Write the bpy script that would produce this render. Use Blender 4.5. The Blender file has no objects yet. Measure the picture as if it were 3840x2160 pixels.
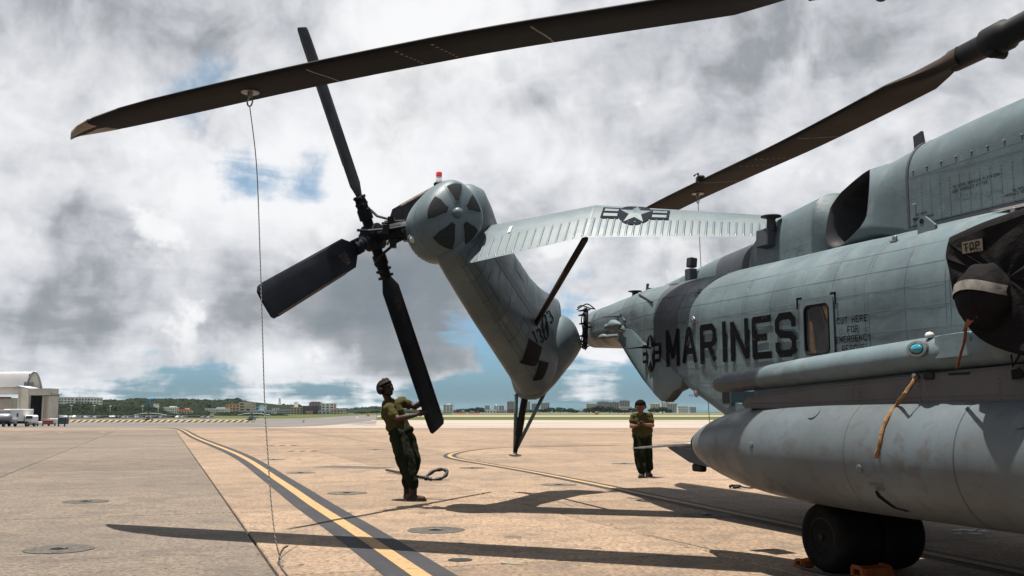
import bpy, bmesh, math, random
from mathutils import Vector, Matrix, noise
R = math.radians
rnd = random.Random(7)
sc = bpy.context.scene
col = sc.collection

# ------------------------------------------------------------------ camera
EYE = 1.30
PITCH = math.atan((1545 - 1080) / 3733.0)
cam_d = bpy.data.cameras.new('camera'); cam = bpy.data.objects.new('camera', cam_d); col.objects.link(cam)
cam_d.sensor_width = 36; cam_d.lens = 35.0; cam_d.clip_start = 0.05; cam_d.clip_end = 40000
cam.location = (0, 0, EYE); cam.rotation_euler = (math.pi / 2 + PITCH, 0, 0)
sc.camera = cam

# ------------------------------------------------------------------ light
SUN_D = Vector((0.155, -0.029, -1.0)).normalized()      # direction the light travels
sun_d = bpy.data.lights.new('sun', 'SUN'); sun = bpy.data.objects.new('sun', sun_d); col.objects.link(sun)
sun_d.energy = 5.0; sun_d.angle = R(0.5); sun_d.color = (1.0, 0.94, 0.86)
sun.rotation_euler = SUN_D.to_track_quat('-Z', 'Y').to_euler(); sun.location = (0, 0, 60)
sc.view_settings.view_transform = 'Standard'; sc.view_settings.look = 'None'
sc.view_settings.exposure = 1.30; sc.view_settings.gamma = 1.0
sc.render.engine = 'CYCLES'
sc.cycles.use_denoising = True
sc.cycles.max_bounces = 6; sc.cycles.diffuse_bounces = 3; sc.cycles.glossy_bounces = 3
sc.cycles.volume_bounces = 1; sc.cycles.transparent_max_bounces = 8
sc.cycles.sample_clamp_indirect = 6.0


class NG:
    """small helper for node graphs"""
    def __init__(s, tree):
        s.t = tree; s.n = tree.nodes; s.l = tree.links
    def _in(s, sock, v):
        if v is None: return
        if hasattr(v, 'is_output'): s.l.new(v, sock)
        else: sock.default_value = v
    def math(s, op, a, b=None, c=None, clamp=False):
        n = s.n.new('ShaderNodeMath'); n.operation = op; n.use_clamp = clamp
        s._in(n.inputs[0], a); s._in(n.inputs[1], b); s._in(n.inputs[2], c)
        return n.outputs[0]
    def vmath(s, op, a, b=None, out=0):
        n = s.n.new('ShaderNodeVectorMath'); n.operation = op
        s._in(n.inputs[0], a); s._in(n.inputs[1], b)
        return n.outputs[out]
    def scale(s, a, f):
        n = s.n.new('ShaderNodeVectorMath'); n.operation = 'SCALE'
        s._in(n.inputs[0], a); s._in(n.inputs['Scale'], f)
        return n.outputs[0]
    def comb(s, x, y, z):
        n = s.n.new('ShaderNodeCombineXYZ'); s._in(n.inputs[0], x); s._in(n.inputs[1], y); s._in(n.inputs[2], z)
        return n.outputs[0]
    def sep(s, v):
        n = s.n.new('ShaderNodeSeparateXYZ'); s._in(n.inputs[0], v); return n.outputs
    def noise(s, vec, scale, detail=4, rough=0.5, dist=0.0, out=0):
        n = s.n.new('ShaderNodeTexNoise'); s._in(n.inputs['Vector'], vec)
        n.inputs['Scale'].default_value = scale; n.inputs['Detail'].default_value = detail
        n.inputs['Roughness'].default_value = rough; n.inputs['Distortion'].default_value = dist
        return n.outputs[out]
    def step(s, v, a, b, lo=0.0, hi=1.0):
        n = s.n.new('ShaderNodeMapRange'); n.interpolation_type = 'SMOOTHSTEP'
        s._in(n.inputs[0], v); n.inputs[1].default_value = a; n.inputs[2].default_value = b
        n.inputs[3].default_value = lo; n.inputs[4].default_value = hi
        return n.outputs[0]
    def mix(s, f, a, b, mode='MIX'):
        n = s.n.new('ShaderNodeMix'); n.data_type = 'RGBA'; n.blend_type = mode
        s._in(n.inputs[0], f); s._in(n.inputs[6], a); s._in(n.inputs[7], b)
        return n.outputs[2]
    def fmix(s, f, a, b):
        n = s.n.new('ShaderNodeMix'); n.data_type = 'FLOAT'
        s._in(n.inputs[0], f); s._in(n.inputs[2], a); s._in(n.inputs[3], b)
        return n.outputs[0]


def build_world():
    w = bpy.data.worlds.new('World'); sc.world = w; w.use_nodes = True
    t = w.node_tree; t.nodes.clear(); g = NG(t)
    out = t.nodes.new('ShaderNodeOutputWorld'); bg = t.nodes.new('ShaderNodeBackground')
    t.links.new(bg.outputs[0], out.inputs[0])
    sky = t.nodes.new('ShaderNodeTexSky'); sky.sky_type = 'NISHITA'; sky.sun_disc = False
    to_sun = -SUN_D
    sky.sun_elevation = math.asin(to_sun.z); sky.sun_rotation = math.atan2(to_sun.x, to_sun.y)
    sky.air_density = 1.2; sky.dust_density = 1.6; sky.ozone_density = 1.5
    tc = t.nodes.new('ShaderNodeTexCoord')
    d = g.vmath('NORMALIZE', tc.outputs['Generated'])
    x, y, z = g.sep(d)
    zc = g.math('MAXIMUM', z, 0.0)
    # a cloud deck seen in perspective
    den = g.math('ADD', zc, 0.16)
    p = g.comb(g.math('DIVIDE', x, den), g.math('DIVIDE', y, den), g.math('MULTIPLY', zc, 1.5))
    warp = g.scale(g.noise(p, 1.3, 3, 0.5, out=1), 0.55)
    pw = g.vmath('ADD', p, warp)
    big = g.noise(pw, 0.95, 9, 0.56)
    fine = g.noise(d, 9.0, 9, 0.62, 0.5)
    dw = g.vmath('ADD', d, g.scale(g.noise(d, 6.0, 4, 0.55, out=1), 0.10))
    def billow(v):                      # lumpy, crisp on the outside
        n1 = g.noise(v, 3.4, 10, 0.53); n2 = g.noise(g.vmath('ADD', v, (3.1, 1.7, 5.2)), 9.0, 6, 0.55)
        return g.math('ADD', n1, g.math('MULTIPLY', g.math('ABSOLUTE', g.math('SUBTRACT', n2, 0.5)), 0.22))
    puff = billow(dw)
    lit = g.math('SUBTRACT', puff, billow(g.vmath('ADD', dw, (-0.012, 0.004, 0.030))))   # sun from above
    def lobe(az, el, k, amp):
        v = (math.sin(R(az)) * math.cos(R(el)), math.cos(R(az)) * math.cos(R(el)), math.sin(R(el)))
        dt = g.vmath('DOT_PRODUCT', d, v, out=1)
        return g.math('MULTIPLY', g.math('EXPONENT', g.math('MULTIPLY', g.math('SUBTRACT', dt, 1.0), k)), amp)
    def add(*a):
        r = a[0]
        for b in a[1:]: r = g.math('ADD', r, b)
        return r
    # coverage: broken near the horizon, nearly closed higher up
    lowgap = g.step(zc, 0.010, 0.075, -0.05, 0.19)
    # the sun stands in a wide gap overhead
    cov = add(g.step(z, 0.42, 0.75, 0.0, -0.24), big, g.math('MULTIPLY', g.math('SUBTRACT', puff, 0.53), 0.95), g.math('MULTIPLY', g.math('SUBTRACT', fine, 0.5), 0.32), lowgap,
              lobe(-17.5, 18.6, 700, -0.07), lobe(-12, 17.5, 900, -0.02), lobe(4, 6.6, 900, -0.22), lobe(-21, 10.5, 900, -0.10),
              lobe(9, 2.4, 300, -0.26), lobe(-1, 2.2, 500, -0.20), lobe(1, 3.8, 900, -0.12), lobe(-14, 3.8, 150, 0.04), lobe(-24, 4.0, 150, 0.04), lobe(-6, 4.8, 300, 0.08), lobe(13, 15, 40, 0.2), lobe(5, 5.0, 900, 0.22))
    cover = g.step(cov, 0.43, 0.55)
    # how bright the cloud is seen from underneath
    shade = add(g.math('MULTIPLY', g.math('SUBTRACT', big, 0.5), -1.15), g.math('MULTIPLY', g.math('SUBTRACT', puff, 0.53), 1.2), g.math('MULTIPLY', lit, 1.9),
                g.math('MULTIPLY', g.math('SUBTRACT', fine, 0.5), 0.35), 0.84,
                lobe(-24, 19, 60, -0.04), lobe(-16, 15, 300, 0.10), lobe(-6, 15, 60, 0.05), lobe(-3, 12, 300, 0.08), lobe(-21, 9, 300, 0.10), lobe(-13, 10, 300, 0.10), lobe(-16, 20, 300, -0.10),
                lobe(17, 14, 14, -0.15), lobe(-15, 5.4, 500, -0.40), lobe(-9, 5.4, 500, -0.44), lobe(-12, 6.6, 300, -0.14), lobe(-21, 5.6, 260, -0.44), lobe(-26, 5.4, 300, -0.3),
                lobe(-3.5, 6.6, 300, -0.40), lobe(-7, 8.5, 300, -0.16), lobe(-1, 10.5, 260, -0.12), lobe(8, 11, 120, -0.20), lobe(2.5, 12.3, 700, 0.22), lobe(5, 5.0, 900, 0.3),
                lobe(-12, 3.6, 300, 0.20), lobe(-24, 10, 120, 0.12))
    sh = g.step(shade, -0.05, 1.05)
    ramp = t.nodes.new('ShaderNodeValToRGB'); t.links.new(sh, ramp.inputs[0])
    e = ramp.color_ramp.elements
    e[0].position = 0.0; e[0].color = (2.0, 2.3, 2.6, 1)
    e[1].position = 1.0; e[1].color = (8.5, 8.55, 8.75, 1)
    k = e.new(0.35); k.color = (3.1, 3.3, 3.55, 1)
    k = e.new(0.62); k.color = (5.5, 5.65, 6.0, 1)
    tint = g.mix(g.step(zc, 0.02, 0.30), (0.54, 0.93, 1.46, 1), (1.10, 1.10, 1.0, 1))
    clear = g.mix(1.0, sky.outputs[0], tint, 'MULTIPLY')
    colr = g.mix(cover, clear, ramp.outputs[0])
    # nearer cumulus heads with crisp sunlit edges
    heads = add(puff, g.math('MULTIPLY', g.math('SUBTRACT', fine, 0.5), 0.35), lobe(-20.5, 9.6, 1500, 0.16), lobe(-17, 13.2, 700, 0.15), lobe(-9, 18, 260, 0.13), lobe(2, 10, 700, 0.15), lobe(-2.5, 5.2, 1500, 0.15),
                lobe(-24, 14, 500, 0.12), lobe(-12, 9.3, 900, 0.13), lobe(11, 8, 700, 0.10), lobe(-18, 3.3, 2500, 0.12), lobe(7, 18, 300, 0.10), lobe(-11, 3.4, 2500, 0.12), lobe(5.5, 4.6, 1500, 0.16))
    hcov = g.math('MULTIPLY', g.step(heads, 0.635, 0.685), 0.92)
    hsh = g.step(add(g.math('MULTIPLY', lit, 4.0), g.math('MULTIPLY', g.math('SUBTRACT', fine, 0.5), 0.5), 0.80, lobe(11, 9, 100, -0.2)), 0.1, 1.05)
    ramp2 = t.nodes.new('ShaderNodeValToRGB'); t.links.new(hsh, ramp2.inputs[0]); e2 = ramp2.color_ramp.elements
    e2[0].color = (3.2, 3.4, 3.7, 1); e2[1].color = (8.7, 8.7, 8.8, 1)
    colr = g.mix(hcov, colr, ramp2.outputs[0])
    colr = g.mix(1.0, colr, (0.885, 0.885, 0.885, 1), 'MULTIPLY')
    t.links.new(colr, bg.inputs[0]); bg.inputs[1].default_value = 0.05
build_world()
sc.world.cycles.sampling_method = 'MANUAL'; sc.world.cycles.sample_map_resolution = 512

# ------------------------------------------------------------------ places
_cp, _sp = math.cos(PITCH), math.sin(PITCH)
EYEV = Vector((0, 0, EYE))
def ray(x, y):
    a = (x - 1920) / 3733.0; b = -(y - 1080) / 3733.0
    return Vector((a, _cp - b * _sp, _sp + b * _cp))
def at(x, y, Y):                      # the point seen at photo pixel (x, y), Y metres in front
    r = ray(x, y); return EYEV + r * (Y / r.y)
def gr(x, y, z=0.0):                  # the point of the ground seen there
    r = ray(x, y); return EYEV + r * ((z - EYE) / r.z)
AZ = R(-21.476)
AFT = Vector((math.sin(AZ), math.cos(AZ), 0)); PORT = Vector((math.cos(AZ), -math.sin(AZ), 0)); UP = Vector((0, 0, 1))
def W(a, l, z): return AFT * a + PORT * l + UP * z     # helicopter station a, sideways l, height z
def latp(x, y, l):
    r = ray(x, y); p = EYEV + r * (l / r.dot(PORT)); return p.dot(AFT), p.z
def atl(x, y, l):
    a, z = latp(x, y, l); return W(a, l, z)

# ------------------------------------------------------------------ objects
ORG = {}
def tag(o, label=None, cat=None, group=None, kind=None):
    if label: o['label'] = label
    if cat: o['category'] = cat
    if group: o['group'] = group
    if kind: o['kind'] = kind
    return o
def thing(name, label, cat, loc=(0, 0, 0), group=None, rz=0.0):
    o = bpy.data.objects.new(name, None); col.objects.link(o); o.empty_display_size = 0.2
    o.location = loc; o.rotation_euler = (0, 0, rz); ORG[o.name] = Vector(loc)
    return tag(o, label, cat, group)

class MB:
    def __init__(s): s.v = []; s.f = []; s.mi = []; s.m = 0
    def add(s, vs, fs):
        b = len(s.v); s.v += [Vector(q) for q in vs]; s.f += [tuple(i + b for i in f) for f in fs]; s.mi += [s.m] * len(fs); return s
    def box(s, c, size, M=None):
        c = Vector(c); hx, hy, hz = [q / 2 for q in size]
        vs = [Vector((i * hx, j * hy, k * hz)) for i in (-1, 1) for j in (-1, 1) for k in (-1, 1)]
        if M is not None: vs = [M @ q for q in vs]
        return s.add([c + q for q in vs], [(0, 1, 3, 2), (4, 6, 7, 5), (0, 4, 5, 1), (2, 3, 7, 6), (0, 2, 6, 4), (1, 5, 7, 3)])
    def bbox(s, c, size, b=0.02, M=None):
        """box with bevelled edges"""
        c = Vector(c); h = [q / 2 for q in size]; b = min(b, *(q * 0.45 for q in h))
        vs = []; idx = {}
        for i in (-1, 1):
            for j in (-1, 1):
                for k in (-1, 1):
                    for ax in range(3):
                        q = [i * h[0], j * h[1], k * h[2]]
                        for a2 in range(3):
                            if a2 != ax: q[a2] -= (i, j, k)[a2] * b
                        idx[(i, j, k, ax)] = len(vs); q = Vector(q); vs.append(c + (M @ q if M is not None else q))
        fs = []
        sg = (-1, 1)
        for ax in range(3):
            o1, o2 = (ax + 1) % 3, (ax + 2) % 3
            for sgn in sg:
                quad = []
                for p_, q_ in ((-1, -1), (1, -1), (1, 1), (-1, 1)):
                    t = [0, 0, 0]; t[ax] = sgn; t[o1] = p_; t[o2] = q_; quad.append(idx[(*t, ax)])
                fs.append(tuple(quad) if sgn > 0 else tuple(reversed(quad)))
            for p_ in sg:
                for q_ in sg:
                    t0 = [0, 0, 0]; t1 = [0, 0, 0]
                    t0[o1] = t1[o1] = p_; t0[o2] = t1[o2] = q_; t0[ax] = -1; t1[ax] = 1
                    e = (idx[(*t0, o1)], idx[(*t1, o1)], idx[(*t1, o2)], idx[(*t0, o2)])
                    fs.append(e if p_ * q_ > 0 else tuple(reversed(e)))
        for i in sg:
            for j in sg:
                for k in sg:
                    e = (idx[(i, j, k, 0)], idx[(i, j, k, 1)], idx[(i, j, k, 2)])
                    fs.append(e if i * j * k > 0 else tuple(reversed(e)))
        return s.add(vs, fs)
    def loft(s, rings, closed=True, cap0=True, cap1=True):
        n = len(rings[0]); vs = [q for r_ in rings for q in r_]; fs = []
        for i in range(len(rings) - 1):
            for j in range(n if closed else n - 1):
                k = (j + 1) % n
                fs.append((i * n + j, i * n + k, (i + 1) * n + k, (i + 1) * n + j))
        if cap0: fs.append(tuple(reversed(range(n))))
        if cap1: fs.append(tuple((len(rings) - 1) * n + j for j in range(n)))
        return s.add(vs, fs)
    def tube(s, path, rad, n=10, caps=True, flat=None):
        path = [Vector(q) for q in path]; rings = []
        if not hasattr(rad, '__len__'): rad = [rad] * len(path)
        up = None
        for i, q in enumerate(path):
            t = (path[min(i + 1, len(path) - 1)] - path[max(i - 1, 0)]).normalized()
            if up is None:
                up = Vector((0, 0, 1)) if abs(t.z) < 0.9 else Vector((1, 0, 0))
                if flat is not None: up = Vector(flat[0])
            e1 = t.cross(up).normalized(); e2 = e1.cross(t).normalized(); up = e2
            fy = flat[1] if flat is not None else 1.0
            rings.append([q + (e1 * math.cos(2 * math.pi * j / n) + e2 * math.sin(2 * math.pi * j / n) * fy) * rad[i] for j in range(n)])
        return s.loft(rings, True, caps, caps)
    def lathe(s, o, axis, prof, n=24, e1=None):
        """prof: list of (t along axis, radius)"""
        o = Vector(o); axis = Vector(axis).normalized()
        if e1 is None: e1 = axis.cross(Vector((0, 0, 1)) if abs(axis.z) < 0.9 else Vector((1, 0, 0)))
        e1 = Vector(e1).normalized(); e2 = axis.cross(e1).normalized()
        rings = [[o + axis * t + (e1 * math.cos(2 * math.pi * j / n) + e2 * math.sin(2 * math.pi * j / n)) * max(r_, 1e-4) for j in range(n)] for t, r_ in prof]
        return s.loft(rings, True, True, True)
    def prism(s, poly, ext):
        """planar polygon pushed along ext"""
        n = len(poly); ext = Vector(ext); poly = [Vector(q) for q in poly]
        fs = [tuple(range(n)), tuple(reversed(range(n, 2 * n)))]
        fs += [(i, i + n, (i + 1) % n + n, (i + 1) % n) for i in range(n)]
        return s.add(poly + [q + ext for q in poly], fs)
    def ico(s, c, r_, jit=0.0, sq=(1, 1, 1), seed=0, sub=1):
        vs, fs = ICO[sub]; rr = random.Random(seed); c = Vector(c)
        return s.add([c + Vector((q.x * sq[0], q.y * sq[1], q.z * sq[2])) * r_ * (1 + jit * (rr.random() - 0.5) * 2) for q in vs], fs)
    def build(s, name, mat, parent=None, smooth=False, kind=None, auto=None):
        me = bpy.data.meshes.new(name)
        off = Vector((0, 0, 0)); p = parent
        while p is not None:
            off += p.location; p = p.parent
        me.from_pydata([tuple(q - off) for q in s.v], [], s.f)
        mats = mat if isinstance(mat, (list, tuple)) else [mat]
        for m in mats: me.materials.append(m)
        if len(mats) > 1: me.polygons.foreach_set('material_index', s.mi)
        bm = bmesh.new(); bm.from_mesh(me); bmesh.ops.recalc_face_normals(bm, faces=bm.faces); bm.to_mesh(me); bm.free()
        if smooth or auto is not None:
            me.polygons.foreach_set('use_smooth', [True] * len(me.polygons))
            if auto is not None: me.set_sharp_from_angle(angle=R(auto))
        me.update()
        o = bpy.data.objects.new(name, me); col.objects.link(o); o.parent = parent
        if kind: o['kind'] = kind
        return o
def _icos():
    out = {}
    for k in (1, 2, 3):
        bm = bmesh.new(); bmesh.ops.create_icosphere(bm, subdivisions=k, radius=1.0)
        bm.verts.ensure_lookup_table()
        out[k] = ([v.co.copy() for v in bm.verts], [tuple(v.index for v in f.verts) for f in bm.faces]); bm.free()
    return out
ICO = _icos()
def dup(o, parent=None):
    c = o.copy(); col.objects.link(c); c.parent = parent
    for ch in list(o.children): dup(ch, c)
    return c

# ------------------------------------------------------------------ materials
M = {}
ALB = 0.655
def mat(name, base, rough=0.6, metal=0.0, var=None, bump=None, spec=0.22, coord='Object', streak=None, coat=0.0, rvar=0.0):
    """var: (scale, second colour, lo, hi[, detail]); bump: (scale, strength, distance); streak: (colour, amount)"""
    base = tuple(c * ALB for c in base)
    if var: var = [(q[0], tuple(c * ALB for c in q[1]), q[2], q[3]) for q in (var if isinstance(var, list) else [var])]
    if streak: streak = (tuple(c * ALB for c in streak[0]), streak[1])
    m = bpy.data.materials.new(name); m.use_nodes = True; t = m.node_tree; g = NG(t)
    b = t.nodes['Principled BSDF']
    b.inputs['Base Color'].default_value = (*base, 1); b.inputs['Roughness'].default_value = rough
    b.inputs['Metallic'].default_value = metal; b.inputs['Specular IOR Level'].default_value = spec
    b.inputs['Coat Weight'].default_value = coat
    c = None; tc = t.nodes.new('ShaderNodeTexCoord'); v = tc.outputs[coord]
    cur = (*base, 1)
    if var:
        for (s_, c2, lo, hi) in (var if isinstance(var, list) else [var]):
            f = g.step(g.noise(v, s_, 7, 0.6, 0.3), lo, hi); cur = g.mix(f, cur, (*c2, 1))
    if streak:
        sx, sy, sz = g.sep(v)
        vv = g.comb(g.math('MULTIPLY', sx, 9.0), g.math('MULTIPLY', sy, 9.0), g.math('MULTIPLY', sz, 0.8))
        f = g.math('MULTIPLY', g.step(g.noise(vv, 1.6, 5, 0.6), 0.5, 0.75), streak[1]); cur = g.mix(f, cur, (*streak[0], 1))
    if not isinstance(cur, tuple): t.links.new(cur, b.inputs['Base Color'])
    if rvar:
        t.links.new(g.step(g.noise(v, 3.0, 6, 0.6), 0.3, 0.7, rough - rvar, rough + rvar), b.inputs['Roughness'])
    if bump:
        for i, bb in enumerate(bump if isinstance(bump, list) else [bump]):
            n = t.nodes.new('ShaderNodeBump'); n.inputs['Strength'].default_value = bb[1]; n.inputs['Distance'].default_value = bb[2]
            t.links.new(g.noise(v, bb[0], 6, 0.6), n.inputs['Height'])
            if i: t.links.new(prev, n.inputs['Normal'])
            prev = n.outputs[0]
        t.links.new(prev, b.inputs['Normal'])
    M[name] = m
    return m

mat('paint_grey', (0.113, 0.159, 0.176), 0.50, 0.0, [(0.9, (0.078, 0.111, 0.125), 0.36, 0.62), (3.1, (0.130, 0.169, 0.181), 0.55, 0.68), (7.0, (0.098, 0.130, 0.142), 0.5, 0.75), (22.0, (0.075, 0.085, 0.088), 0.66, 0.78)],
    [(2.2, 0.35, 0.03), (40, 0.06, 0.004)], 0.32, streak=((0.095, 0.10, 0.10), 0.5), rvar=0.1)
mat('paint_dark', (0.045, 0.055, 0.068), 0.5, 0.0, [(2.0, (0.06, 0.07, 0.083), 0.4, 0.7)], [(2.2, 0.3, 0.03), (40, 0.06, 0.004)], 0.32, rvar=0.08)
mat('rivet_grey', (0.09, 0.12, 0.131), 0.5)
mat('paint_tank', (0.105, 0.130, 0.147), 0.44, 0.0, [(1.6, (0.085, 0.098, 0.102), 0.35, 0.7), (6.0, (0.082, 0.088, 0.09), 0.52, 0.68), (30.0, (0.045, 0.045, 0.045), 0.68, 0.74)],
    [(3.0, 0.2, 0.012), (60, 0.04, 0.003)], 0.3, streak=((0.07, 0.072, 0.075), 0.25), rvar=0.1)
mat('paint_stab', (0.108, 0.148, 0.167), 0.45, 0.0, [(2.0, (0.098, 0.135, 0.145), 0.35, 0.7), (14.0, (0.085, 0.115, 0.124), 0.6, 0.8)], (3.0, 0.15, 0.01), 0.25, streak=((0.075, 0.09, 0.095), 0.5), rvar=0.08)
mat('paint_beam', (0.085, 0.08, 0.08), 0.6, 0.0, [(3.0, (0.065, 0.06, 0.06), 0.35, 0.7), (25.0, (0.04, 0.037, 0.037), 0.62, 0.75)], (20, 0.1, 0.004), 0.25)
mat('blade_black', (0.026, 0.025, 0.027), 0.75, 0.0, [(1.2, (0.034, 0.031, 0.03), 0.4, 0.7), (9.0, (0.042, 0.036, 0.033), 0.6, 0.8)], (12, 0.08, 0.004), 0.08)
mat('blade_brown', (0.042, 0.033, 0.028), 0.75, 0.0, [(0.9, (0.062, 0.046, 0.038), 0.4, 0.7), (8.0, (0.024, 0.02, 0.018), 0.6, 0.8)], (12, 0.08, 0.004), 0.08)
mat('blade_tip', (0.27, 0.20, 0.12), 0.4, 0.3, (6.0, (0.16, 0.11, 0.07), 0.4, 0.7))
mat('rotor_black', (0.008, 0.010, 0.015), 0.6, 0.0, [(2.5, (0.012, 0.015, 0.021), 0.4, 0.7), (18.0, (0.03, 0.026, 0.023), 0.70, 0.85)], (15, 0.06, 0.004), 0.08, rvar=0.1)
mat('blade_edge', (0.13, 0.10, 0.085), 0.6, 0.0, (7.0, (0.07, 0.058, 0.05), 0.4, 0.65))
mat('black_metal', (0.008, 0.008, 0.009), 0.55, 0.0, (8.0, (0.02, 0.018, 0.016), 0.6, 0.8), None, 0.15)
mat('black_void', (0.006, 0.006, 0.007), 0.8)
mat('dark_antenna', (0.026, 0.028, 0.032), 0.6, 0.0, (6.0, (0.04, 0.04, 0.044), 0.4, 0.7), None, 0.25)
mat('box_grey', (0.055, 0.065, 0.078), 0.55, 0.0, (3.0, (0.065, 0.075, 0.088), 0.4, 0.7), None, 0.3)
mat('steel', (0.34, 0.35, 0.36), 0.35, 0.8, (9.0, (0.2, 0.2, 0.2), 0.45, 0.7))
mat('print_black', (0.006, 0.006, 0.007), 0.8, 0.0, (16.0, (0.05, 0.058, 0.062), 0.60, 0.72), None, 0.05)
mat('print_navy', (0.010, 0.014, 0.021), 0.8, 0.0, (16.0, (0.03, 0.035, 0.04), 0.64, 0.8), None, 0.05)
mat('print_dim', (0.07, 0.08, 0.085), 0.5)
mat('print_pale', (0.30, 0.35, 0.36), 0.45)
mat('print_tan', (0.12, 0.10, 0.075), 0.9)
mat('stencil_tan', (0.10, 0.078, 0.05), 0.6)
mat('chalk', (0.30, 0.28, 0.25), 0.7, 0.0, (30.0, (0.1, 0.09, 0.08), 0.5, 0.7))
mat('tyre', (0.006, 0.006, 0.006), 0.8, 0.0, (6.0, (0.014, 0.013, 0.012), 0.45, 0.7), (25, 0.2, 0.004), 0.08)
mat('chock_orange', (0.24, 0.062, 0.010), 0.7, 0.0, (9.0, (0.17, 0.04, 0.01), 0.45, 0.7))
mat('strap_tan', (0.26, 0.145, 0.065), 0.85, 0.0, (22.0, (0.15, 0.08, 0.036), 0.4, 0.65), (60, 0.3, 0.004))
mat('strap_rust', (0.23, 0.085, 0.03), 0.85, 0.0, (30.0, (0.15, 0.05, 0.02), 0.4, 0.65))
mat('cover_black', (0.012, 0.0115, 0.012), 0.85, 0.0, (3.0, (0.02, 0.018, 0.018), 0.4, 0.7), [(5.0, 0.7, 0.04), (16, 0.5, 0.02), (70, 0.15, 0.003)], 0.03)
mat('cover_grey', (0.20, 0.18, 0.155), 0.7, 0.0, (14.0, (0.11, 0.10, 0.09), 0.4, 0.65), (14, 0.5, 0.01))
mat('rope', (0.34, 0.31, 0.27), 0.9); mat('rope_dark', (0.06, 0.055, 0.05), 0.9)
mat('shirt_olive', (0.070, 0.060, 0.023), 0.95, 0.0, (3.0, (0.060, 0.052, 0.020), 0.4, 0.65), (9, 0.6, 0.03), 0.05)
mat('trouser_green', (0.015, 0.019, 0.010), 0.95, 0.0, (6.0, (0.010, 0.013, 0.007), 0.4, 0.65), (8, 0.7, 0.03), 0.05)
mat('skin_dark', (0.045, 0.020, 0.011), 0.5, 0.0, (12.0, (0.042, 0.02, 0.012), 0.4, 0.65))
mat('skin_tan', (0.165, 0.066, 0.034), 0.5, 0.0, (12.0, (0.16, 0.065, 0.034), 0.4, 0.65))
mat('boot_brown', (0.038, 0.021, 0.011), 0.7, 0.0, (14.0, (0.03, 0.018, 0.011), 0.4, 0.65)); mat('sole', (0.055, 0.028, 0.014), 0.8)
mat('helmet_black', (0.008, 0.008, 0.008), 0.7, 0.0, (9.0, (0.018, 0.015, 0.012), 0.5, 0.7), None, 0.06); mat('hair_black', (0.006, 0.005, 0.005), 0.8, 0.0, None, (60, 0.8, 0.01), 0.04)
mat('helmet_shell', (0.03, 0.022, 0.014), 0.7, 0, None, None, 0.06); mat('pale_plastic', (0.55, 0.55, 0.55), 0.4)
mat('eye_white', (0.5, 0.47, 0.43), 0.3); mat('lip', (0.09, 0.035, 0.028), 0.5); mat('phone_black', (0.01, 0.01, 0.012), 0.15)
mat('hose_black', (0.012, 0.013, 0.015), 0.5, 0.0, (9.0, (0.028, 0.028, 0.03), 0.5, 0.7))

def glassy(name, colr, alpha=0.5, rough=0.05, emit=None):
    m = bpy.data.materials.new(name); m.use_nodes = True; b = m.node_tree.nodes['Principled BSDF']
    b.inputs['Base Color'].default_value = (*colr, 1); b.inputs['Roughness'].default_value = rough
    b.inputs['Alpha'].default_value = alpha; b.inputs['Specular IOR Level'].default_value = 0.7
    M[name] = m; return m
glassy('window_glass', (0.05, 0.05, 0.05), 0.12, 0.03)
glassy('red_lens', (0.65, 0.01, 0.006), 0.9, 0.1); glassy('clear_lens', (0.75, 0.75, 0.72), 0.4, 0.05); glassy('blue_lens', (0.01, 0.16, 0.22), 0.95, 0.05)
mat('amber_lining', (0.75, 0.36, 0.06), 0.8, 0.0, (5.0, (0.3, 0.15, 0.05), 0.4, 0.7))
mat('cabin_brown', (0.05, 0.035, 0.022), 0.8, 0.0, (5.0, (0.02, 0.015, 0.01), 0.4, 0.7))
mat('duct_metal', (0.035, 0.036, 0.038), 0.6, 0.0, (3.0, (0.02, 0.021, 0.022), 0.35, 0.7), None, 0.1)

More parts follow.
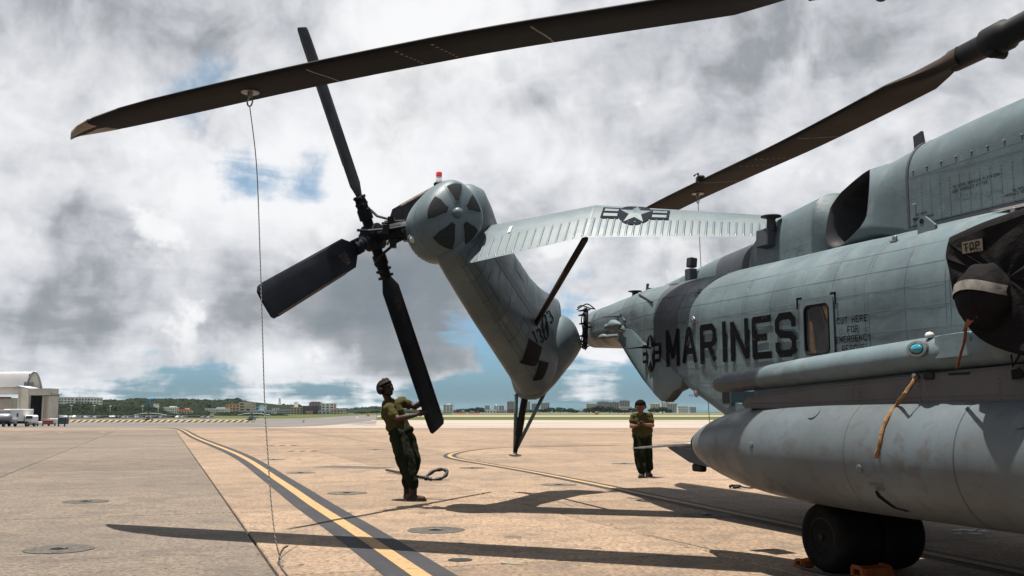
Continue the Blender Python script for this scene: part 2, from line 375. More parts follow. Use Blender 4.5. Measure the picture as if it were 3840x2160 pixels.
def concrete(name, a, b, c):
    a, b, c = [tuple(q * ALB for q in v) for v in (a, b, c)]
    m = bpy.data.materials.new(name); m.use_nodes = True; t = m.node_tree; g = NG(t); bs = t.nodes['Principled BSDF']
    geo = t.nodes.new('ShaderNodeNewGeometry'); p = geo.outputs['Position']
    oi = t.nodes.new('ShaderNodeObjectInfo')
    cur = g.mix(g.step(g.noise(p, 0.35, 6, 0.6, 0.4), 0.34, 0.68), (*a, 1), (*b, 1))
    cur = g.mix(g.math('MULTIPLY', g.step(g.noise(p, 1.6, 9, 0.7), 0.46, 0.62), 0.75), cur, (*c, 1))
    br = g.comb(*[g.math('MULTIPLY', q, k) for q, k in zip(g.sep(g.vmath('ADD', p, (0, 0, 0))), (1.0, 5.0, 1.0))])
    cur = g.mix(g.math('MULTIPLY', g.step(g.noise(br, 2.6, 6, 0.7), 0.45, 0.8), 0.35), cur, (a[0] * 1.18, a[1] * 1.16, a[2] * 1.12, 1))
    speck = g.math('MAXIMUM', g.step(g.noise(p, 20, 4, 0.7), 0.50, 0.57), g.math('MULTIPLY', g.step(g.noise(p, 7, 6, 0.8), 0.48, 0.58), 0.45))
    cur = g.mix(g.math('MULTIPLY', speck, 0.85), cur, (a[0] * .36, a[1] * .35, a[2] * .34, 1))
    stain = g.math('MAXIMUM', g.step(g.noise(p, 0.9, 6, 0.75, 1.0), 0.60, 0.68), g.step(g.noise(g.vmath('ADD', p, (7, 3, 0)), 3.3, 5, 0.7, 0.6), 0.66, 0.71))
    cur = g.mix(g.math('MULTIPLY', stain, 0.5), cur, (a[0] * .55, a[1] * .56, a[2] * .6, 1))
    tint = g.step(oi.outputs['Random'], 0.0, 1.0, 0.86, 1.10)
    cur = g.mix(1.0, cur, g.comb(tint, tint, tint), 'MULTIPLY')
    t.links.new(cur, bs.inputs['Base Color']); bs.inputs['Roughness'].default_value = 0.85; bs.inputs['Specular IOR Level'].default_value = 0.25
    n = t.nodes.new('ShaderNodeBump'); n.inputs['Strength'].default_value = 0.8; n.inputs['Distance'].default_value = 0.016
    t.links.new(g.noise(p, 26, 8, 0.75), n.inputs['Height']); t.links.new(n.outputs[0], bs.inputs['Normal'])
    M[name] = m; return m
concrete('concrete_tan', (0.345, 0.243, 0.162), (0.262, 0.189, 0.131), (0.16, 0.124, 0.096))
concrete('concrete_grey', (0.205, 0.16, 0.122), (0.148, 0.123, 0.10), (0.108, 0.09, 0.074))
concrete('concrete_patch', (0.105, 0.095, 0.08), (0.135, 0.12, 0.10), (0.085, 0.078, 0.066))
mat('sealant', (0.02, 0.018, 0.017), 0.8)
mat('paint_line_black', (0.020, 0.020, 0.024), 0.85, 0.0, [(0.8, (0.030, 0.029, 0.032), 0.4, 0.7), (16.0, (0.085, 0.07, 0.058), 0.60, 0.70)], (26, 0.4, 0.006), 0.3)
mat('paint_line_yellow', (0.39, 0.245, 0.105), 0.85, 0.0, [(1.1, (0.34, 0.22, 0.105), 0.4, 0.7), (16.0, (0.17, 0.115, 0.065), 0.55, 0.66)], (26, 0.4, 0.006), 0.3)
mat('asphalt', (0.145, 0.132, 0.122), 0.9, 0.0, [(0.03, (0.10, 0.094, 0.09), 0.4, 0.65), (0.15, (0.17, 0.152, 0.138), 0.5, 0.75)])
mat('concrete_pale', (0.33, 0.285, 0.24), 0.9, 0.0, [(0.04, (0.27, 0.225, 0.185), 0.4, 0.65)])
mat('grass_field', (0.078, 0.090, 0.024), 1.0, 0.0, [(0.02, (0.055, 0.075, 0.02), 0.4, 0.65), (0.2, (0.10, 0.094, 0.034), 0.5, 0.75)], (3.0, 0.5, 0.1), 0.1)
mat('tyre_mark', (0.15, 0.115, 0.09), 0.8, 0.0, (2.0, (0.21, 0.155, 0.115), 0.4, 0.65))
mat('teal_paint', (0.12, 0.22, 0.165), 0.8, 0.0, (7.0, (0.22, 0.2, 0.15), 0.4, 0.6)); mat('pale_mark', (0.62, 0.62, 0.6), 0.8)

# ------------------------------------------------------------------ ground
def left_dip(Y):
    k = [(84, 0), (184, -1.36), (243, -1.5), (373, -2.5), (400, -2.66), (440, -2.6), (490, -1.85), (560, -1.6), (900, 0), (1e9, 0)]
    if Y <= 84: return 0.0
    for (y0, z0), (y1, z1) in zip(k, k[1:]):
        if Y <= y1: return z0 + (z1 - z0) * (Y - y0) / (y1 - y0)
    return 0.0
def gz(x, y):
    if y < 84: return 0.0
    t = x / y; s = min(1, max(0, (-0.13 - t) / 0.09)); s = s * s * (3 - 2 * s)
    return left_dip(y) * s

def sheet(name, mat_, rows, tcols, dz, kind='structure'):
    """ground sheet over rows of Y and columns of x/Y"""
    mb = MB(); n = len(tcols(rows[0]) if callable(tcols) else tcols)
    vs = [(t * y, y, gz(t * y, y) + dz) for y in rows for t in (tcols(y) if callable(tcols) else tcols)]
    fs = [(i * n + j, i * n + j + 1, (i + 1) * n + j + 1, (i + 1) * n + j) for i in range(len(rows) - 1) for j in range(n - 1)]
    mb.add(vs, fs); o = mb.build(name, mat_); o['kind'] = kind; return o
def steps(a, b, n): return [a + (b - a) * i / n for i in range(n + 1)]
ALLC = steps(-1.2, -0.3, 6) + steps(-0.28, -0.06, 14) + steps(0.0, 1.2, 8)
far_rows = [84, 100, 120, 140, 160, 184, 210, 243, 280, 320, 373, 400, 420, 440, 465, 490, 525, 560, 640, 740, 900, 1200, 1800, 3000, 6000, 14000]
sheet('ground', M['grass_field'], far_rows, steps(-2.2, -0.3, 8) + steps(-0.28, -0.06, 14) + steps(0.0, 2.2, 12), -0.06)
g0 = MB(); g0.add([(-60, -25, -0.035), (110, -25, -0.035), (110, 78, -0.035), (-80, 78, -0.035)], [(0, 1, 2, 3)])
base_o = g0.build('joint_sealant_bed', M['sealant']); base_o['kind'] = 'structure'
sheet('apron_far', M['concrete_tan'], [70, 74, 78, 84], ALLC, -0.012)
sheet('apron_edge', M['concrete_pale'], [84, 92, 100, 110, 120, 130, 140, 153, 167], lambda y: steps(-0.30 + 0.16 * min(1, (y - 84) / 60), 0, 8) + steps(0.05, 1.2, 8), -0.015)
sheet('taxiway_asphalt', M['asphalt'], far_rows[:16], steps(-1.2, -0.3, 6) + steps(-0.28, -0.135, 10), -0.03)
sheet('taxiway', M['concrete_pale'], [285, 320, 373, 400], steps(-0.155, 0, 6) + steps(0.05, 1.2, 8), -0.02)
sheet('taxiway_far', M['concrete_pale'], [620, 740], steps(-0.06, 0, 4) + steps(0.05, 1.2, 8), -0.02)

GA = R(-19.2); G1 = Vector((math.sin(GA), math.cos(GA), 0)); G2 = Vector((math.cos(GA), -math.sin(GA), 0))
apron = bpy.data.objects.new('apron', None); col.objects.link(apron); apron['kind'] = 'structure'
SL2, SL1 = 3.96, 5.35
def slab_mesh(m):
    mb = MB(); mb.bbox((0, 0, -0.05), (SL2 - 0.024, SL1 - 0.018, 0.10), 0.012)
    me = mb.build('concrete_slab', m, apron); return me
slab_a, slab_b = slab_mesh(M['concrete_tan']), slab_mesh(M['concrete_grey'])
slabs = 0; usedslab = set()
for i in range(-14, 16):
    for j in range(-3, 15):
        c2 = 0.93 + SL2 * (i + 0.5); c1 = 8.35 + SL1 * (j + 0.5)
        p = G2 * c2 + G1 * c1
        if p.y < -4 or p.y > 73 or abs(p.x) > 0.60 * max(p.y, 0) + 6: continue
        src = slab_b if i < 0 else slab_a
        if src not in usedslab: o = src; usedslab.add(src)
        else: o = src.copy(); col.objects.link(o); o.parent = apron
        o.location = (p.x, p.y, rnd.uniform(-0.002, 0.002)); o.rotation_euler = (0, 0, -GA)
        slabs += 1

def strip(name, pts, w0, w1, mat_, z, label=None, cat=None):
    """painted band between offsets w0..w1 beside a polyline (metres, right of travel)"""
    mb = MB(); pts = [Vector((q[0], q[1], 0)) for q in pts]; L = []; Rr = []
    for i, q in enumerate(pts):
        t = (pts[min(i + 1, len(pts) - 1)] - pts[max(i - 1, 0)]).normalized(); nrm = Vector((t.y, -t.x, 0))
        L.append(q + nrm * w0 + UP * (z + gz(q.x, q.y))); Rr.append(q + nrm * w1 + UP * (z + gz(q.x, q.y)))
    n = len(pts); mb.add(L + Rr, [(i, i + 1, n + i + 1, n + i) for i in range(n - 1)])
    o = mb.build(name, mat_); o['kind'] = 'structure'
    if label: o['label'] = label
    return o
def spline(pts, n=8):
    pts = [Vector((*q[:2], q[2] if len(q) > 2 else 0)) for q in pts]; out = []
    for i in range(len(pts) - 1):
        p0, p1, p2, p3 = pts[max(i - 1, 0)], pts[i], pts[i + 1], pts[min(i + 2, len(pts) - 1)]
        for k in range(n):
            t = k / n
            out.append(0.5 * ((2 * p1) + (p2 - p0) * t + (2 * p0 - 5 * p1 + 4 * p2 - p3) * t * t + (3 * p1 - p0 - 3 * p2 + p3) * t ** 3))
    out.append(pts[-1]); return out
line1 = [(1.95, 0.0), (-0.73, 8.17), (-1.80, 11.39), (-2.80, 14.32), (-4.45, 19.3), (-8.5, 31.2), (-16.2, 51.6), (-26.0, 78.5), (-29.5, 84)]
line1 = spline(line1, 6)
strip('taxi_line_border', line1, -0.28, 0.28, M['paint_line_black'], 0.005, 'black border of the yellow taxi line running away across the apron', 'line')
strip('taxi_line', line1, -0.078, 0.078, M['paint_line_yellow'], 0.0095, 'yellow taxi line running away across the apron', 'line')
curve = spline([(16, 44.5), (8, 41.5), (2.5, 39), (-0.5, 36.8), (-1.45, 34.3), (-1.86, 31.6), (-1.80, 29.4), (-1.35, 27.5), (-0.82, 25.9), (0.36, 22.3), (1.5, 18.3), (2.2, 15.6), (3.3, 11.4), (4.5, 7)], 8)
strip('turn_line_border', curve, -0.19, 0.19, M['paint_line_black'], 0.005, 'black border of the curved yellow turn line', 'line')
strip('turn_line', curve, -0.062, 0.062, M['paint_line_yellow'], 0.0095, 'curved yellow turn line under the helicopter tail', 'line')
def pline(*q): return [tuple(gr(*a)[:2]) for a in q]
for nm, pp, w_ in (('tyre_mark', spline(pline((2, 1640), (180, 1634), (330, 1627), (384, 1623), (380, 1618), (330, 1617), (255, 1620)), 8), 0.34),
                ('tyre_mark', spline(pline((2, 1632), (120, 1628), (215, 1625), (232, 1622), (205, 1620)), 8), 0.30),
                ('tyre_mark', pline((930, 1608), (1100, 1618), (1260, 1637), (1370, 1654)), 0.22), ('tyre_mark', pline((960, 1606), (1130, 1616), (1310, 1640)), 0.20),
                ('tyre_mark', pline((830, 1684), (1100, 1683), (1500, 1679), (2000, 1672), (2640, 1656)), 0.07), ('tyre_mark', pline((1000, 1600), (1450, 1664), (1760, 1666), (2300, 1663), (2640, 1655)), 0.06),
                ('tyre_mark', pline((1680, 1596), (2000, 1607), (2300, 1617), (2600, 1631)), 0.10), ('tyre_mark', spline(pline((1720, 1684), (1900, 1674), (2120, 1667), (2500, 1660)), 6), 0.06)):
    strip(nm, pp, -w_ / 2, w_ / 2, M['tyre_mark'], 0.004)
strip('paint_stain', pline((1880, 2112), (1960, 2117)), -0.03, 0.025, M['teal_paint'], 0.0045)
strip('paint_stain', pline((1200, 1750), (1440, 1757)), -0.55, 0.25, M['concrete_patch'], 0.0045)
for nm, x0, y0 in (('painted_number', 1010, 1671), ('painted_number', 1085, 1692)):
    for k in range(5):
        strip(nm, pline((x0 + k * 21, y0), (x0 + k * 21 + 15, y0)), -0.35, 0.35, (M['paint_line_black'], M['paint_line_yellow'])[k % 2], 0.0045)
mb = MB()
for k in range(9):
    p = gr(3640 + rnd.uniform(-1, 1) * 60, 1994 + rnd.uniform(-1, 1) * 10)
    mb.add([p + Vector((math.cos(a) * rnd.uniform(.03, .10), math.sin(a) * rnd.uniform(.02, .08), 0.005)) for a in steps(0, 5.6, 8)], [tuple(range(9))])
o = mb.build('chalk_spill', M['pale_mark']); o['kind'] = 'stuff'

tie_spots = [((222, 2060), .32, 'nearest tie-down point at the left edge of the apron'), ((323, 1881), .32, 'faint tie-down point beyond the nearest one on the grey slabs'),
    ((1127, 1773), .32, 'dark round tie-down patch just right of the yellow taxi line'), ((1025, 1724), .32, 'dark round tie-down patch far out beside the hanging rope'),
    ((1302, 1849), .32, 'round tie-down patch left of the boots of the person pushing the blade'), ((1634, 1989), .32, 'largest round tie-down patch in the sunlit middle of the apron'),
    ((1772, 1755), .32, 'pale tie-down patch inside the bend of the curved line'), ((2340, 1739), .32, 'round tie-down patch left of the person with the phone'),
    ((1725, 2101), .11, 'small dark plug in the tail shadow near the bottom edge'), ((2095, 1818), .32, 'round tie-down patch in the tail shadow'),
    ((2650, 1932), .32, 'round tie-down patch at the edge of the fuselage shadow'), ((1408, 1686), .32, 'farthest round tie-down patch behind the standing person')]
for (px, py), rad, lab in tie_spots:
    c = gr(px, py); t = thing('tie_down_point', lab, 'tie-down', c, 'tie-down points set in the concrete')
    mb = MB(); n = 28; jr = random.Random(px)
    mb.add([(c.x, c.y, 0.006)] + [c + Vector((math.cos(2 * math.pi * k / n) * rad * jr.uniform(.97, 1.03), math.sin(2 * math.pi * k / n) * rad * jr.uniform(.97, 1.03), 0.005)) for k in range(n)],
           [(0, k + 1, (k + 1) % n + 1) for k in range(n)])
    mb.build('patch', M['concrete_patch'] if rad > .2 else M['sealant'], t)
    if rad > .2:
        mb = MB(); mb.lathe(c + UP * 0.004, (0, 0, 1), [(0, .08), (.006, .08), (.0061, .06), (.0062, 0)], 20); mb.build('recess', M['black_void'], t)
        mb = MB(); mb.tube([c + Vector((-.07, .01, .011)), c + Vector((0, 0, .02)), c + Vector((.07, -.01, .011))], .008, 6); mb.build('bar', M['steel'], t)

# oil drips, hairline cracks
mat('oil_stain', (0.10, 0.075, 0.055), 0.7, 0.0, (6.0, (0.16, 0.12, 0.085), 0.4, 0.6)); mat('crack_dark', (0.06, 0.045, 0.035), 0.9)
orr = random.Random(21); mb = MB()
for k in range(46):
    p = gr(orr.uniform(150, 3000), orr.uniform(1650, 2150)); r_ = orr.choice((.015, .02, .03, .05, .09)) * orr.uniform(.7, 1.4); n_ = 11
    mb.add([Vector((p.x + math.cos(2 * math.pi * q / n_) * r_ * orr.uniform(.6, 1.25), p.y + math.sin(2 * math.pi * q / n_) * r_ * orr.uniform(.6, 1.25), .0042)) for q in range(n_)], [tuple(range(n_))])
o = mb.build('oil_drips', M['oil_stain']); o['kind'] = 'stuff'
for px, py, n_, az in ((420, 1900, 16, 1.2), (1350, 2080, 14, .4), (2150, 1900, 12, 2.2), (900, 1830, 12, .2), (150, 2110, 12, 1.0)):
    p = gr(px, py); pts_ = []; a = az
    for q in range(n_): pts_.append((p.x, p.y)); a += orr.uniform(-.6, .6) * .6; p = p + Vector((math.cos(a), math.sin(a), 0)) * .14
    strip('surface_crack', pts_, -.004, .004, M['crack_dark'], .0043)
# ------------------------------------------------------------------ the helicopter
heli = thing('helicopter', 'large grey military transport helicopter with its tail folded beside the fuselage', 'helicopter', W(8.0, 8.0, 0.0))
CL = 8.0
def lerp(tab, a):
    if a <= tab[0][0]: return tab[0][1]
    for (x0, y0), (x1, y1) in zip(tab, tab[1:]):
        if a <= x1: return y0 + (y1 - y0) * (a - x0) / (x1 - x0)
    return tab[-1][1]
def smooth(tab, a, h=0.25): return sum(lerp(tab, a + h * k) for k in (-1, -.5, 0, .5, 1)) / 5
HW = [(-6.5, .3), (-6.0, .7), (-5.0, 1.1), (-3.5, 1.35), (11.1, 1.35), (12.0, 1.29), (13.0, 1.10), (14.0, .84), (15.75, .47)]
ZT = [(-6.5, 1.6), (-5.8, 2.0), (-4.5, 2.9), (-3.0, 3.1), (15.75, 3.1)]
ZB = [(-6.5, 1.1), (-6.0, .8), (-4.5, .62), (8.62, .60), (12.66, 2.30), (15.75, 2.42)]
def sec(a):
    hw, zt = smooth(HW, a), smooth(ZT, a)
    zb = smooth(ZB, a, .06)
    h = zt - zb
    return hw, zb, zt, min(.72, hw * .92, h * .5), min(lerp([(8.4, .30), (9.2, .12), (12.4, .12), (13.2, .28)], a), hw * .6, h * .35)
def ring(a):
    hw, zb, zt, rt, rb = sec(a); out = []
    for k in range(7): out.append((-(hw - rb) * k / 7, zb))
    for k in range(7): t = math.pi / 2 * k / 7; out.append((-(hw - rb) - rb * math.sin(t), zb + rb - rb * math.cos(t)))
    for k in range(26): out.append((-hw, zb + rb + (zt - rt - zb - rb) * k / 26))
    for k in range(16): t = math.pi / 2 * k / 16; out.append((-hw + rt - rt * math.cos(t), zt - rt + rt * math.sin(t)))
    for k in range(7): out.append((-(hw - rt) * (1 - k / 7), zt))
    out2 = out + [(0, zt)] + [(-x, z) for x, z in reversed(out[1:])]
    return out2
def surf(a, z, off=0.0):
    """point on the starboard skin at station a, height z"""
    hw, zb, zt, rt, rb = sec(a); l = -hw; dl, dz = -1.0, 0.0
    if z > zt - rt:
        q = min(1, (z - (zt - rt)) / rt); l = -hw + rt - rt * math.sqrt(max(0, 1 - q * q)); dl, dz = -math.sqrt(max(0, 1 - q * q)), q
    elif z < zb + rb:
        q = min(1, (zb + rb - z) / rb); l = -hw + rb - rb * math.sqrt(max(0, 1 - q * q)); dl, dz = -math.sqrt(max(0, 1 - q * q)), -q
    return W(a, CL + l + dl * off, z + dz * off)
FR0, FRP, ST = 10.66, 0.508, 0.131
def oilcan(a, z, k):
    """shallow dents of thin skin between frames and stringers, inwards only"""
    fa = abs(math.sin(math.pi * (a - FR0) / FRP)) ** .7; fz = abs(math.sin(math.pi * (z - 1.0) / (ST * 2))) ** .7
    n = noise.noise(Vector((a * 1.1, z * 2.3, k))) ; m = noise.noise(Vector((a * 3.1, z * 5.0, k + 9)))
    return -(0.005 + .005 * n) * fa * fz * (1.2 + m) - .006 * (1 + n)
WIN = (8.335, 2.14, .20, .255)       # window centre a, z, half width, half height
stations = [-6.5, -6.2, -5.8, -5.2, -4.5, -3.7, -3, -2, -1, 0, 1, 2, 3, 3.8] + [4.2 + .0635 * k for k in range(int((15.68 - 4.2) / .0635) + 1)] + [15.72]
mb = MB(); rings = []
for a in stations:
    rg = ring(a); pr = []
    for k, (l, z) in enumerate(rg):
        nx = -1 if l < 0 else 1
        d = oilcan(a, z, 0 if l < 0 else 5) if a > 4 and 0.9 < z else 0
        hw, zb, zt, rt, rb = sec(a)
        if z > zt - rt + .02:
            q = min(1, (z - zt + rt) / rt); pr.append(W(a, CL + l - nx * d * -1 * math.sqrt(1 - q * q), z + d * q))
        else: pr.append(W(a, CL + l + nx * d, z))
    rings.append(pr)
n = len(rings[0])
vs = [q for r_ in rings for q in r_]; fs = []; fm = []
for i in range(len(rings) - 1):
    am = (stations[i] + stations[i + 1]) / 2
    for j in range(n):
        k = (j + 1) % n
        c = (rings[i][j] + rings[i + 1][k]) / 2; cl = c.dot(PORT) - CL
        if abs(am - WIN[0]) < WIN[2] and abs(c.z - WIN[1]) < WIN[3] and cl < -1.2: continue
        fs.append((i * n + j, i * n + k, (i + 1) * n + k, (i + 1) * n + j)); fm.append(1 if 11.13 < am < 11.84 and c.z > 1.2 else 0)
fs.append(tuple(reversed(range(n)))); fm.append(0)
mb.add(vs, fs); mb.mi = fm
fus = mb.build('fuselage', [M['paint_grey'], M['paint_dark']], heli, smooth=True)
mb = MB(); rr_ = rings[-1]; cen = sum(rr_, Vector()) / n
mb.loft([rr_, [cen + (q - cen) * .93 for q in rr_]], True, False, False); mb.build('fold_frame', M['black_metal'], heli)
mb = MB(); mb.add([cen + (q - cen) * .94 - AFT * .05 for q in rr_], [tuple(range(n))]); mb.build('boom_bulkhead', M['paint_dark'], heli)
# rivets
def rivet_mesh(pts, r_=.0065, h=.0045):
    m_ = MB()
    for p, nn in pts:
        nn = nn.normalized(); e1 = nn.cross(UP if abs(nn.z) < .9 else AFT).normalized(); e2 = nn.cross(e1)
        ring_ = [p + (e1 * math.cos(t) + e2 * math.sin(t)) * r_ for t in (0, 1.257, 2.513, 3.77, 5.027)]
        m_.add(ring_ + [p + nn * h], [(0, 1, 5), (1, 2, 5), (2, 3, 5), (3, 4, 5), (4, 0, 5)])
    return m_
pts = []
def rv(a, z):
    p = surf(a, z, -.0055); q = surf(a, z, .1); pts.append((p, q - p))
def in_win(a, z, g_=.06): return abs(a - WIN[0]) < WIN[2] + g_ and abs(z - WIN[1]) < WIN[3] + g_
for k in range(-9, 13):
    a = FR0 - FRP * k
    if not 4.6 < a < 15.2: continue
    hw, zb, zt, rt, rb = sec(a)
    wide = k % 2 == 0
    for da in ((-.026, .026) if wide else (0.0,)):
        for z in [zb + .1 + .026 * q for q in range(int((zt - zb - .14) / .026))]:
            if not in_win(a + da, z): rv(a + da, z)
for s_ in range(0, 11):
    z = 1.06 + ST * 1.5 * s_
    for q in range(int(10.4 / .024)):
        a = 4.7 + .024 * q
        hw, zb, zt, rt, rb = sec(a)
        if zb + .12 < z < zt - .03 and not in_win(a, z): rv(a, z)
for q in range(int(2.9 / .02)):            # edge of the ramp opening
    a = 9.6 + .02 * q
    for up_ in (.10, .15): rv(a, smooth(ZB, a, .06) + up_)
rivet_mesh(pts, .0068, .005).build('skin_rivets', M['rivet_grey'], fus, smooth=True, kind='stuff')

# window
def rrect(hw, hh, r_, n=5):
    o = []
    for cx, cy, s in ((hw - r_, hh - r_, 0), (-hw + r_, hh - r_, 1), (-hw + r_, -hh + r_, 2), (hw - r_, -hh + r_, 3)):
        for k in range(n + 1): t = math.pi / 2 * (s + k / n); o.append((cx + r_ * math.cos(t), cy + r_ * math.sin(t)))
    return o
wa, wz, whw, whh = WIN
def wring(hw, hh, r_, l): return [W(wa + x, l, wz + y) for x, y in rrect(hw, hh, r_)]
win = MB().loft([wring(.262, .33, .04, 6.648), wring(.262, .33, .04, 6.636), wring(.205, .262, .07, 6.634), wring(.19, .247, .065, 6.66), wring(.19, .247, .065, 6.70)], True, False, False).build('window', M['paint_grey'], heli, auto=40)
MB().loft([wring(.197, .254, .068, 6.6335), wring(.197, .254, .068, 6.628), wring(.184, .241, .062, 6.63), wring(.184, .241, .062, 6.66)], True, False, False).build('seal', M['black_metal'], win, auto=40)
MB().loft([wring(.186, .243, .062, 6.652), wring(.186, .243, .062, 6.656)], True, True, True).build('pane', M['window_glass'], win)
MB().box(W(wa, 7.4, wz), (.02, .02, .02)).build('window_latch', M['steel'], win)
for sx, sy in ((-1, 1), (1, 1)):
    c = W(wa + sx * .30, 6.638, wz + .345)
    mb = MB(); mb.box(c - AFT * sx * .03, (.085, .006, .022), Matrix.Rotation(-AZ + math.pi / 2, 3, 'Z')); mb.box(c + UP * -.05, (.022, .006, .12), Matrix.Rotation(-AZ + math.pi / 2, 3, 'Z'))
    mb.build('corner_mark', M['print_black'], win)
fr_ = Matrix.Rotation(-AZ, 3, 'Z')
mb = MB(); mb.loft([wring(.2, .26, .07, 6.70), wring(.26, .30, .07, 6.95)], True, False, True); mb.build('window_liner', M['cabin_brown'], heli)
mb = MB(); mb.prism([W(wa - .02, 6.70, wz + .25), W(wa - .24, 6.70, wz + .25), W(wa - .24, 6.70, wz + .02), W(wa - .16, 6.70, wz + .0), W(wa - .08, 6.70, wz + .12)], PORT * .01); mb.build('amber_panel', M['amber_lining'], heli)
mb = MB(); mb.prism([W(wa + .22, 6.70, wz - .28), W(wa + .10, 6.70, wz - .28), W(wa + .16, 6.70, wz + .1), W(wa + .22, 6.70, wz + .1)], PORT * .01); mb.build('amber_panel', M['amber_lining'], heli)
mb = MB(); mb.prism([W(wa + .10, 6.69, wz - .26), W(wa - .22, 6.69, wz - .26), W(wa - .22, 6.69, wz - .02), W(wa - .10, 6.69, wz + .02), W(wa + .04, 6.69, wz - .05)], PORT * .02); mb.build('seat_back', M['black_void'], heli)
mb = MB(); mb.prism([W(wa - .02, 6.685, wz + .26), W(wa + .03, 6.685, wz + .26), W(wa - .12, 6.685, wz - .1), W(wa - .16, 6.685, wz - .1)], PORT * .02); mb.build('cabin_frame', M['black_void'], heli)

# stroke lettering
GL = {'M': [[(0, 0), (0, 6)], [(0, 6), (2, 1.2), (4, 6)], [(4, 6), (4, 0)]], 'A': [[(0, 0), (1.7, 6), (2.3, 6), (4, 0)], [(.7, 2), (3.3, 2)]],
      'R': [[(0, 0), (0, 6), (3.2, 6), (4, 5.2), (4, 3.6), (3.2, 2.8), (0, 2.8)], [(2.2, 2.8), (4, 0)]], 'I': [[(.9, 0), (.9, 6)]],
      'N': [[(0, 0), (0, 6), (4, 0), (4, 6)]], 'E': [[(4, 6), (0, 6), (0, 0), (4, 0)], [(0, 3), (2.9, 3)]],
      'S': [[(4, 4.7), (4, 5.2), (3.2, 6), (.8, 6), (0, 5.2), (0, 3.9), (.8, 3.1), (3.2, 2.9), (4, 2.1), (4, .8), (3.2, 0), (.8, 0), (0, .8), (0, 1.3)]],
      'C': [[(4, 4.7), (4, 5.2), (3.2, 6), (.8, 6), (0, 5.2), (0, .8), (.8, 0), (3.2, 0), (4, .8), (4, 1.3)]], 'U': [[(0, 6), (0, .8), (.8, 0), (3.2, 0), (4, .8), (4, 6)]],
      'T': [[(0, 6), (4, 6)], [(2, 6), (2, 0)]], 'H': [[(0, 0), (0, 6)], [(4, 0), (4, 6)], [(0, 3), (4, 3)]], 'F': [[(4, 6), (0, 6), (0, 0)], [(0, 3), (3, 3)]],
      'O': [[(.8, 0), (0, .8), (0, 5.2), (.8, 6), (3.2, 6), (4, 5.2), (4, .8), (3.2, 0), (.8, 0)]], 'G': [[(4, 4.7), (4, 5.2), (3.2, 6), (.8, 6), (0, 5.2), (0, .8), (.8, 0), (3.2, 0), (4, .8), (4, 2.8), (2.4, 2.8)]],
      'Y': [[(0, 6), (2, 3), (4, 6)], [(2, 3), (2, 0)]], 'P': [[(0, 0), (0, 6), (3.2, 6), (4, 5.2), (4, 3.6), (3.2, 2.8), (0, 2.8)]], 'V': [[(0, 6), (2, 0), (4, 6)]],
      'L': [[(0, 6), (0, 0), (4, 0)]], 'D': [[(0, 0), (0, 6), (3, 6), (4, 5), (4, 1), (3, 0), (0, 0)]], 'B': [[(0, 0), (0, 6), (3.2, 6), (4, 5.2), (4, 3.8), (3.2, 3), (0, 3)], [(3.2, 3), (4, 2.2), (4, .8), (3.2, 0), (0, 0)]],
      '1': [[(1, 4.8), (2, 6), (2, 0)]], '3': [[(0, 5), (.8, 6), (3.2, 6), (4, 5.2), (4, 3.8), (3.2, 3), (1.5, 3)], [(3.2, 3), (4, 2.2), (4, .8), (3.2, 0), (.8, 0), (0, 1)]],
      '8': [[(.8, 3), (0, 3.8), (0, 5.2), (.8, 6), (3.2, 6), (4, 5.2), (4, 3.8), (3.2, 3), (.8, 3), (0, 2.2), (0, .8), (.8, 0), (3.2, 0), (4, .8), (4, 2.2), (3.2, 3)]],
      'W': [[(0, 6), (1, 0), (2, 4.5), (3, 0), (4, 6)]], 'K': [[(0, 0), (0, 6)], [(4, 6), (0, 2.5)], [(1.4, 3.6), (4, 0)]]}
def letters(text, f, x0, y0, h, wd, gap, th, name, m, parent, each=False):
    """print: f(x, y, lift) maps the text plane to the surface"""
    mb = MB(); x = x0; lift = 0.0
    for ch in text:
        if ch == ' ': x += wd * .75 + gap; continue
        cw = wd * (.45 if ch == 'I' else 1.0)
        t = th
        for pl in GL[ch]:
            q = [Vector((x + t / 2 + (u / 4.0) * (wd - t), y0 + t / 2 + v / 6.0 * (h - t))) for u, v in pl]
            for i in range(len(q) - 1):
                d = (q[i + 1] - q[i])
                if d.length < 1e-6: continue
                d.normalize(); nn = Vector((-d.y, d.x)) * t / 2
                diag = abs(d.x) > .05 and abs(d.y) > .05
                e0 = d * (t * (.5 if (i == 0 and not diag) else .25)); e1 = d * (t * (.5 if (i == len(q) - 2 and not diag) else .25))
                if diag: e0 = e1 = d * (t * .15)
                cs = [q[i] - e0 - nn, q[i + 1] + e1 - nn, q[i + 1] + e1 + nn, q[i] - e0 + nn]
                for c_ in cs: c_.y = min(max(c_.y, y0), y0 + h)
                lift += 7e-5
                mb.add([f(c_.x, c_.y, lift) for c_ in cs], [(0, 1, 2, 3)])
        x += cw + gap
        if each: mb.build(name, m, parent); mb = MB()
    if not each: return mb.build(name, m, parent, kind='stuff')
side = lambda x, y, o: surf(11.42 - x, y, .007 + o)       # x runs forward
letters('MARINES', side, 0.0, 1.885, .48, .362, .068, .078, 'letter', M['print_black'], fus, True)
sid2 = lambda x, y, o: surf(x * -1, y, .006 + o)
for i, (s_, cx) in enumerate((('CUT HERE', 7.80), ('FOR', 7.80), ('EMERGENCY', 7.80), ('RESCUE', 7.80))):
    h = .066; wd = .044; gp = .0135; tot = len(s_) * (wd + gp)
    letters(s_, sid2, -cx - tot / 2, 2.165 - i * .093, h, wd, gp, .010, 'rescue_lettering', M['print_black'], fus)
letters('BLADE STOWAGE', sid2, -11.05, 2.425, .022, .016, .005, .004, 'stencil', M['print_dim'], fus)
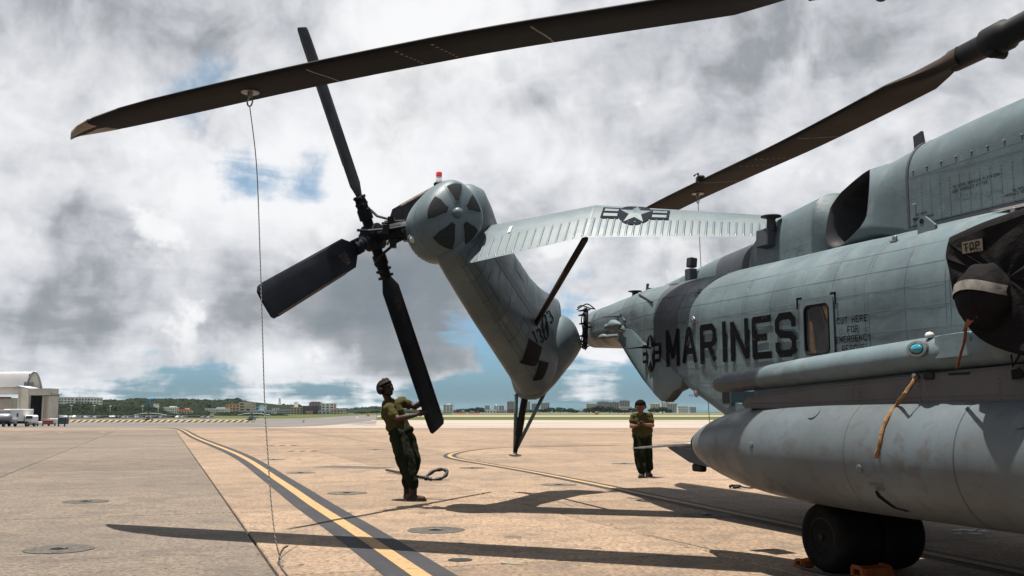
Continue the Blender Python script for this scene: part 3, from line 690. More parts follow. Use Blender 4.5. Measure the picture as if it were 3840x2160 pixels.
letters('BLADE STOWAGE', sid2, -11.05, 1.505, .022, .016, .005, .004, 'stencil', M['print_dim'], fus)

def insignia(f, parent, name, dark, pale, bars=True):
    """roundel of radius 1 in the f plane, with side bars"""
    mb = MB(); n_ = 40
    mb.add([f(0, 0, 0)] + [f(math.cos(2 * math.pi * k / n_), math.sin(2 * math.pi * k / n_), 0) for k in range(n_)], [(0, k + 1, (k + 1) % n_ + 1) for k in range(n_)])
    for s_ in (-1, 1):
        xs = steps(.93, 2.0, 5)
        for y0, y1 in ((-.5, .5),):
            q = [f(s_ * x, y, -.0012) for x in xs for y in (y0, y1)]
            mb.add(q, [(2 * k, 2 * k + 2, 2 * k + 3, 2 * k + 1) for k in range(5)])
    o = mb.build(name, dark, parent)
    mb = MB(); sp = []
    for k in range(10):
        r_ = .97 if k % 2 == 0 else .375; t = math.pi / 2 + k * math.pi / 5; sp.append(f(r_ * math.cos(t), r_ * math.sin(t), .0022))
    mb.add([f(0, 0, .0022)] + sp, [(0, k + 1, (k + 1) % 10 + 1) for k in range(10)])
    for s_ in (-1, 1):
        for y0, y1 in ((.10, .34), (-.34, -.10)):
            xs = steps(1.02, 1.85, 4); q = [f(s_ * x, y, .0018) for x in xs for y in (y0, y1)]
            mb.add(q, [(2 * k, 2 * k + 2, 2 * k + 3, 2 * k + 1) for k in range(4)])
    mb.build('star', pale, o)
    return o
insignia(lambda x, y, o: W(11.88 - x * .145, CL - smooth(HW, 11.88 - x * .145) - .016 - o, 2.09 + y * .25), fus, 'insignia', M['print_black'], M['paint_grey'])

# skirt fairing under the tail end of the cabin
prof = [(13.55, 2.50), (13.45, 2.38), (12.8, 2.05), (12.2, 1.74), (11.75, 1.51), (11.6, 1.44), (11.5, 1.43), (11.42, 1.46), (11.24, 1.56), (11.05, 1.60), (11.0, 1.72), (11.5, 1.98), (12.1, 2.24), (12.7, 2.48), (13.2, 2.56)]
rings_ = []
for l, s_ in ((6.643, .96), (6.65, .99), (6.67, 1.0), (6.78, 1.0), (6.81, .97)):
    ca = sum(p[0] for p in prof) / len(prof); cz = sum(p[1] for p in prof) / len(prof)
    rings_.append([W(ca + (a - ca) * s_, l + (1.35 - smooth(HW, a)), cz + (z - cz) * s_) for a, z in prof])
mb = MB(); mb.loft(rings_); mb.build('tail_skirt', M['paint_grey'], heli, auto=35)
# half lowered ramp
mb = MB()
mb.prism([W(9.3, 6.85, .62), W(10.6, 6.85, .78), W(11.62, 6.85, .86), W(11.75, 6.85, .83), W(11.2, 6.85, .66), W(10.5, 6.85, .60), W(9.3, 6.85, .45)], PORT * 2.3)
rp = mb.build('cargo_ramp', M['paint_dark'], heli)
MB().box(W(11.45, 8.0, .862), (2.2, .05, .008), fr_).build('edge_stripe', M['paint_line_yellow'], rp)
MB().bbox(W(11.05, 6.9, .60), (.10, .22, .10), .02, fr_).build('ramp_bumper', M['black_metal'], rp)

# dorsal spine
SP = [(15.15, .14, 3.12), (14.4, .24, 3.17), (13.4, .31, 3.27), (12.4, .35, 3.40), (11.9, .37, 3.47), (11.3, .41, 3.52), (10.95, .43, 3.55)]
def arch(a, hw, zt, zb=2.98, n=18, p=.62):
    return [W(a, CL - hw * (math.copysign(abs(math.cos(t)) ** p, math.cos(t))), zb + (zt - zb) * abs(math.sin(t)) ** p) for t in [math.pi * k / n for k in range(n + 1)]]
mb = MB(); rs = []
for i in range(60):
    a = 15.15 - (15.15 - 10.6) * i / 59; rs.append(arch(a, lerp([(p[0], p[1]) for p in reversed(SP)], a), lerp([(p[0], p[2]) for p in reversed(SP)], a)))
mb.loft(rs, False, True, True); nf = len(mb.f); per = 18
mb.mi = [1 if 10.75 < 15.15 - (15.15 - 10.6) * (k // per) / 59 < 11.75 and k < 59 * per else 0 for k in range(nf)]
spine = mb.build('drive_shaft_fairing', [M['paint_grey'], M['paint_dark']], heli, smooth=True)
HP = [(10.78, .46, 3.40), (10.68, .50, 3.58), (10.5, .53, 3.68), (10.2, .56, 3.76), (9.8, .60, 3.80), (9.28, .63, 3.86)]
mb = MB(); rs = []
for i in range(40):
    a = 10.78 - (10.78 - 9.28) * i / 39; rs.append(arch(a, lerp([(p[0], p[1]) for p in reversed(HP)], a), lerp([(p[0], p[2]) for p in reversed(HP)], a), 2.98, 18, .5))
mb.loft(rs, False, True, True); hump = mb.build('gearbox_hump', M['paint_grey'], heli, smooth=True)
pp = []
def arch_riv(tab, a, n_, out, p=.5):
    hw = lerp([(q[0], q[1]) for q in reversed(tab)], a); zt = lerp([(q[0], q[2]) for q in reversed(tab)], a)
    for k in range(1, n_ // 2 + 6):
        t = math.pi * k / n_; c, s_ = math.cos(t), math.sin(t)
        q = W(a, CL - hw * math.copysign(abs(c) ** p, c), 2.98 + (zt - 2.98) * s_ ** p); out.append((q - (PORT * -c + UP * s_) * .003, PORT * -c + UP * s_))
for a in (9.32, 9.65, 10.0, 10.35, 10.6): arch_riv(HP, a, 64, pp)
for fr in (.30, .62):
    for q in range(54):
        a = 10.62 - .024 * q; hw = lerp([(u[0], u[1]) for u in reversed(HP)], a); zt = lerp([(u[0], u[2]) for u in reversed(HP)], a)
        t = math.asin(fr ** 2); pp.append((W(a, CL - hw * math.cos(t) ** .5, 2.98 + (zt - 2.98) * fr) + PORT * .003, -PORT + UP * .2))
for k in range(22):
    t = 2 * math.pi * k / 22; pp.append((W(9.55 + .07 * math.cos(t), CL - .632, 3.27 + .07 * math.sin(t)), -PORT))
rivet_mesh(pp).build('hump_rivets', M['rivet_grey'], hump, smooth=True, kind='stuff')
pp = []
for a in (11.3, 11.8, 12.3, 12.8, 13.3, 13.8, 14.3): arch_riv(SP, a, 44, pp, .62)
rivet_mesh(pp).build('spine_rivets', M['paint_grey'], spine, smooth=True, kind='stuff')

# oil cooler outlet
op = [((3262, 635), 7.50), ((3262, 665), 7.38), ((3260, 710), 7.29), ((3256, 760), 7.25), ((3250, 815), 7.24), ((3228, 852), 7.24), ((3190, 893), 7.25), ((3155, 922), 7.27), ((3127, 932), 7.29), ((3106, 917), 7.31), ((3098, 890), 7.32), ((3100, 840), 7.34), ((3115, 775), 7.38), ((3150, 725), 7.42), ((3200, 680), 7.46), ((3240, 648), 7.50)]
loop = [atl(*p, l) for p, l in op]
def drect(a, hw, zb, zt, r_, n=8):
    """doghouse section: starts at top centre, runs down the starboard side"""
    o = [(0, zt)]
    for k in range(n + 1): t = math.pi / 2 * k / n; o.append((-(hw - r_) - r_ * math.sin(t), zt - r_ + r_ * math.cos(t)))
    for k in range(1, 8): o.append((-hw, zt - r_ - (zt - r_ - zb) * k / 7))
    o += [(0, zb)]
    for k in range(8): o.append((hw, zb + (zt - r_ - zb) * k / 7))
    for k in range(1, n + 1): t = math.pi / 2 * k / n; o.append((hw - r_ + r_ * math.sin(t) * 0 + r_ * math.cos(t) - 0, zt - r_ + r_ * math.sin(t)))
    return [W(a, CL + l, z) for l, z in o]
def resample(lp, n):
    L = [0]; m_ = len(lp)
    for i in range(m_): L.append(L[-1] + (lp[(i + 1) % m_] - lp[i]).length)
    out = []
    for k in range(n):
        s_ = L[-1] * k / n; i = max(j for j in range(m_) if L[j] <= s_); f_ = (s_ - L[i]) / max(1e-9, L[i + 1] - L[i]); out.append(lp[i].lerp(lp[(i + 1) % m_], f_))
    return out
sect = drect(7.62, .765, 2.98, 4.02, .42)
A_, B_ = resample(loop, 48), resample(sect, 48)
mb = MB(); mids = []
for f_ in (0.0, .015, .35, .7, 1.0):
    rg = []
    for p, q in zip(A_, B_):
        v = p.lerp(q, f_)
        if 0 < f_ < 1: v = v + (PORT * (-.10 if v.dot(PORT) < CL - .2 else .06) + UP * .03) * math.sin(math.pi * f_) * .35
        rg.append(v)
    mids.append(rg)
mb.loft(mids, True, False, False)
zlow = min(range(48), key=lambda k: A_[k].z)
mb.f = [f_ for f_ in mb.f if (f_[0] % 48) <= zlow and (f_[0] % 48 < zlow or True)]; mb.mi = [0] * len(mb.f)
cool = mb.build('oil_cooler_outlet', M['paint_grey'], heli, smooth=True)
mb = MB(); edge_ = [A_[k % 48] for k in range(zlow, 49)]
mb.loft([[p + AFT * .004 for p in edge_], [p + AFT * .03 + PORT * .35 + UP * .08 for p in edge_], [p - AFT * .25 + PORT * .75 + UP * .03 for p in edge_], [p - AFT * .7 + PORT * .95 - UP * .25 for p in edge_]], False, False, False); mb.build('outlet_back_skin', M['paint_grey'], cool, smooth=True)
ca = sum(A_, Vector()) / 48; mb = MB()
rs = [A_, [p.lerp(ca, .03) for p in A_]]
for k in range(1, 9): rs.append([p.lerp(ca, .05 + .02 * k) - AFT * .05 * k + PORT * .11 * k - UP * .012 * k for p in A_])
mb.loft(rs, True, False, True); mb.build('outlet_duct', M['duct_metal'], cool, smooth=True)
# doghouse
mb = MB(); rs = []
DG = [(7.612, .77, 4.035, .42), (6.85, .80, 4.10, .42), (6.2, .82, 4.14, .42), (5.5, .84, 4.19, .44), (4.0, .86, 4.25, .44), (2.0, .84, 4.22, .44), (0.5, .7, 4.2, .4), (-1.0, .5, 3.6, .3), (-1.8, .35, 3.15, .1)]
for a, hw, zt, r_ in DG: rs.append(drect(a, hw, 2.98, zt, r_))
mb.loft(rs, True, True, True); dog = mb.build('transmission_fairing', M['paint_grey'], heli, auto=50)
mb = MB(); ring_ = drect(7.618, .782, 2.98, 4.048, .43); mb.loft([ring_, [q - AFT * .03 for q in drect(7.618, .782, 2.98, 4.048, .43)]], True, False, False); mb.build('seam_strip', M['paint_dark'], dog, smooth=True)
def dl(a): return CL - lerp([(p[0], p[1]) for p in reversed(DG)], a)
def dside(a, z, off=0.0): return W(a, dl(a) - off, z)
# service platform door on its side
az_tl, az_bl = latp(3412, 668, 7.24), latp(3412, 852, 7.24); zt_, zb_ = az_tl[1], az_bl[1]
a0, a1 = 7.57, 4.6
mb = MB(); zt2, zb2 = zt_ + .05, zb_ - .01
q = [dside(a0, zb_), dside(a0, zt_), dside(a1, zt2), dside(a1, zb2)]
mb.add([p - PORT * .004 for p in q] + [p - PORT * .018 for p in q], [(4, 5, 6, 7), (0, 1, 5, 4), (1, 2, 6, 5), (2, 3, 7, 6), (3, 0, 4, 7)])
door = mb.build('service_platform', M['paint_grey'], heli)
pp = []
for k in range(26):
    a = a0 - .05 - .121 * k
    for z in [zb_ + .03 + .035 * j for j in range(int((zt_ - zb_ - .05) / .035))]: pp.append((dside(a, z, .0165), -PORT))
for k in range(150):
    a = a0 - .02 - .0205 * k
    for z in (zb_ + .012 - .003 * (a0 - a), zt_ - .012 + .016 * (a0 - a)): pp.append((dside(a, z, .0165), -PORT))
rivet_mesh(pp).build('platform_rivets', M['rivet_grey'], door, smooth=True, kind='stuff')
mb = MB(); mb.bbox(atl(3430, 792, 7.215), (.03, .055, .15), .008, fr_); mb.build('latch_handle', M['paint_stab'], door)
mb = MB(); mb.box(atl(3431, 683, 7.22), (.012, .09, .03), fr_); mb.build('handle_recess', M['black_void'], door)
sp3 = lambda px, py: latp(px, py, 7.22)
for s_, (px, py), h in (('TO OPEN SERVICE PLATFORM', (3582, 700), .030), ('USE HANDLES AT TOP', (3583, 716), .030), ('TO OPEN', (3440, 803), .027), ('HANDLES ABOVE', (3430, 821), .027), ('TO OPEN', (3815, 712), .027), ('HANDLES ABOVE', (3785, 732), .027)):
    a_, z_ = sp3(px, py)
    letters(s_, lambda x, y, o, a_=a_, z_=z_: dside(a_ - x, z_ + y + x * .0, .021 + o), 0, -.025, h, h * .62, h * .2, h * .16, 'platform_lettering', M['print_black'], door)
mb = MB()
for k in range(14): mb.lathe(dside(7.52 - .19 * k, zt_ + .055 + .002 * k, .0), -PORT, [(0, .013), (.012, .010), (.016, 0)], 8)
mb.build('fasteners', M['steel'], dog, kind='stuff')
# dark gutter below the platform
mb = MB(); mb.prism([dside(7.6, zb_ - .02, .03), dside(4.4, zb_ - .03, .03), dside(4.4, zb_ - .10, .03), dside(7.6, zb_ - .06, .03)], PORT * .05); mb.build('gutter', M['paint_dark'], dog)
mb = MB(); mb.prism([surf(6.5, 3.05, .012), surf(5.0, 3.06, .012), surf(5.0, 2.99, .012), surf(6.2, 3.0, .012)], UP * .004); mb.build('walkway_patch', M['paint_beam'], fus)
# lugs and small fittings on the shoulder
pl = atl(3470, 862, 6.98); mb = MB()
mb.prism([pl + AFT * .10, pl + AFT * .09 + UP * .10, pl + AFT * .05 + UP * .14, pl - AFT * .0 + UP * .13, pl - AFT * .12 + UP * .03, pl - AFT * .12 - UP * .03, pl + AFT * .10 - UP * .05], PORT * .03)
lug = mb.build('hoist_lug', M['paint_grey'], heli); MB().lathe(pl + UP * .09 + AFT * .04, -PORT, [(-.005, .026), (.004, .026), (.004, 0)], 12).build('eye', M['black_metal'], lug)
for px, py, l in ((3355, 893, 6.95), (3800, 788, 6.95)):
    p = atl(px, py, l); mb = MB(); mb.bbox(p, (.03, .05, .04), .005, fr_); mb.box(p - UP * .03, (.05, .09, .015), fr_); mb.build('step_peg', M['steel'], heli)
mb = MB(); p = W(7.95, 7.75, 3.97)
mb.prism([p + AFT * .075, p - AFT * .075, p - AFT * .03 + UP * .27, p + AFT * .09 + UP * .24], PORT * .03); mb.build('blade_antenna', M['dark_antenna'], heli)
# disc and box antennas along the spine
def disc_ant(base, h, rad, name='disc_antenna'):
    mb = MB(); mb.lathe(base, UP, [(0, rad * .52), (h * .75, rad * .42), (h * .86, rad * .62), (h * .9, rad), (h * .95, rad * 1.02), (h, rad * .9), (h * 1.02, 0)], 28); return mb.build(name, M['dark_antenna'], heli, auto=40)
bx = atl(2880, 895, 7.42); mb = MB(); mb.bbox(bx, (.20, .24, .22), .012, fr_ @ Matrix.Rotation(.05, 3, 'Y')); mb.build('antenna_box', M['box_grey'], heli)
disc_ant(atl(2893, 862, 7.42) - UP * .02, .20, .125)
disc_ant(atl(2382, 1117, 7.70) - UP * .04, .155, .112)
p = atl(2591, 1030, 7.55); mb = MB(); mb.bbox(p, (.12, .15, .17), .01, fr_); mb.build('antenna_box', M['box_grey'], heli)
p = atl(2594, 985, 7.62); mb = MB(); mb.bbox(p, (.12, .12, .14), .012, fr_ @ Matrix.Rotation(.1, 3, 'Y')); mb.build('sensor_block', M['dark_antenna'], heli)
p = atl(2542, 1072, 7.10); mb = MB(); mb.bbox(p, (.16, .22, .06), .01, fr_); mb.build('antenna_box', M['box_grey'], heli)
p = atl(2424, 1090, 7.75); mb = MB(); mb.prism([p + AFT * .09 - UP * .03, p - AFT * .13 - UP * .03, p - AFT * .13 + UP * .03, p - AFT * .02 + UP * .04, p - AFT * .04 + UP * .11, p - AFT * .0 + UP * .11, p + AFT * .02 + UP * .02], PORT * .03); mb.build('strobe_mount', M['box_grey'], heli)
mb = MB(); mb.tube([atl(2398, 1106, 6.95), atl(2446, 1134, 6.75)], [.016, .012], 8); mb.build('whip_stub', M['black_metal'], heli)
mb = MB(); mb.tube([atl(2265, 1188, 7.1), atl(2332, 1183, 7.0), surf(13.0, 2.63)], [.012, .018, .016], 8); mb.lathe(atl(2332, 1182, 6.98), PORT, [(-.02, .03), (.05, .04)], 10); mb.build('pitot_arm', M['paint_dark'], heli)
ct = atl(2300, 1220, 6.95); mb = MB(); ax = (AFT * .55 - PORT * .75).normalized()
mb.lathe(atl(2300, 1222, 6.92), AFT, [(-.26, .008), (-.10, .075), (-.04, .092), (.0, .095), (.06, .08), (.10, .06), (.105, .05), (.22, .046), (.23, 0)], 20); mb.build('missile_sensor', M['paint_grey'], heli, auto=40)
mb = MB(); mb.tube([atl(2300, 1222, 6.95), surf(13.0, 2.48, -.05)], .05, 10); mb.build('sensor_mount', M['paint_grey'], heli)
mb = MB(); mb.lathe(atl(2262, 1264, 7.0), AFT, [(-.11, .01), (-.07, .04), (0, .05), (.09, .04), (.10, 0)], 14); mb.build('warning_receiver', M['paint_grey'], heli, smooth=True)
mb = MB(); mb.tube([atl(2262, 1264, 7.0), surf(13.3, 2.42, -.05)], .03, 8); mb.build('receiver_mount', M['paint_grey'], heli)
mb = MB(); p = surf(11.86, 2.165, .0); mb.tube([p + AFT * .30 - PORT * .22, p - PORT * .18, p], [.006, .012, .016], 8); mb.build('static_probe', M['black_metal'], heli)
for a_, z_ in ((10.72, 2.44), (10.72, 1.53)):
    mb = MB(); mb.lathe(surf(a_, z_), -PORT, [(0, .05), (.012, .045), (.013, .028), (.02, .02), (.021, 0)], 14); mb.build('stowage_fitting', M['steel'], fus)
mb = MB()
for k in range(7):
    t = k * math.pi * 2 / 6; c = surf(10.8 + (.045 * math.cos(t) if k < 6 else 0), 2.80 + (.045 * math.sin(t) if k < 6 else 0), .0035); mb.lathe(c, -PORT + UP * .5, [(0, .012 if k < 6 else .02), (.004, .010), (.0041, 0)], 8)
mb.build('vent_holes', M['black_void'], fus, kind='stuff')

# fold hinge fittings between boom and tail
mb = MB(); mb.tube([at(2197, 1158, 16.95), at(2196, 1230, 16.95), at(2193, 1308, 16.95)], .045, 10); mb.build('hinge_post', M['black_metal'], heli, smooth=True)
for px, py, r_, lf, rt in ((2196, 1163, .028, 26, 16), (2190, 1180, .018, 20, 4), (2194, 1212, .030, 22, 18), (2197, 1228, .022, 8, 20), (2192, 1258, .034, 24, 12), (2188, 1280, .02, 18, 8), (2192, 1300, .03, 26, 16)):
    mb = MB(); p = at(px, py, 16.75); mb.lathe(p - UP * r_ * 1.4, UP, [(0, r_ * .8), (r_ * .4, r_), (r_ * 2.4, r_), (r_ * 2.8, r_ * .8)], 10); mb.tube([p, at(px - lf, py + 3, 16.68)], [.022, .012], 7); mb.tube([p, at(px + rt, py - 2, 16.9)], [.02, .013], 7)
    mb.build('fold_hinge', M['black_metal'], heli, smooth=True)
for pts_ in ([(2165, 1155, 16.6), (2178, 1146, 16.6), (2196, 1150, 16.7), (2212, 1156, 16.8), (2228, 1158, 16.9)], [(2163, 1163, 16.6), (2200, 1140, 16.6), (2232, 1160, 16.9)], [(2188, 1172, 16.6), (2180, 1200, 16.6), (2186, 1240, 16.6), (2180, 1285, 16.6), (2196, 1312, 16.8)]):
    mb = MB(); mb.tube(spline([tuple(at(*q)) for q in pts_], 5), .011, 6); mb.build('hydraulic_line', M['black_metal'], heli, smooth=True)

# ---------------------------------------------------------------- folded tail
N_ = Vector((-.913, .378, -.157)).normalized(); HUB = Vector((-2.001, 14.109, 3.791))
def loft_path(cs, nseg=28):
    """cs: (centre, e1, r1, e2, r2)"""
    return [[c + e1 * (r1 * math.copysign(abs(math.cos(t)) ** .8, math.cos(t))) + e2 * (r2 * math.copysign(abs(math.sin(t)) ** .8, math.sin(t))) for t in [2 * math.pi * k / nseg for k in range(nseg)]] for c, e1, r1, e2, r2 in cs]
tail_dir = (at(1990, 1400, 16.1) - at(2150, 1238, 17.0)).normalized()
e1 = N_; e1 = (e1 - tail_dir * e1.dot(tail_dir)).normalized(); e2 = tail_dir.cross(e1).normalized()
tc_ = [((2106, 1254, 16.8), .36, .385), ((2102, 1257, 16.8), .385, .40), ((2092, 1268, 16.72), .40, .41), ((2072, 1292, 16.6), .41, .42), ((2045, 1325, 16.42), .40, .42), ((2010, 1372, 16.25), .37, .42), ((1988, 1408, 16.12), .33, .38), ((1972, 1440, 16.05), .28, .30), ((1962, 1462, 16.0), .19, .19), ((1957, 1474, 15.97), .06, .06)]
mb = MB(); mb.loft(loft_path([(at(*c), e1, a, e2, b) for c, a, b in tc_])); tailcone = mb.build('tail_cone', M['paint_grey'], heli, smooth=True)
# fin
p_top, p_bot = at(1690, 830, 13.75), at(1992, 1305, 16.05)
span = (p_top - p_bot).normalized(); nth = (N_ - span * N_.dot(span)).normalized(); chd = nth.cross(span).normalized()
if chd.z < 0: chd = -chd
FIN = [(-.08, .39, .98), (.0, .38, .92), (.1, .37, .84), (.2, .36, .78), (.3, .35, .74), (.5, .34, .72), (.7, .33, .69), (.85, .32, .66), (1.0, .30, .62)]
def fin_ring(f_, th, ch, nseg=40):
    c = p_bot.lerp(p_top, f_); out = []
    for k in range(nseg):
        t = 2 * math.pi * k / nseg; u, v = math.cos(t), math.sin(t)
        # blunt nose up, slimmer trailing edge
        out.append(c + chd * (ch * math.copysign(abs(u) ** .52, u) + max(0, ch - .72) * .9) + nth * (th * math.copysign(abs(v) ** .40, v) * (1.0 if u > 0 else 1 - .30 * u * u)))
    return out
mb = MB(); rs = []
for i in range(41):
    f_ = -.08 + 1.08 * i / 40
    rs.append(fin_ring(f_, lerp([(q[0], q[1]) for q in FIN], f_), lerp([(q[0], q[2]) for q in FIN], f_)))
mb.loft(rs); fin = mb.build('tail_fin', M['paint_grey'], heli, smooth=True)
def fin_pt(f_, t, off=0.0):
    th, ch = lerp([(q[0], q[1]) for q in FIN], f_), lerp([(q[0], q[2]) for q in FIN], f_); c = p_bot.lerp(p_top, f_); u, v = math.cos(t), math.sin(t)
    q = c + chd * (ch * math.copysign(abs(u) ** .52, u) + max(0, ch - .72) * .9) + nth * (th * math.copysign(abs(v) ** .40, v) * (1.0 if u > 0 else 1 - .30 * u * u))
    nn = (chd * u * abs(u) ** .4 / ch + nth * v * abs(v) ** .5 / th).normalized(); return q + nn * off, nn
pp = []
for f_ in (.06, .22, .36, .52, .66, .80, .9):
    for k in range(70):
        t = math.pi + .2 + (math.pi + 1.0) * k / 70; q, nn = fin_pt(f_, t); pp.append((q - nn * .002, nn))
for t in (math.pi + .25, math.pi + .9, 1.5 * math.pi, 2 * math.pi - .75, 2 * math.pi - .3):
    for k in range(105):
        q, nn = fin_pt(.02 + .96 * k / 105, t); pp.append((q - nn * .002, nn))
def fin_patch(f0, f1, t0, t1):
    for f_ in (f0, f1):
        for k in range(12): q, nn = fin_pt(f_, t0 + (t1 - t0) * k / 11); pp.append((q - nn * .002, nn))
    for t in (t0, t1):
        for k in range(12): q, nn = fin_pt(f0 + (f1 - f0) * k / 11, t); pp.append((q - nn * .002, nn))
for a_ in ((.60, .74, 4.1, 4.45), (.40, .5, 4.9, 5.3), (.28, .36, 4.2, 4.5), (.62, .72, 5.2, 5.5), (.42, .52, 5.5, 5.75)): fin_patch(*a_)
for f_ in (.2, .36, .52, .66, .8):
    mb = MB(); mb.loft([[fin_pt(f_ - .0015, t, .003)[0], fin_pt(f_ + .0015, t, .003)[0]] for t in steps(math.pi + .1, 2 * math.pi + .6, 40)], False, False, False); mb.build('panel_seam', M['print_dim'], fin, smooth=True)
for t in (math.pi + .55, 1.5 * math.pi, 2 * math.pi - .55):
    mb = MB(); mb.loft([[fin_pt(f_, t - .012, .003)[0], fin_pt(f_, t + .012, .003)[0]] for f_ in steps(.0, .97, 30)], False, False, False); mb.build('panel_seam', M['print_dim'], fin, smooth=True)
rivet_mesh(pp, .011, .007).build('fin_rivets', M['paint_dark'], fin, smooth=True, kind='stuff')
for f0, f1, t0, t1 in ((.60, .74, 4.1, 4.45), (.40, .5, 4.9, 5.3), (.62, .72, 5.2, 5.5)):
    mb = MB(); G = [[fin_pt(f0 + (f1 - f0) * i / 4, t0 + (t1 - t0) * j / 4, .006)[0] for j in range(5)] for i in range(5)]
    mb.loft(G, False, False, False); mb.build('access_panel', M['paint_grey'], fin, smooth=True)
def fin_f(px, py):
    """fin parameters (f, t) of the skin point seen at a photo pixel"""
    best = None; d0 = ray(px, py).normalized()
    for i in range(0, 61):
        for k in range(0, 90):
            f_, t = -.05 + 1.05 * i / 60, math.pi + 1.25 * math.pi * k / 89
            q, nn = fin_pt(f_, t); v = (q - EYEV)
            if nn.dot(v) > 0: continue
            e = (v.normalized() - d0).length
            if best is None or e < best[0]: best = (e, f_, t)
    return best[1], best[2]
def fin_patch_px(pxs, off, name, m, parent, nn_=6):
    ft = [fin_f(*p) for p in pxs]; mb = MB()
    def bl(u, v): return [((1 - u) * (1 - v) * ft[0][i] + u * (1 - v) * ft[1][i] + u * v * ft[2][i] + (1 - u) * v * ft[3][i]) for i in (0, 1)]
    G = [[fin_pt(*bl(i / nn_, j / nn_), off)[0] for i in range(nn_ + 1)] for j in range(nn_ + 1)]
    mb.loft(G, False, False, False); return mb.build(name, m, parent, smooth=True)
num = [fin_f(*p) for p in ((2010, 1285), (2078, 1196), (2062, 1165), (1992, 1240))]   # corners of the number
def numf(x, y, o):
    u, v = x, y
    b = [((1 - u) * (1 - v) * num[0][i] + u * (1 - v) * num[1][i] + u * v * num[2][i] + (1 - u) * v * num[3][i]) for i in (0, 1)]
    return fin_pt(b[0], b[1], .008 + o)[0]
letters('1383', numf, 0, 0, 1.0, .19, .06, .055, 'digit', M['print_black'], fin, True)
mb = MB()
lv = fin_patch_px([(1945, 1358), (2008, 1370), (2030, 1300), (1985, 1268)], .010, 'cooling_screen', M['black_void'], fin)
fin_patch_px([(1996, 1424), (2030, 1420), (2058, 1362), (2020, 1352)], .012, 'cooling_screen', M['black_void'], fin)
def on_cone(px, py):
    best = None; d0 = ray(px, py).normalized()
    rs = loft_path([(at(*c), e1, a, e2, b) for c, a, b in tc_], 64)
    for i in range(len(rs) - 1):
        for k in range(64):
            for f_ in (0, .25, .5, .75):
                q = rs[i][k].lerp(rs[i + 1][k], f_); v = q - EYEV
                c = at(*tc_[i][0]).lerp(at(*tc_[i + 1][0]), f_)
                if (q - c).dot(v) > 0: continue
                e = (v.normalized() - d0).length
                if best is None or e < best[0]: best = (e, q, (q - c).normalized())
    return best[1], best[2]
mb = MB(); cs = [on_cone(*p) for p in ((1990, 1395), (2015, 1350), (2048, 1335), (2058, 1360), (2030, 1410), (2005, 1430))]
cc = sum((q + nn * .02 for q, nn in cs), Vector()) / len(cs)
mb.add([cc + cs[0][1] * .02] + [q + nn * .012 for q, nn in cs], [(0, k + 1, (k + 1) % len(cs) + 1) for k in range(len(cs))]); mb.build('cooling_screen', M['black_void'], tailcone)
q, nn = on_cone(2030, 1352); mb = MB(); mb.lathe(q + nn * .02, nn, [(0, .035), (.05, .03), (.06, 0)], 12); mb.build('tail_lamp', M['steel'], tailcone, smooth=True)
# gearbox pod with its screened cap
GC = at(1668, 832, 13.75); GX = Vector((.44, -.89, .10)).normalized(); gx1 = GX.cross(UP).normalized() * .93; gx2 = gx1.cross(GX) / .93 * 1.05
def egg(th):
    """section of the pod: widest low on the outer side, narrow at the top"""
    c, s_ = math.cos(th), math.sin(th); k = 1 - (.26 if s_ > 0 else .10) * abs(s_) ** 1.5
    return gx1 * (c * k - .13 * s_) + gx2 * s_
PODP = [(-.95, .04), (-.90, .12), (-.78, .24), (-.6, .37), (-.4, .47), (-.2, .545), (0, .56), (.10, .556), (.20, .535), (.28, .50), (.34, .455), (.385, .39), (.42, .30), (.445, .20), (.455, .09), (.457, 0.0)]
mb = MB(); mb.loft([[GC + GX * t + egg(2 * math.pi * j / 48) * max(r_, 1e-4) for j in range(48)] for t, r_ in PODP]); pod = mb.build('tail_gearbox_fairing', M['paint_stab'], heli, smooth=True)
def pod_pt(rho, th, off=0.0):
    """on the cap: rho = distance from the axis"""
    t = lerp([(q[1], q[0]) for q in reversed(PODP[6:])], rho); return GC + GX * (t + off) + egg(th) * (rho + off * .5)
def gmat():
    m = bpy.data.materials.new('screen_mesh'); m.use_nodes = True; t = m.node_tree; g = NG(t); b = t.nodes['Principled BSDF']
    geo = t.nodes.new('ShaderNodeTexCoord'); x, y, z = g.sep(geo.outputs['Object'])
    u = g.math('MULTIPLY', g.math('ADD', x, g.math('MULTIPLY', y, .8)), 60); v = g.math('MULTIPLY', z, 60)
    wv = lambda q: g.step(g.math('ABSOLUTE', g.math('SUBTRACT', g.math('FRACT', q), .5)), .28, .42)
    f = g.math('MAXIMUM', wv(u), wv(v)); t.links.new(g.mix(f, (.002, .002, .002, 1), (.035, .04, .042, 1)), b.inputs['Base Color']); b.inputs['Roughness'].default_value = .8; b.inputs['Specular IOR Level'].default_value = .05
    M['screen_mesh'] = m
gmat()
for th0, th1, r0, r1 in ((-.22, .54, .16, .43), (1.06, 1.78, .17, .43), (2.36, 2.98, .18, .42), (3.58, 4.20, .18, .44), (4.68, 5.50, .15, .46)):
    for name, m_, off, ex in (('screen_rim', M['paint_stab'], .006, .028), ('screen', M['screen_mesh'], .011, 0)):
        mb = MB(); G = []
        for i in range(9):
            rho = (r0 - ex) + (r1 - r0 + 2 * ex) * i / 8; sh = (i / 8); dt = ex / max(rho, .1)
            sq = .55 + .45 * min(1, sh * 1.6)      # narrower towards the hub
            c_ = (th0 + th1) / 2; hwid = (th1 - th0) / 2 * sq
            G.append([pod_pt(rho, c_ - hwid - dt + (2 * hwid + 2 * dt) * j / 8, off) for j in range(9)])
        mb.loft(G, False, False, False); mb.build(name, m_, pod, smooth=True)
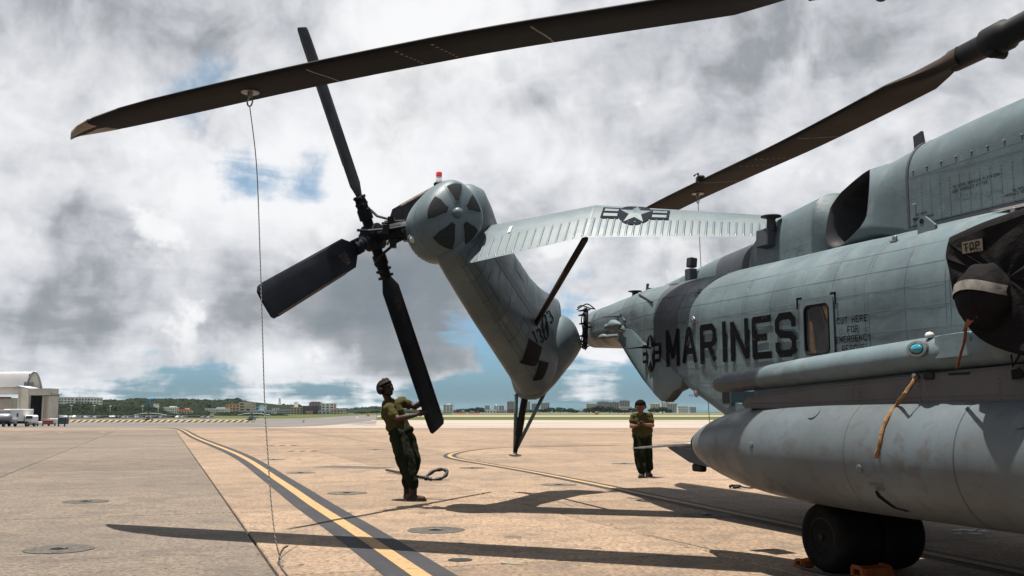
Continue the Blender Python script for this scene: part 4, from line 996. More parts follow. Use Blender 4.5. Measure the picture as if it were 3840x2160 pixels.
mb = MB(); mb.lathe(GC + GX * .44, GX, [(0, .075), (.05, .07), (.08, .05), (.095, 0)], 20); mb.build('cap_boss', M['paint_stab'], pod, smooth=True)
pp = []
for k in range(64):
    th = 2 * math.pi * k / 64
    for rho in (.545,): p = pod_pt(rho, th, .001); pp.append((p, (p - GC)))
for k in range(44):
    th = 2 * math.pi * k / 44; p = GC - GX * .3 + egg(th) * .512; pp.append((p, egg(th)))
rivet_mesh(pp, .011, .007).build('pod_fasteners', M['paint_dark'], pod, smooth=True, kind='stuff')
lp = GC + (at(1542, 902, 13.6) - GC) * .93; ldir = (at(1535, 908, 13.0) - lp).normalized()
mb = MB(); mb.lathe(lp, ldir, [(-.1, .085), (.02, .085), (.05, .07)], 16); mb.build('position_lamp_housing', M['paint_stab'], pod, smooth=True)
mb = MB(); mb.lathe(lp + ldir * .045, ldir, [(0, .055), (.03, .05), (.05, .03), (.056, 0)], 14); mb.build('position_lamp', M['clear_lens'], pod, smooth=True)
bp = at(1646, 688, 13.75)
mb = MB(); mb.lathe(bp - UP * .03, UP, [(0, .075), (.035, .072), (.04, .055), (.05, .05)], 18); mb.build('beacon_base', M['black_metal'], pod, smooth=True)
mb = MB(); mb.lathe(bp + UP * .02, UP, [(0, .048), (.03, .05), (.035, .042), (.075, .042)], 16); mb.build('beacon_collar', M['clear_lens'], pod, auto=40)
mb = MB(); mb.lathe(bp + UP * .095, UP, [(0, .042), (.055, .045), (.068, .036), (.07, 0)], 16); mb.build('beacon_lens', M['red_lens'], pod, auto=40)
# fairing between pod and fin (starboard upper side)
pp_ = loft_path([(at(1708, 725, 13.95), nth, .16, chd, .16), (at(1716, 745, 14.0), nth, .30, chd, .28), (at(1732, 790, 14.1), nth, .38, chd, .46), (at(1758, 860, 14.35), nth, .38, chd, .58), (at(1810, 960, 14.7), nth, .30, chd, .60)])
mb = MB(); mb.loft(pp_); mb.build('pod_saddle', M['paint_grey'], heli, smooth=True)

# stabiliser
ST_ = [((1800, 866, 14.15), (1752, 990, 13.35), .075), ((1845, 848, 14.15), (1772, 985, 13.3), .075), ((2238, 772, 13.65), (2195, 889, 12.92), .06), ((2560, 791, 13.25), (2545, 888, 12.55), .055), ((2886, 812, 12.85), (2886, 888, 12.25), .05)]
AF = [(0, 0), (.02, .35), (.08, .68), (.2, .95), (.35, 1.0), (.55, .8), (.75, .48), (.9, .2), (1.0, .03)]
stat = [(at(*a), at(*b), t) for a, b, t in ST_]
def stab_frame(k):
    le, te, t = stat[k]; sp_ = (stat[min(k + 1, 4)][0] - stat[max(k - 1, 0)][0]).normalized(); c = te - le
    up_ = sp_.cross(c).normalized()
    if up_.z < 0: up_ = -up_
    return le, c, up_, t
def stab_pt(s_, u, off=0.0):
    """upper skin: s_ 0..3 spanwise from the root rib, u chordwise"""
    k = min(3, 1 + int(s_)); f_ = s_ - (k - 1)
    a, b = stab_frame(k), stab_frame(min(4, k + 1)); th = lerp(AF, u)
    pa = a[0] + a[1] * u + a[2] * (th * a[3] + off); pb = b[0] + b[1] * u + b[2] * (th * b[3] + off)
    return pa.lerp(pb, f_)
mb = MB(); rs = []
for k in range(5):
    le, c, up_, t = stab_frame(k)
    rs.append([le + c * u + up_ * (t * h) for u, h in AF] + [le + c * u - up_ * (t * h * .7) for u, h in reversed(AF[1:-1])])
mb.loft(rs); stab = mb.build('stabilizer', M['paint_stab'], heli, auto=30)
NS = [13, 13, 12]
tot = 0
for seg in range(3):
    for k in range(NS[seg]):
        s0 = seg + (k + .6) / NS[seg]
        if s0 > 2.97: continue
        mb = MB(); w_ = .0095 if seg == 0 else .012
        sw = w_ * (1.0 if seg == 0 else 1.2)
        G = []
        for u, hh in ((.50, 0), (.53, .010), (.6, .012), (.9, .011), (.95, .009), (.975, 0)):
            G.append([stab_pt(s0 - sw, u, .0005), stab_pt(s0 - sw * .45, u, .0005 + hh), stab_pt(s0 + sw * .45, u, .0005 + hh), stab_pt(s0 + sw, u, .0005)])
        mb.loft(G, False, False, False); mb.build('stiffener', M['paint_stab'], stab, smooth=True); tot += 1
pp = []
for seg in range(3):
    for u in (.06, .10, .2, .24, .33, .45, .485):
        for k in range(70): p = stab_pt(seg + k / 70, u); pp.append((p, stab_frame(1 + seg)[2]))
    for ds in (.0, .02, .5):
        for k in range(40): p = stab_pt(seg + ds, .02 + .96 * k / 40); pp.append((p, stab_frame(1 + seg)[2]))
rivet_mesh(pp, .006, .004).build('stabilizer_rivets', M['paint_dark'], stab, smooth=True, kind='stuff')
for seg, wd in ((0.0, .03), (1.0, .012)):
    mb = MB(); G = [[stab_pt(seg - wd if seg else seg, u, .004), stab_pt(seg + wd, u, .004)] for u in steps(.01, .98, 16)]
    mb.loft(G, False, False, False); mb.build('seam_cover', M['paint_beam'] if seg == 0 else M['paint_grey'], stab, smooth=True)
def stabins(x, y, o):
    # centre of the roundel, chord fractions
    s_ = 1.0 + .49 + x * .19; u = .345 - y * .34
    return stab_pt(s_, max(.02, u), .014 + o)
insignia(lambda x, y, o: stabins(x, y * (1 if True else 1), o), stab, 'insignia', M['print_navy'], M['paint_stab'])
mb = MB(); G = [[stab_pt(.24 + .028 * i - .025 * j / 4 * 0, .30 + .17 * j / 4, .012) for i in (0, 1)] for j in range(5)]; mb.loft(G, False, False, False); mb.build('data_plate', M['pale_plastic'], stab)
# brace
b0, b1 = at(2196, 893, 12.97), at(2003, 1222, 15.5)
mb = MB(); mb.tube([b0, b0.lerp(b1, .5), b1], [.066, .066, .06], 16, True, (N_, .55)); mb.build('stabilizer_strut', M['blade_brown'], heli, smooth=True)
mb = MB(); mb.lathe(b1, (b0 - b1), [(-.10, .05), (.0, .07), (.05, .05)], 10); mb.lathe(b1 - (b0 - b1).normalized() * .06 - N_ * .06, N_, [(0, .045), (.14, .045)], 10); mb.build('strut_fitting', M['steel'], heli)
# tail bumper
ft = at(1931, 1700, 16.5)
legs = [((1936, 1480, 16.1), .033, 'paint_grey'), ((2048, 1462, 16.35), .030, 'paint_grey')]
for q, r_, m_ in legs:
    mb = MB(); mb.tube([at(*q), ft + UP * .03], r_, 10); mb.build('bumper_leg', M[m_], heli, smooth=True)
mb = MB(); q = at(1972, 1470, 16.1); d = ft - q; mb.tube([q, q + d * .42, q + d * .421, q + d * .7, q + d * .701, q + d * .97], [.055, .055, .062, .062, .042, .036], 12); mb.build('bumper_strut', M['black_metal'], heli, auto=40)
mb = MB(); mb.lathe(ft - UP * .055, UP + Vector((.05, .1, 0)), [(0, .05), (.012, .095), (.03, .112), (.04, .10), (.045, .04), (.1, .03)], 20); mb.build('bumper_shoe', M['steel'], heli, auto=40)

# tail rotor
TB = [Vector((-2.879, 13.129, 6.543)) - HUB, Vector((-2.886, 11.46, 2.566)) - HUB, Vector((-1.123, 15.088, 1.039)) - HUB]
TB.append(-TB[1]); NR = TB[0].cross(TB[1]).normalized()
if NR.dot(N_) < 0: NR = -NR
mb = MB(); mb.lathe(HUB, NR, [(-1.25, .085), (-.55, .085), (-.5, .12), (-.3, .12), (-.28, .09), (-.14, .10), (-.12, .19), (.10, .19), (.12, .12), (.18, .10), (.19, 0)], 24)
trh = mb.build('tail_rotor_hub', M['rotor_black'], heli, auto=40)
mb = MB(); mb.tube([HUB - NR * .5, HUB - NR * 1.2], .105, 16); mb.build('drive_shaft', M['paint_stab'], trh, smooth=True)
mb = MB()
for k in range(4):
    t = k * math.pi / 2 + .5; ra = TB[0].normalized(); rb_ = NR.cross(ra); dv = ra * math.cos(t) + rb_ * math.sin(t)
    mb.box(HUB - NR * .32 + dv * .17, (.09, .09, .12)); mb.tube([HUB - NR * .30 + dv * .2, HUB - NR * .10 + dv * .3, HUB + dv * .42], .02, 6)
    mb.tube([HUB - NR * .62 + dv * .10, HUB - NR * .30 + dv * .17], .022, 6)
mb.box(HUB - NR * .62 - UP * .12, (.2, .16, .14)); mb.box(HUB - NR * .75 - UP * .02, (.22, .14, .16))
mb.tube([HUB - NR * .9 + UP * .1, HUB - NR * .6 + UP * .13, HUB - NR * .35 + UP * .05], .025, 6)
mb.build('pitch_links', M['black_metal'], trh, kind='stuff')
for i, v in enumerate(TB):
    ra = v.normalized(); tg = NR.cross(ra).normalized(); pit = R(9)
    cdir = (tg * math.cos(pit) + NR * math.sin(pit)); ndir = ra.cross(cdir).normalized()
    # planform: (r, leading, trailing)
    PL = [(.50, .07, -.07), (.62, .09, -.11), (.80, .20, -.235), (1.5, .20, -.24), (2.2, .20, -.24), (2.90, .20, -.24), (3.01, .185, -.235), (3.05, .15, -.20)]
    mb = MB(); rs = []
    for r_, a_, b_ in PL:
        o_ = HUB + ra * r_; L = a_ - b_; tk = .028 if r_ < 2.9 else .016
        rs.append([o_ + cdir * a_, o_ + cdir * (a_ - .06 * L) + ndir * tk * .8, o_ + cdir * (a_ - .3 * L) + ndir * tk, o_ + cdir * (b_ + .2 * L) + ndir * tk * .4, o_ + cdir * b_,
                   o_ + cdir * (b_ + .2 * L) - ndir * tk * .4, o_ + cdir * (a_ - .3 * L) - ndir * tk, o_ + cdir * (a_ - .06 * L) - ndir * tk * .8])
    mb.loft(rs); bl = mb.build('tail_rotor_blade', M['rotor_black'], heli, auto=35)
    mb = MB(); mb.tube([HUB + ra * .12, HUB + ra * .26, HUB + ra * .27, HUB + ra * .42, HUB + ra * .43, HUB + ra * .62], [.075, .075, .10, .10, .085, .075], 14); mb.box(HUB + ra * .52, (.14, .10, .10)); mb.build('blade_spindle', M['rotor_black'], bl, auto=40)
    mb = MB()
    for s_ in (-1, 1):
        for r_ in (.50, .60): mb.lathe(HUB + ra * r_ + cdir * .09 * s_ - ndir * .06, ndir, [(0, .022), (.12, .022)], 8)
    mb.build('blade_bolts', M['black_metal'], bl, kind='stuff')
    mb = MB(); e_ = [HUB + ra * r_ + cdir * -.241 for r_ in steps(1.1, 2.9, 12)]
    mb.loft([[p - ndir * .014 + cdir * .03, p - cdir * .003, p + ndir * .014 + cdir * .03] for p in e_], False, False, False); mb.build('erosion_strip', M['blade_edge'], bl, smooth=True)
    if i in (1, 2):
        sgn = 1 if ndir.dot(HUB - EYEV) < 0 else -1
        for ln in range(5):
            o_ = HUB + ra * .92 + cdir * (.0 - .035 * ln) + ndir * sgn * .031
            letters(('LOAD CLASS', 'SERIAL NO', 'BLADE TAIL', 'NO STEP', 'INSTALL')[ln], lambda x, y, l_, o_=o_: o_ + ra * x + cdir * y + ndir * sgn * l_, 0, 0, .02, .016, .006, .004, 'stencil', M['stencil_tan'], bl)
# main rotor
MH = Vector((5.834, 7.023, 5.2))
mb = MB(); mb.lathe(MH - UP * 1.2, UP, [(0, .3), (.6, .26), (.8, .3), (.95, .62), (1.2, .66), (1.4, .6), (1.45, .35), (1.6, .3), (1.62, 0)], 28); mb.build('main_rotor_hub', M['black_metal'], heli, auto=40)
def main_blade(azd, zt, tip_z, m_, hook_r):
    az = R(azd); ra = Vector((math.sin(az), math.cos(az), 0)); cd = Vector((math.cos(az), -math.sin(az), 0))
    zz = lambda r_: smooth(zt, r_, .5)
    PL = [(3.35, .13, -.13), (3.6, .16, -.15), (3.85, .25, -.24), (4.2, .37, -.37), (6, .37, -.37), (8, .37, -.37), (10, .37, -.37), (10.5, .37, -.36), (11.0, .37, -.31), (11.5, .37, -.19), (11.9, .365, -.02), (12.17, .36, .16), (12.36, .355, .335)]
    mb = MB(); rs = []
    full = []
    for (r0, a0_, b0_), (r1, a1_, b1_) in zip(PL, PL[1:]):
        k_ = max(1, int((r1 - r0) / .3))
        for k in range(k_): f_ = k / k_; full.append((r0 + (r1 - r0) * f_, a0_ + (a1_ - a0_) * f_, b0_ + (b1_ - b0_) * f_))
    full.append(PL[-1])
    def sect_(r_, a_, b_):
        o_ = MH + ra * r_; o_.z = zz(r_); L = a_ - b_; tk = .045 if r_ > 4.2 else (.045 + .07 * (4.2 - r_) / .85)
        tw = R(4) ; cdd = (cd * math.cos(tw) + UP * math.sin(tw)); up_ = UP
        prof_ = [(0, 0), (.04, .55), (.15, .95), (.3, 1.0), (.6, .55), (.85, .18), (1, .04), (.85, -.12), (.6, -.4), (.3, -.75), (.12, -.72), (.03, -.42)]
        return [o_ + cdd * (b_ + L * u) + up_ * tk * h for u, h in prof_]
    rs = [sect_(*q) for q in full]
    mb.loft(rs); bl = mb.build('main_rotor_blade', M[m_], heli, auto=35)
    mb = MB(); pth = []
    for r_ in (.6, 1.2, 2.0, 2.7, 2.75, 3.0, 3.05, 3.5): q = MH + ra * r_; q.z = MH.z + (zz(3.3) - MH.z) * min(1, r_ / 3.3); pth.append(q)
    mb.tube(pth, [.14, .14, .13, .13, .16, .16, .125, .12], 18); mb.build('blade_cuff', M['black_metal'], bl, auto=40)
    mb = MB(); q = MH + ra * 2.9; q.z = zz(2.9) - .16; mb.lathe(q, cd, [(-.10, .03), (-.09, .06), (.09, .06), (.1, .03)], 14); mb.build('damper', M['black_metal'], bl, smooth=True)
    mb = MB(); mb.loft([[p + UP * .0005 - cd * .02, p - cd * .006, p - UP * .018 + cd * .03] for p in [sect_(*q)[0] - UP * .004 for q in full if q[0] > 4.3 and q[0] < 11.4]], False, False, False) ; mb.build('edge_cap', M['rotor_black'], bl, smooth=True)
    # worn tip cap
    mb = MB(); mb.loft([[(sect_(*q)[k] - MH - ra * q[0]) * 1.012 + MH + ra * q[0] + Vector((0, 0, 0)) for k in (0, 1, 2, 3, 4, 5, 6, 7, 8, 9, 10, 11)] for q in [(11.45, .37, -.275), (11.7, .36, -.16), (11.95, .34, .10), (12.05, .33, .24)]] if False else [[p + UP * .0 for p in sect_(*q)] for q in [(11.62, .374, -.155), (11.9, .369, -.026), (12.175, .364, .155), (12.366, .358, .332)]]); mb.build('tip_cap', M['blade_tip'], bl, auto=35)
    # chalk lines across the underside
    for r_, dash in ((8.5, 0), (7.45, 1), (7.05, 1), (6.0, 0)):
        mb = MB(); n_ = 14
        for k in range(n_):
            if dash and k % 2: continue
            u0, u1 = .10 + .86 * k / n_, .10 + .86 * (k + (.75 if dash else 1.0)) / n_
            def up_(u, dr):
                o_ = MH + ra * (r_ + dr - .1 * u * (1 - u)); o_.z = zz(r_); tw = R(4); cdd = cd * math.cos(tw) + UP * math.sin(tw)
                h = lerp([(0, 0), (.03, -.42), (.12, -.72), (.3, -.75), (.6, -.4), (.85, -.12), (1, 0)], u)
                return o_ + cdd * (-.37 + .74 * u) + UP * (.045 * h - .003)
            w_ = .014 if dash else .012
            mb.add([up_(u0, -w_), up_(u1, -w_), up_(u1, w_), up_(u0, w_)], [(0, 1, 2, 3)])
        mb.build('chalk_line', M['chalk'], bl)
    q = MH + ra * hook_r; q.z = zz(hook_r) - .036
    mb = MB(); mb.lathe(q, -UP, [(-.01, .10), (.006, .10), (.01, .03), (.05, .028), (.055, .02)], 20); ring_ = [q - UP * (.05 + .055) + (ra * math.cos(t) * .035 + UP * math.sin(t) * .055) for t in steps(0, 2 * math.pi, 14)]
    mb.tube(ring_, .009, 6); mb.build('tie_ring', M['steel'], bl, auto=40)
    return bl, q - UP * .165, ra, cd, zz
B1 = main_blade(math.degrees(math.atan2(-5.312 - 5.834, 11.6 - 7.023)), [(0, 5.2), (3.0, 5.02), (3.8, 4.97), (6.5, 4.965), (8.2, 4.90), (9.4, 4.83), (10.65, 4.74), (12.05, 4.66)], 4.69, 'blade_black', 9.42)
B2 = main_blade(-17.75, [(0, 5.25), (2.8, 5.13), (3.4, 5.03), (4.7, 4.95), (6.4, 4.88), (8.5, 4.86), (9.8, 4.84), (10.7, 4.81), (12.05, 4.74)], 4.75, 'blade_brown', 9.25)
mb = MB(); q = MH + B2[2] * 8.5; q.z = B2[4](8.5)
mb.bbox(q - B2[3] * .36 + UP * .0, (.12, .16, .10), .02); mb.tube([q - B2[3] * .36 + Vector((-.1, 0, .05)), q - B2[3] * .38 + Vector((-.02, 0, .09)), q - B2[3] * .40 + Vector((.05, 0, -.06))], .018, 6); mb.build('fold_lock', M['black_metal'], B2[0])

# sponson, upper tube, beam
mb = MB()
prof = [(7.25, 1.37), (7.2, 1.33), (6.3, 1.33), (5.0, 1.36), (2.6, 1.38), (2.2, 1.45), (2.3, 1.60), (4.0, 1.60), (6.3, 1.49), (7.15, 1.425)]
mb.prism([W(a, 4.96, z) for a, z in prof], PORT * 1.72); spn = mb.build('sponson_beam', M['paint_beam'], heli)
pp = []
for k in range(120):
    a = 7.1 - .026 * k
    for z in (lerp([(2.3, 1.60), (4, 1.60), (6.3, 1.49), (7.15, 1.425)], a) - .012, lerp([(5.0, 1.36), (6.3, 1.33), (7.2, 1.33)], a) + .015, lerp([(5, 1.36), (6.3, 1.33), (7.2, 1.33)], a) + .04):
        pp.append((W(a, 4.959, z), -PORT))
for a in (7.08, 5.85, 5.78, 5.2, 5.13, 4.55):
    for k in range(5): pp.append((W(a, 4.959, 1.38 + .03 * k), -PORT))
rivet_mesh(pp, .008, .006).build('beam_rivets', M['paint_beam'], spn, smooth=True, kind='stuff')
TUB = [(7.79, 1.545, .01), (7.77, 1.545, .05), (7.68, 1.55, .085), (7.5, 1.56, .10), (7.0, 1.585, .115), (6.5, 1.615, .125), (5.9, 1.645, .132), (5.3, 1.675, .135), (4.9, 1.69, .14), (4.4, 1.705, .145), (3.4, 1.715, .15), (2.2, 1.71, .15), (1.7, 1.68, .09), (1.6, 1.67, .01)]
mb = MB(); rs = []
for a, z, r_ in TUB: rs.append([W(a, 5.04 + r_ * math.cos(t), z + r_ * .86 * math.sin(t)) for t in [2 * math.pi * k / 24 for k in range(24)]])
mb.loft(rs); nf = len(mb.f); mb.mi = [1 if 24 * 2 <= i < 24 * 4 else 0 for i in range(nf)]
tub = mb.build('sponson_tube', [M['paint_grey'], M['paint_dark']], heli, smooth=True)
mb = MB(); q = []
mb.prism([W(a, 5.02, z) for a, z in ((7.15, 1.42), (7.15, 1.55), (5.7, 1.65), (4, 1.69), (2.4, 1.69), (2.4, 1.5))], PORT * 1.65); mb.build('sponson_fillet', M['paint_dark'], heli)
p = atl(3448, 1308, 4.90); mb = MB()
tear = [(math.cos(t) * (.075 if math.cos(t) < 0 else .105), math.sin(t) * .052) for t in steps(0, 2 * math.pi, 19)[:-1]]
mb.loft([[W(p.dot(AFT) + x, 4.915, p.z + y) for x, y in tear], [W(p.dot(AFT) + x, 4.885, p.z + y) for x, y in tear], [W(p.dot(AFT) + x * .72, 4.882, p.z + y * .72) for x, y in tear], [W(p.dot(AFT) + x * .72, 4.90, p.z + y * .72) for x, y in tear]], True, False, False); lamp = mb.build('navigation_lamp_bezel', M['steel'], tub, auto=40)
mb = MB(); mb.loft([[W(p.dot(AFT) + x * .7, 4.90, p.z + y * .7) for x, y in tear], [W(p.dot(AFT) + x * .55, 4.872, p.z + y * .55) for x, y in tear], [W(p.dot(AFT) + x * .2, 4.86, p.z + y * .2) for x, y in tear]]); mb.build('navigation_lens', M['blue_lens'], tub, smooth=True)
p2_ = atl(3486, 1256, 4.96); mb = MB(); mb.lathe(p2_ - UP * .02, UP, [(0, .03), (.02, .03), (.035, .022), (.042, 0)], 12); mb.build('formation_lamp', M['pale_plastic'], tub, smooth=True)
a_, z_ = p.dot(AFT), p.z
mb = MB(); mb.loft([[W(a_ - .12, 4.915, z_ + .07), W(a_ - .12, 4.908, z_ - .07)], [W(a_ - .2, 4.896, z_ + .075), W(a_ - .2, 4.894, z_ - .07)], [W(a_ - .36, 4.894, z_ + .08), W(a_ - .36, 4.892, z_ - .066)], [W(a_ - .42, 4.905, z_ + .08), W(a_ - .42, 4.903, z_ - .06)]], False, False, False); mb.build('lamp_fairing', M['paint_grey'], tub, smooth=True)
# box and wedge at the aft end of the sponson
mb = MB(); c = atl(2772, 1491, 5.6); mb.bbox(c, (.3, .14, .14), .01, fr_); bxo = mb.build('aft_box', M['paint_stab'], heli); MB().box(c - PORT * .152, (.006, .115, .11), fr_).build('box_opening', M['black_void'], bxo)
mb = MB(); q = [atl(*v, 5.5) for v in ((2722, 1546), (2728, 1535), (2745, 1508), (2805, 1520), (2800, 1548))]; mb.prism(q, PORT * .25); mb.build('aft_wedge', M['paint_stab'], heli)

# fuel tank
TK = [(8.40, .03), (8.37, .055), (8.30, .105), (8.12, .185), (7.85, .265), (7.5, .335), (7.1, .385), (6.6, .417), (6.1, .432), (5.5, .436), (4.0, .436), (2.8, .43), (2.2, .38), (1.7, .285), (1.35, .17), (1.15, .04)]
TL, TZ = 5.20, 0.998
mb = MB(); rs = []
def tank_c(a): return (TL, TZ)
tkf = []
for (a0_, r0_), (a1_, r1_) in zip(TK, TK[1:]):
    for k in range(4): f_ = k / 4; tkf.append((a0_ + (a1_ - a0_) * f_, smooth(list(reversed(TK)), a0_ + (a1_ - a0_) * f_, .05 if a0_ > 8.0 else .12)))
tkf.append(TK[-1])
for a, r_ in tkf: l, z = tank_c(a); rs.append([W(a, l + r_ * math.cos(t), z + r_ * math.sin(t)) for t in [2 * math.pi * k / 56 for k in range(56)]])
mb.loft(rs); nf = len(mb.f); mb.mi = [0] * nf
tank = mb.build('external_fuel_tank', [M['paint_tank'], M['paint_dark']], heli, smooth=True)
mb = MB(); mb.lathe(W(8.235, TL, TZ), AFT, [(0, .137), (.06, .11), (.10, .09), (.15, .058), (.175, .03), (.18, 0)], 28); mb.build('tail_cap', M['black_metal'], tank, smooth=True)
e_ = atl(2370, 1681, TL); q_ = W(8.38, TL, TZ); mb = MB(); mb.tube([q_, q_.lerp(e_, .3), q_.lerp(e_, .85), e_], [.012, .013, .011, .003], 8); mb.build('vent_mast', M['steel'], tank, smooth=True)
def tank_pt(a, th, off=0.0):
    r_ = smooth(list(reversed(TK)), a, .12) + off; return W(a, TL - r_ * math.cos(th), TZ + r_ * math.sin(th))
def tank_px(px, py):
    d0 = ray(px, py).normalized(); best = None
    for i in range(140):
        for k in range(120):
            a, th = 8.3 - 4.6 * i / 140, -math.pi / 2 + math.pi * k / 119; q = tank_pt(a, th); e = ((q - EYEV).normalized() - d0).length
            if best is None or e < best[0]: best = (e, a, th)
    return best[1:]
for k in range(2):
    mb = MB(); a = (4.75, 3.6)[k]; rs = [[tank_pt(a - .004 + .008 * j, t, .0015) for j in (0, 1)] for t in steps(-1.6, 1.6, 40)]; mb.loft(rs, False, False, False); mb.build('tank_seam', M['paint_dark'], tank, smooth=True)
for a, th, r_ in ((6.2, .75, .055), (4.3, .62, .06), (5.6, -.2, .03), (6.9, .1, .025)):
    q = tank_pt(a, th, .0); nn = (q - W(a, TL, TZ)).normalized(); mb = MB(); mb.lathe(q - nn * .01, nn, [(0, r_), (.016, r_), (.018, r_ * .8), (.019, 0)], 18); mb.build('filler_cap', M['paint_tank'], tank, auto=40)
for a in (7.55, 5.75):
    mb = MB(); mb.loft([[tank_pt(a - .002 + .004 * j, t, .0012) for j in (0, 1)] for t in steps(-1.6, 1.6, 40)], False, False, False); mb.build('tank_seam', M['print_dim'], tank, smooth=True)
cs = [tank_px(*p) for p in ((3292, 1843), (3300, 1862), (3325, 1885), (3362, 1905), (3405, 1918))]
mb = MB(); rs = [[tank_pt(a + s_ * (.02 if i else .012), th + (.03 if s_ < 0 else -.0), .004) for s_ in (-1, 1)] for i, (a, th) in enumerate(cs)]; mb.loft(rs, False, False, False); mb.build('cradle_mark', M['print_black'], tank, smooth=True)
a_, th_ = tank_px(3272, 1826)
letters('CRADLE', lambda x, y, o: tank_pt(a_ - x, th_ + y / .41, .004 + o), 0, .022, .022, .017, .006, .004, 'stencil', M['print_dim'], tank)
letters('AREA', lambda x, y, o: tank_pt(a_ - .045 - x, th_ + y / .41, .004 + o), 0, -.01, .022, .017, .006, .004, 'stencil', M['print_dim'], tank)
# tan strap over the tank
sp_ = [(3439, 1412, 4.93), (3404, 1462, 4.86), (3390, 1482, 4.84), (3365, 1520, None), (3332, 1572, None), (3310, 1620, None), (3298, 1668, None), (3290, 1715, None)]
pth = []
for px, py, l in sp_:
    if l: pth.append(atl(px, py, l))
    else: a_, th_ = tank_px(px, py); pth.append(tank_pt(a_, th_, .012))
pth = spline([tuple(q) for q in pth], 6); mb = MB(); rs = []
for i, q in enumerate(pth):
    t = (pth[min(i + 1, len(pth) - 1)] - pth[max(0, i - 1)]).normalized(); sd = t.cross((EYEV - q).normalized()).normalized(); w_ = .0145 + .002 * math.sin(i * 1.3)
    nn = sd.cross(t); rs.append([q - sd * w_, q + nn * .0015 - sd * w_ * .3, q + nn * .002 + sd * w_ * .4, q + sd * w_, q - nn * .001])
mb.loft(rs); mb.build('tie_strap', M['strap_tan'], heli, smooth=True)
mb = MB(); mb.lathe(atl(3440, 1411, 4.955), -PORT, [(0, .02), (.03, .02), (.032, .008), (.033, 0)], 12); mb.build('strap_bolt', M['steel'], heli)
mb = MB(); mb.loft([[W(p.dot(AFT) + x, 4.957, p.z + y) for x, y in rrect(.05, .028, .02)] for p in (atl(3485, 1408, 4.96),)] + [[W(p.dot(AFT) + x * .8, 4.945, p.z + y * .8) for x, y in rrect(.05, .028, .02)] for p in (atl(3485, 1408, 4.96),)]); mb.build('oval_port', M['black_metal'], spn)
mb = MB(); p = atl(3595, 1401, 4.956); mb.box(p, (.006, .17, .014), fr_); mb.build('slot', M['black_void'], spn)

# main gear
WA, WL = 6.80, (5.58, 6.03)
for l in WL:
    mb = MB(); TR = .29
    mb.lathe(W(WA, l, TR - .004), PORT, [(-.19, .155), (-.20, .19), (-.205, .225), (-.19, .262), (-.15, .282), (-.09, .29), (.09, .29), (.15, .282), (.19, .262), (.205, .225), (.20, .19), (.19, .155)], 44)
    wh = mb.build('main_wheel', M['tyre'], heli, auto=50)
    mb = MB(); mb.lathe(W(WA, l, TR), -PORT, [(.13, .16), (.19, .158), (.195, .145), (.155, .135), (.155, .07), (.185, .06), (.19, .03), (.205, .025), (.206, 0)], 28); mb.build('rim', M['black_metal'], wh, auto=40)
    mb = MB()
    for k in range(8): t = k * math.pi / 4; mb.lathe(W(WA + .10 * math.cos(t), l, TR + .10 * math.sin(t)), -PORT, [(.155, .012), (.17, .012), (.171, 0)], 8)
    mb.build('rim_bolts', M['steel'], wh, kind='stuff')
mb = MB(); mb.tube([W(WA, 5.5, .29), W(WA, 6.2, .29)], .05, 12); mb.tube([W(WA, 5.85, .29), W(WA, 5.85, 1.4)], [.07, .085], 14); mb.build('gear_leg', M['paint_dark'], heli, smooth=True)
# engine tailpipe at the right edge
tp = atl(3990, 625, 6.35); ax = (AFT * .9 - PORT * .43).normalized()
mb = MB(); mb.lathe(tp, ax, [(-1.6, .40), (-.5, .36), (-.05, .33), (0, .335), (0, .32), (-.06, .315), (-.6, .30), (-.6, 0)], 40); tpo = mb.build('engine_tailpipe', M['steel'], heli, auto=50)
mb = MB(); mb.lathe(tp - ax * .058, ax, [(0, .312), (.001, 0)], 30); mb.build('exhaust_bore', M['black_void'], tpo)
mb = MB(); mb.lathe(tp - ax * .3 , AFT, [(-3.6, .3), (-3.3, .46), (-2, .52), (-.9, .50), (-.6, .42)], 30); mb.build('engine_nacelle', M['paint_grey'], heli, smooth=True)
mb = MB(); mb.tube([tp - AFT * 2 , W((tp - AFT * 2).dot(AFT), 7.2, 3.4)], .3, 14); mb.build('engine_mount', M['paint_grey'], heli, smooth=True)
# ------------------------------------------------------------------ people
def capsule(mb, p0, r0, p1, r1, n=12, sq=None):
    """tapered limb; sq = (direction, factor) flattens it"""
    p0, p1 = Vector(p0), Vector(p1); ax = p1 - p0; L = max(ax.length, 1e-4); ax = ax / L
    e1 = ax.cross(UP if abs(ax.z) < .9 else Vector((1, 0, 0))).normalized(); e2 = ax.cross(e1)
    prof = [(-r0 * math.cos(t), r0 * math.sin(t)) for t in steps(.12, math.pi / 2, 4)] + [(L + r1 * math.sin(t), r1 * math.cos(t)) for t in steps(0, math.pi / 2 - .12, 4)]
    rings = []
    for t, r_ in prof:
        rg = []
        for k in range(n):
            v = (e1 * math.cos(2 * math.pi * k / n) + e2 * math.sin(2 * math.pi * k / n)) * r_
            if sq: d = Vector(sq[0]).normalized(); v = v - d * v.dot(d) * (1 - sq[1])
            rg.append(p0 + ax * t + v)
        rings.append(rg)
    mb.loft(rings)
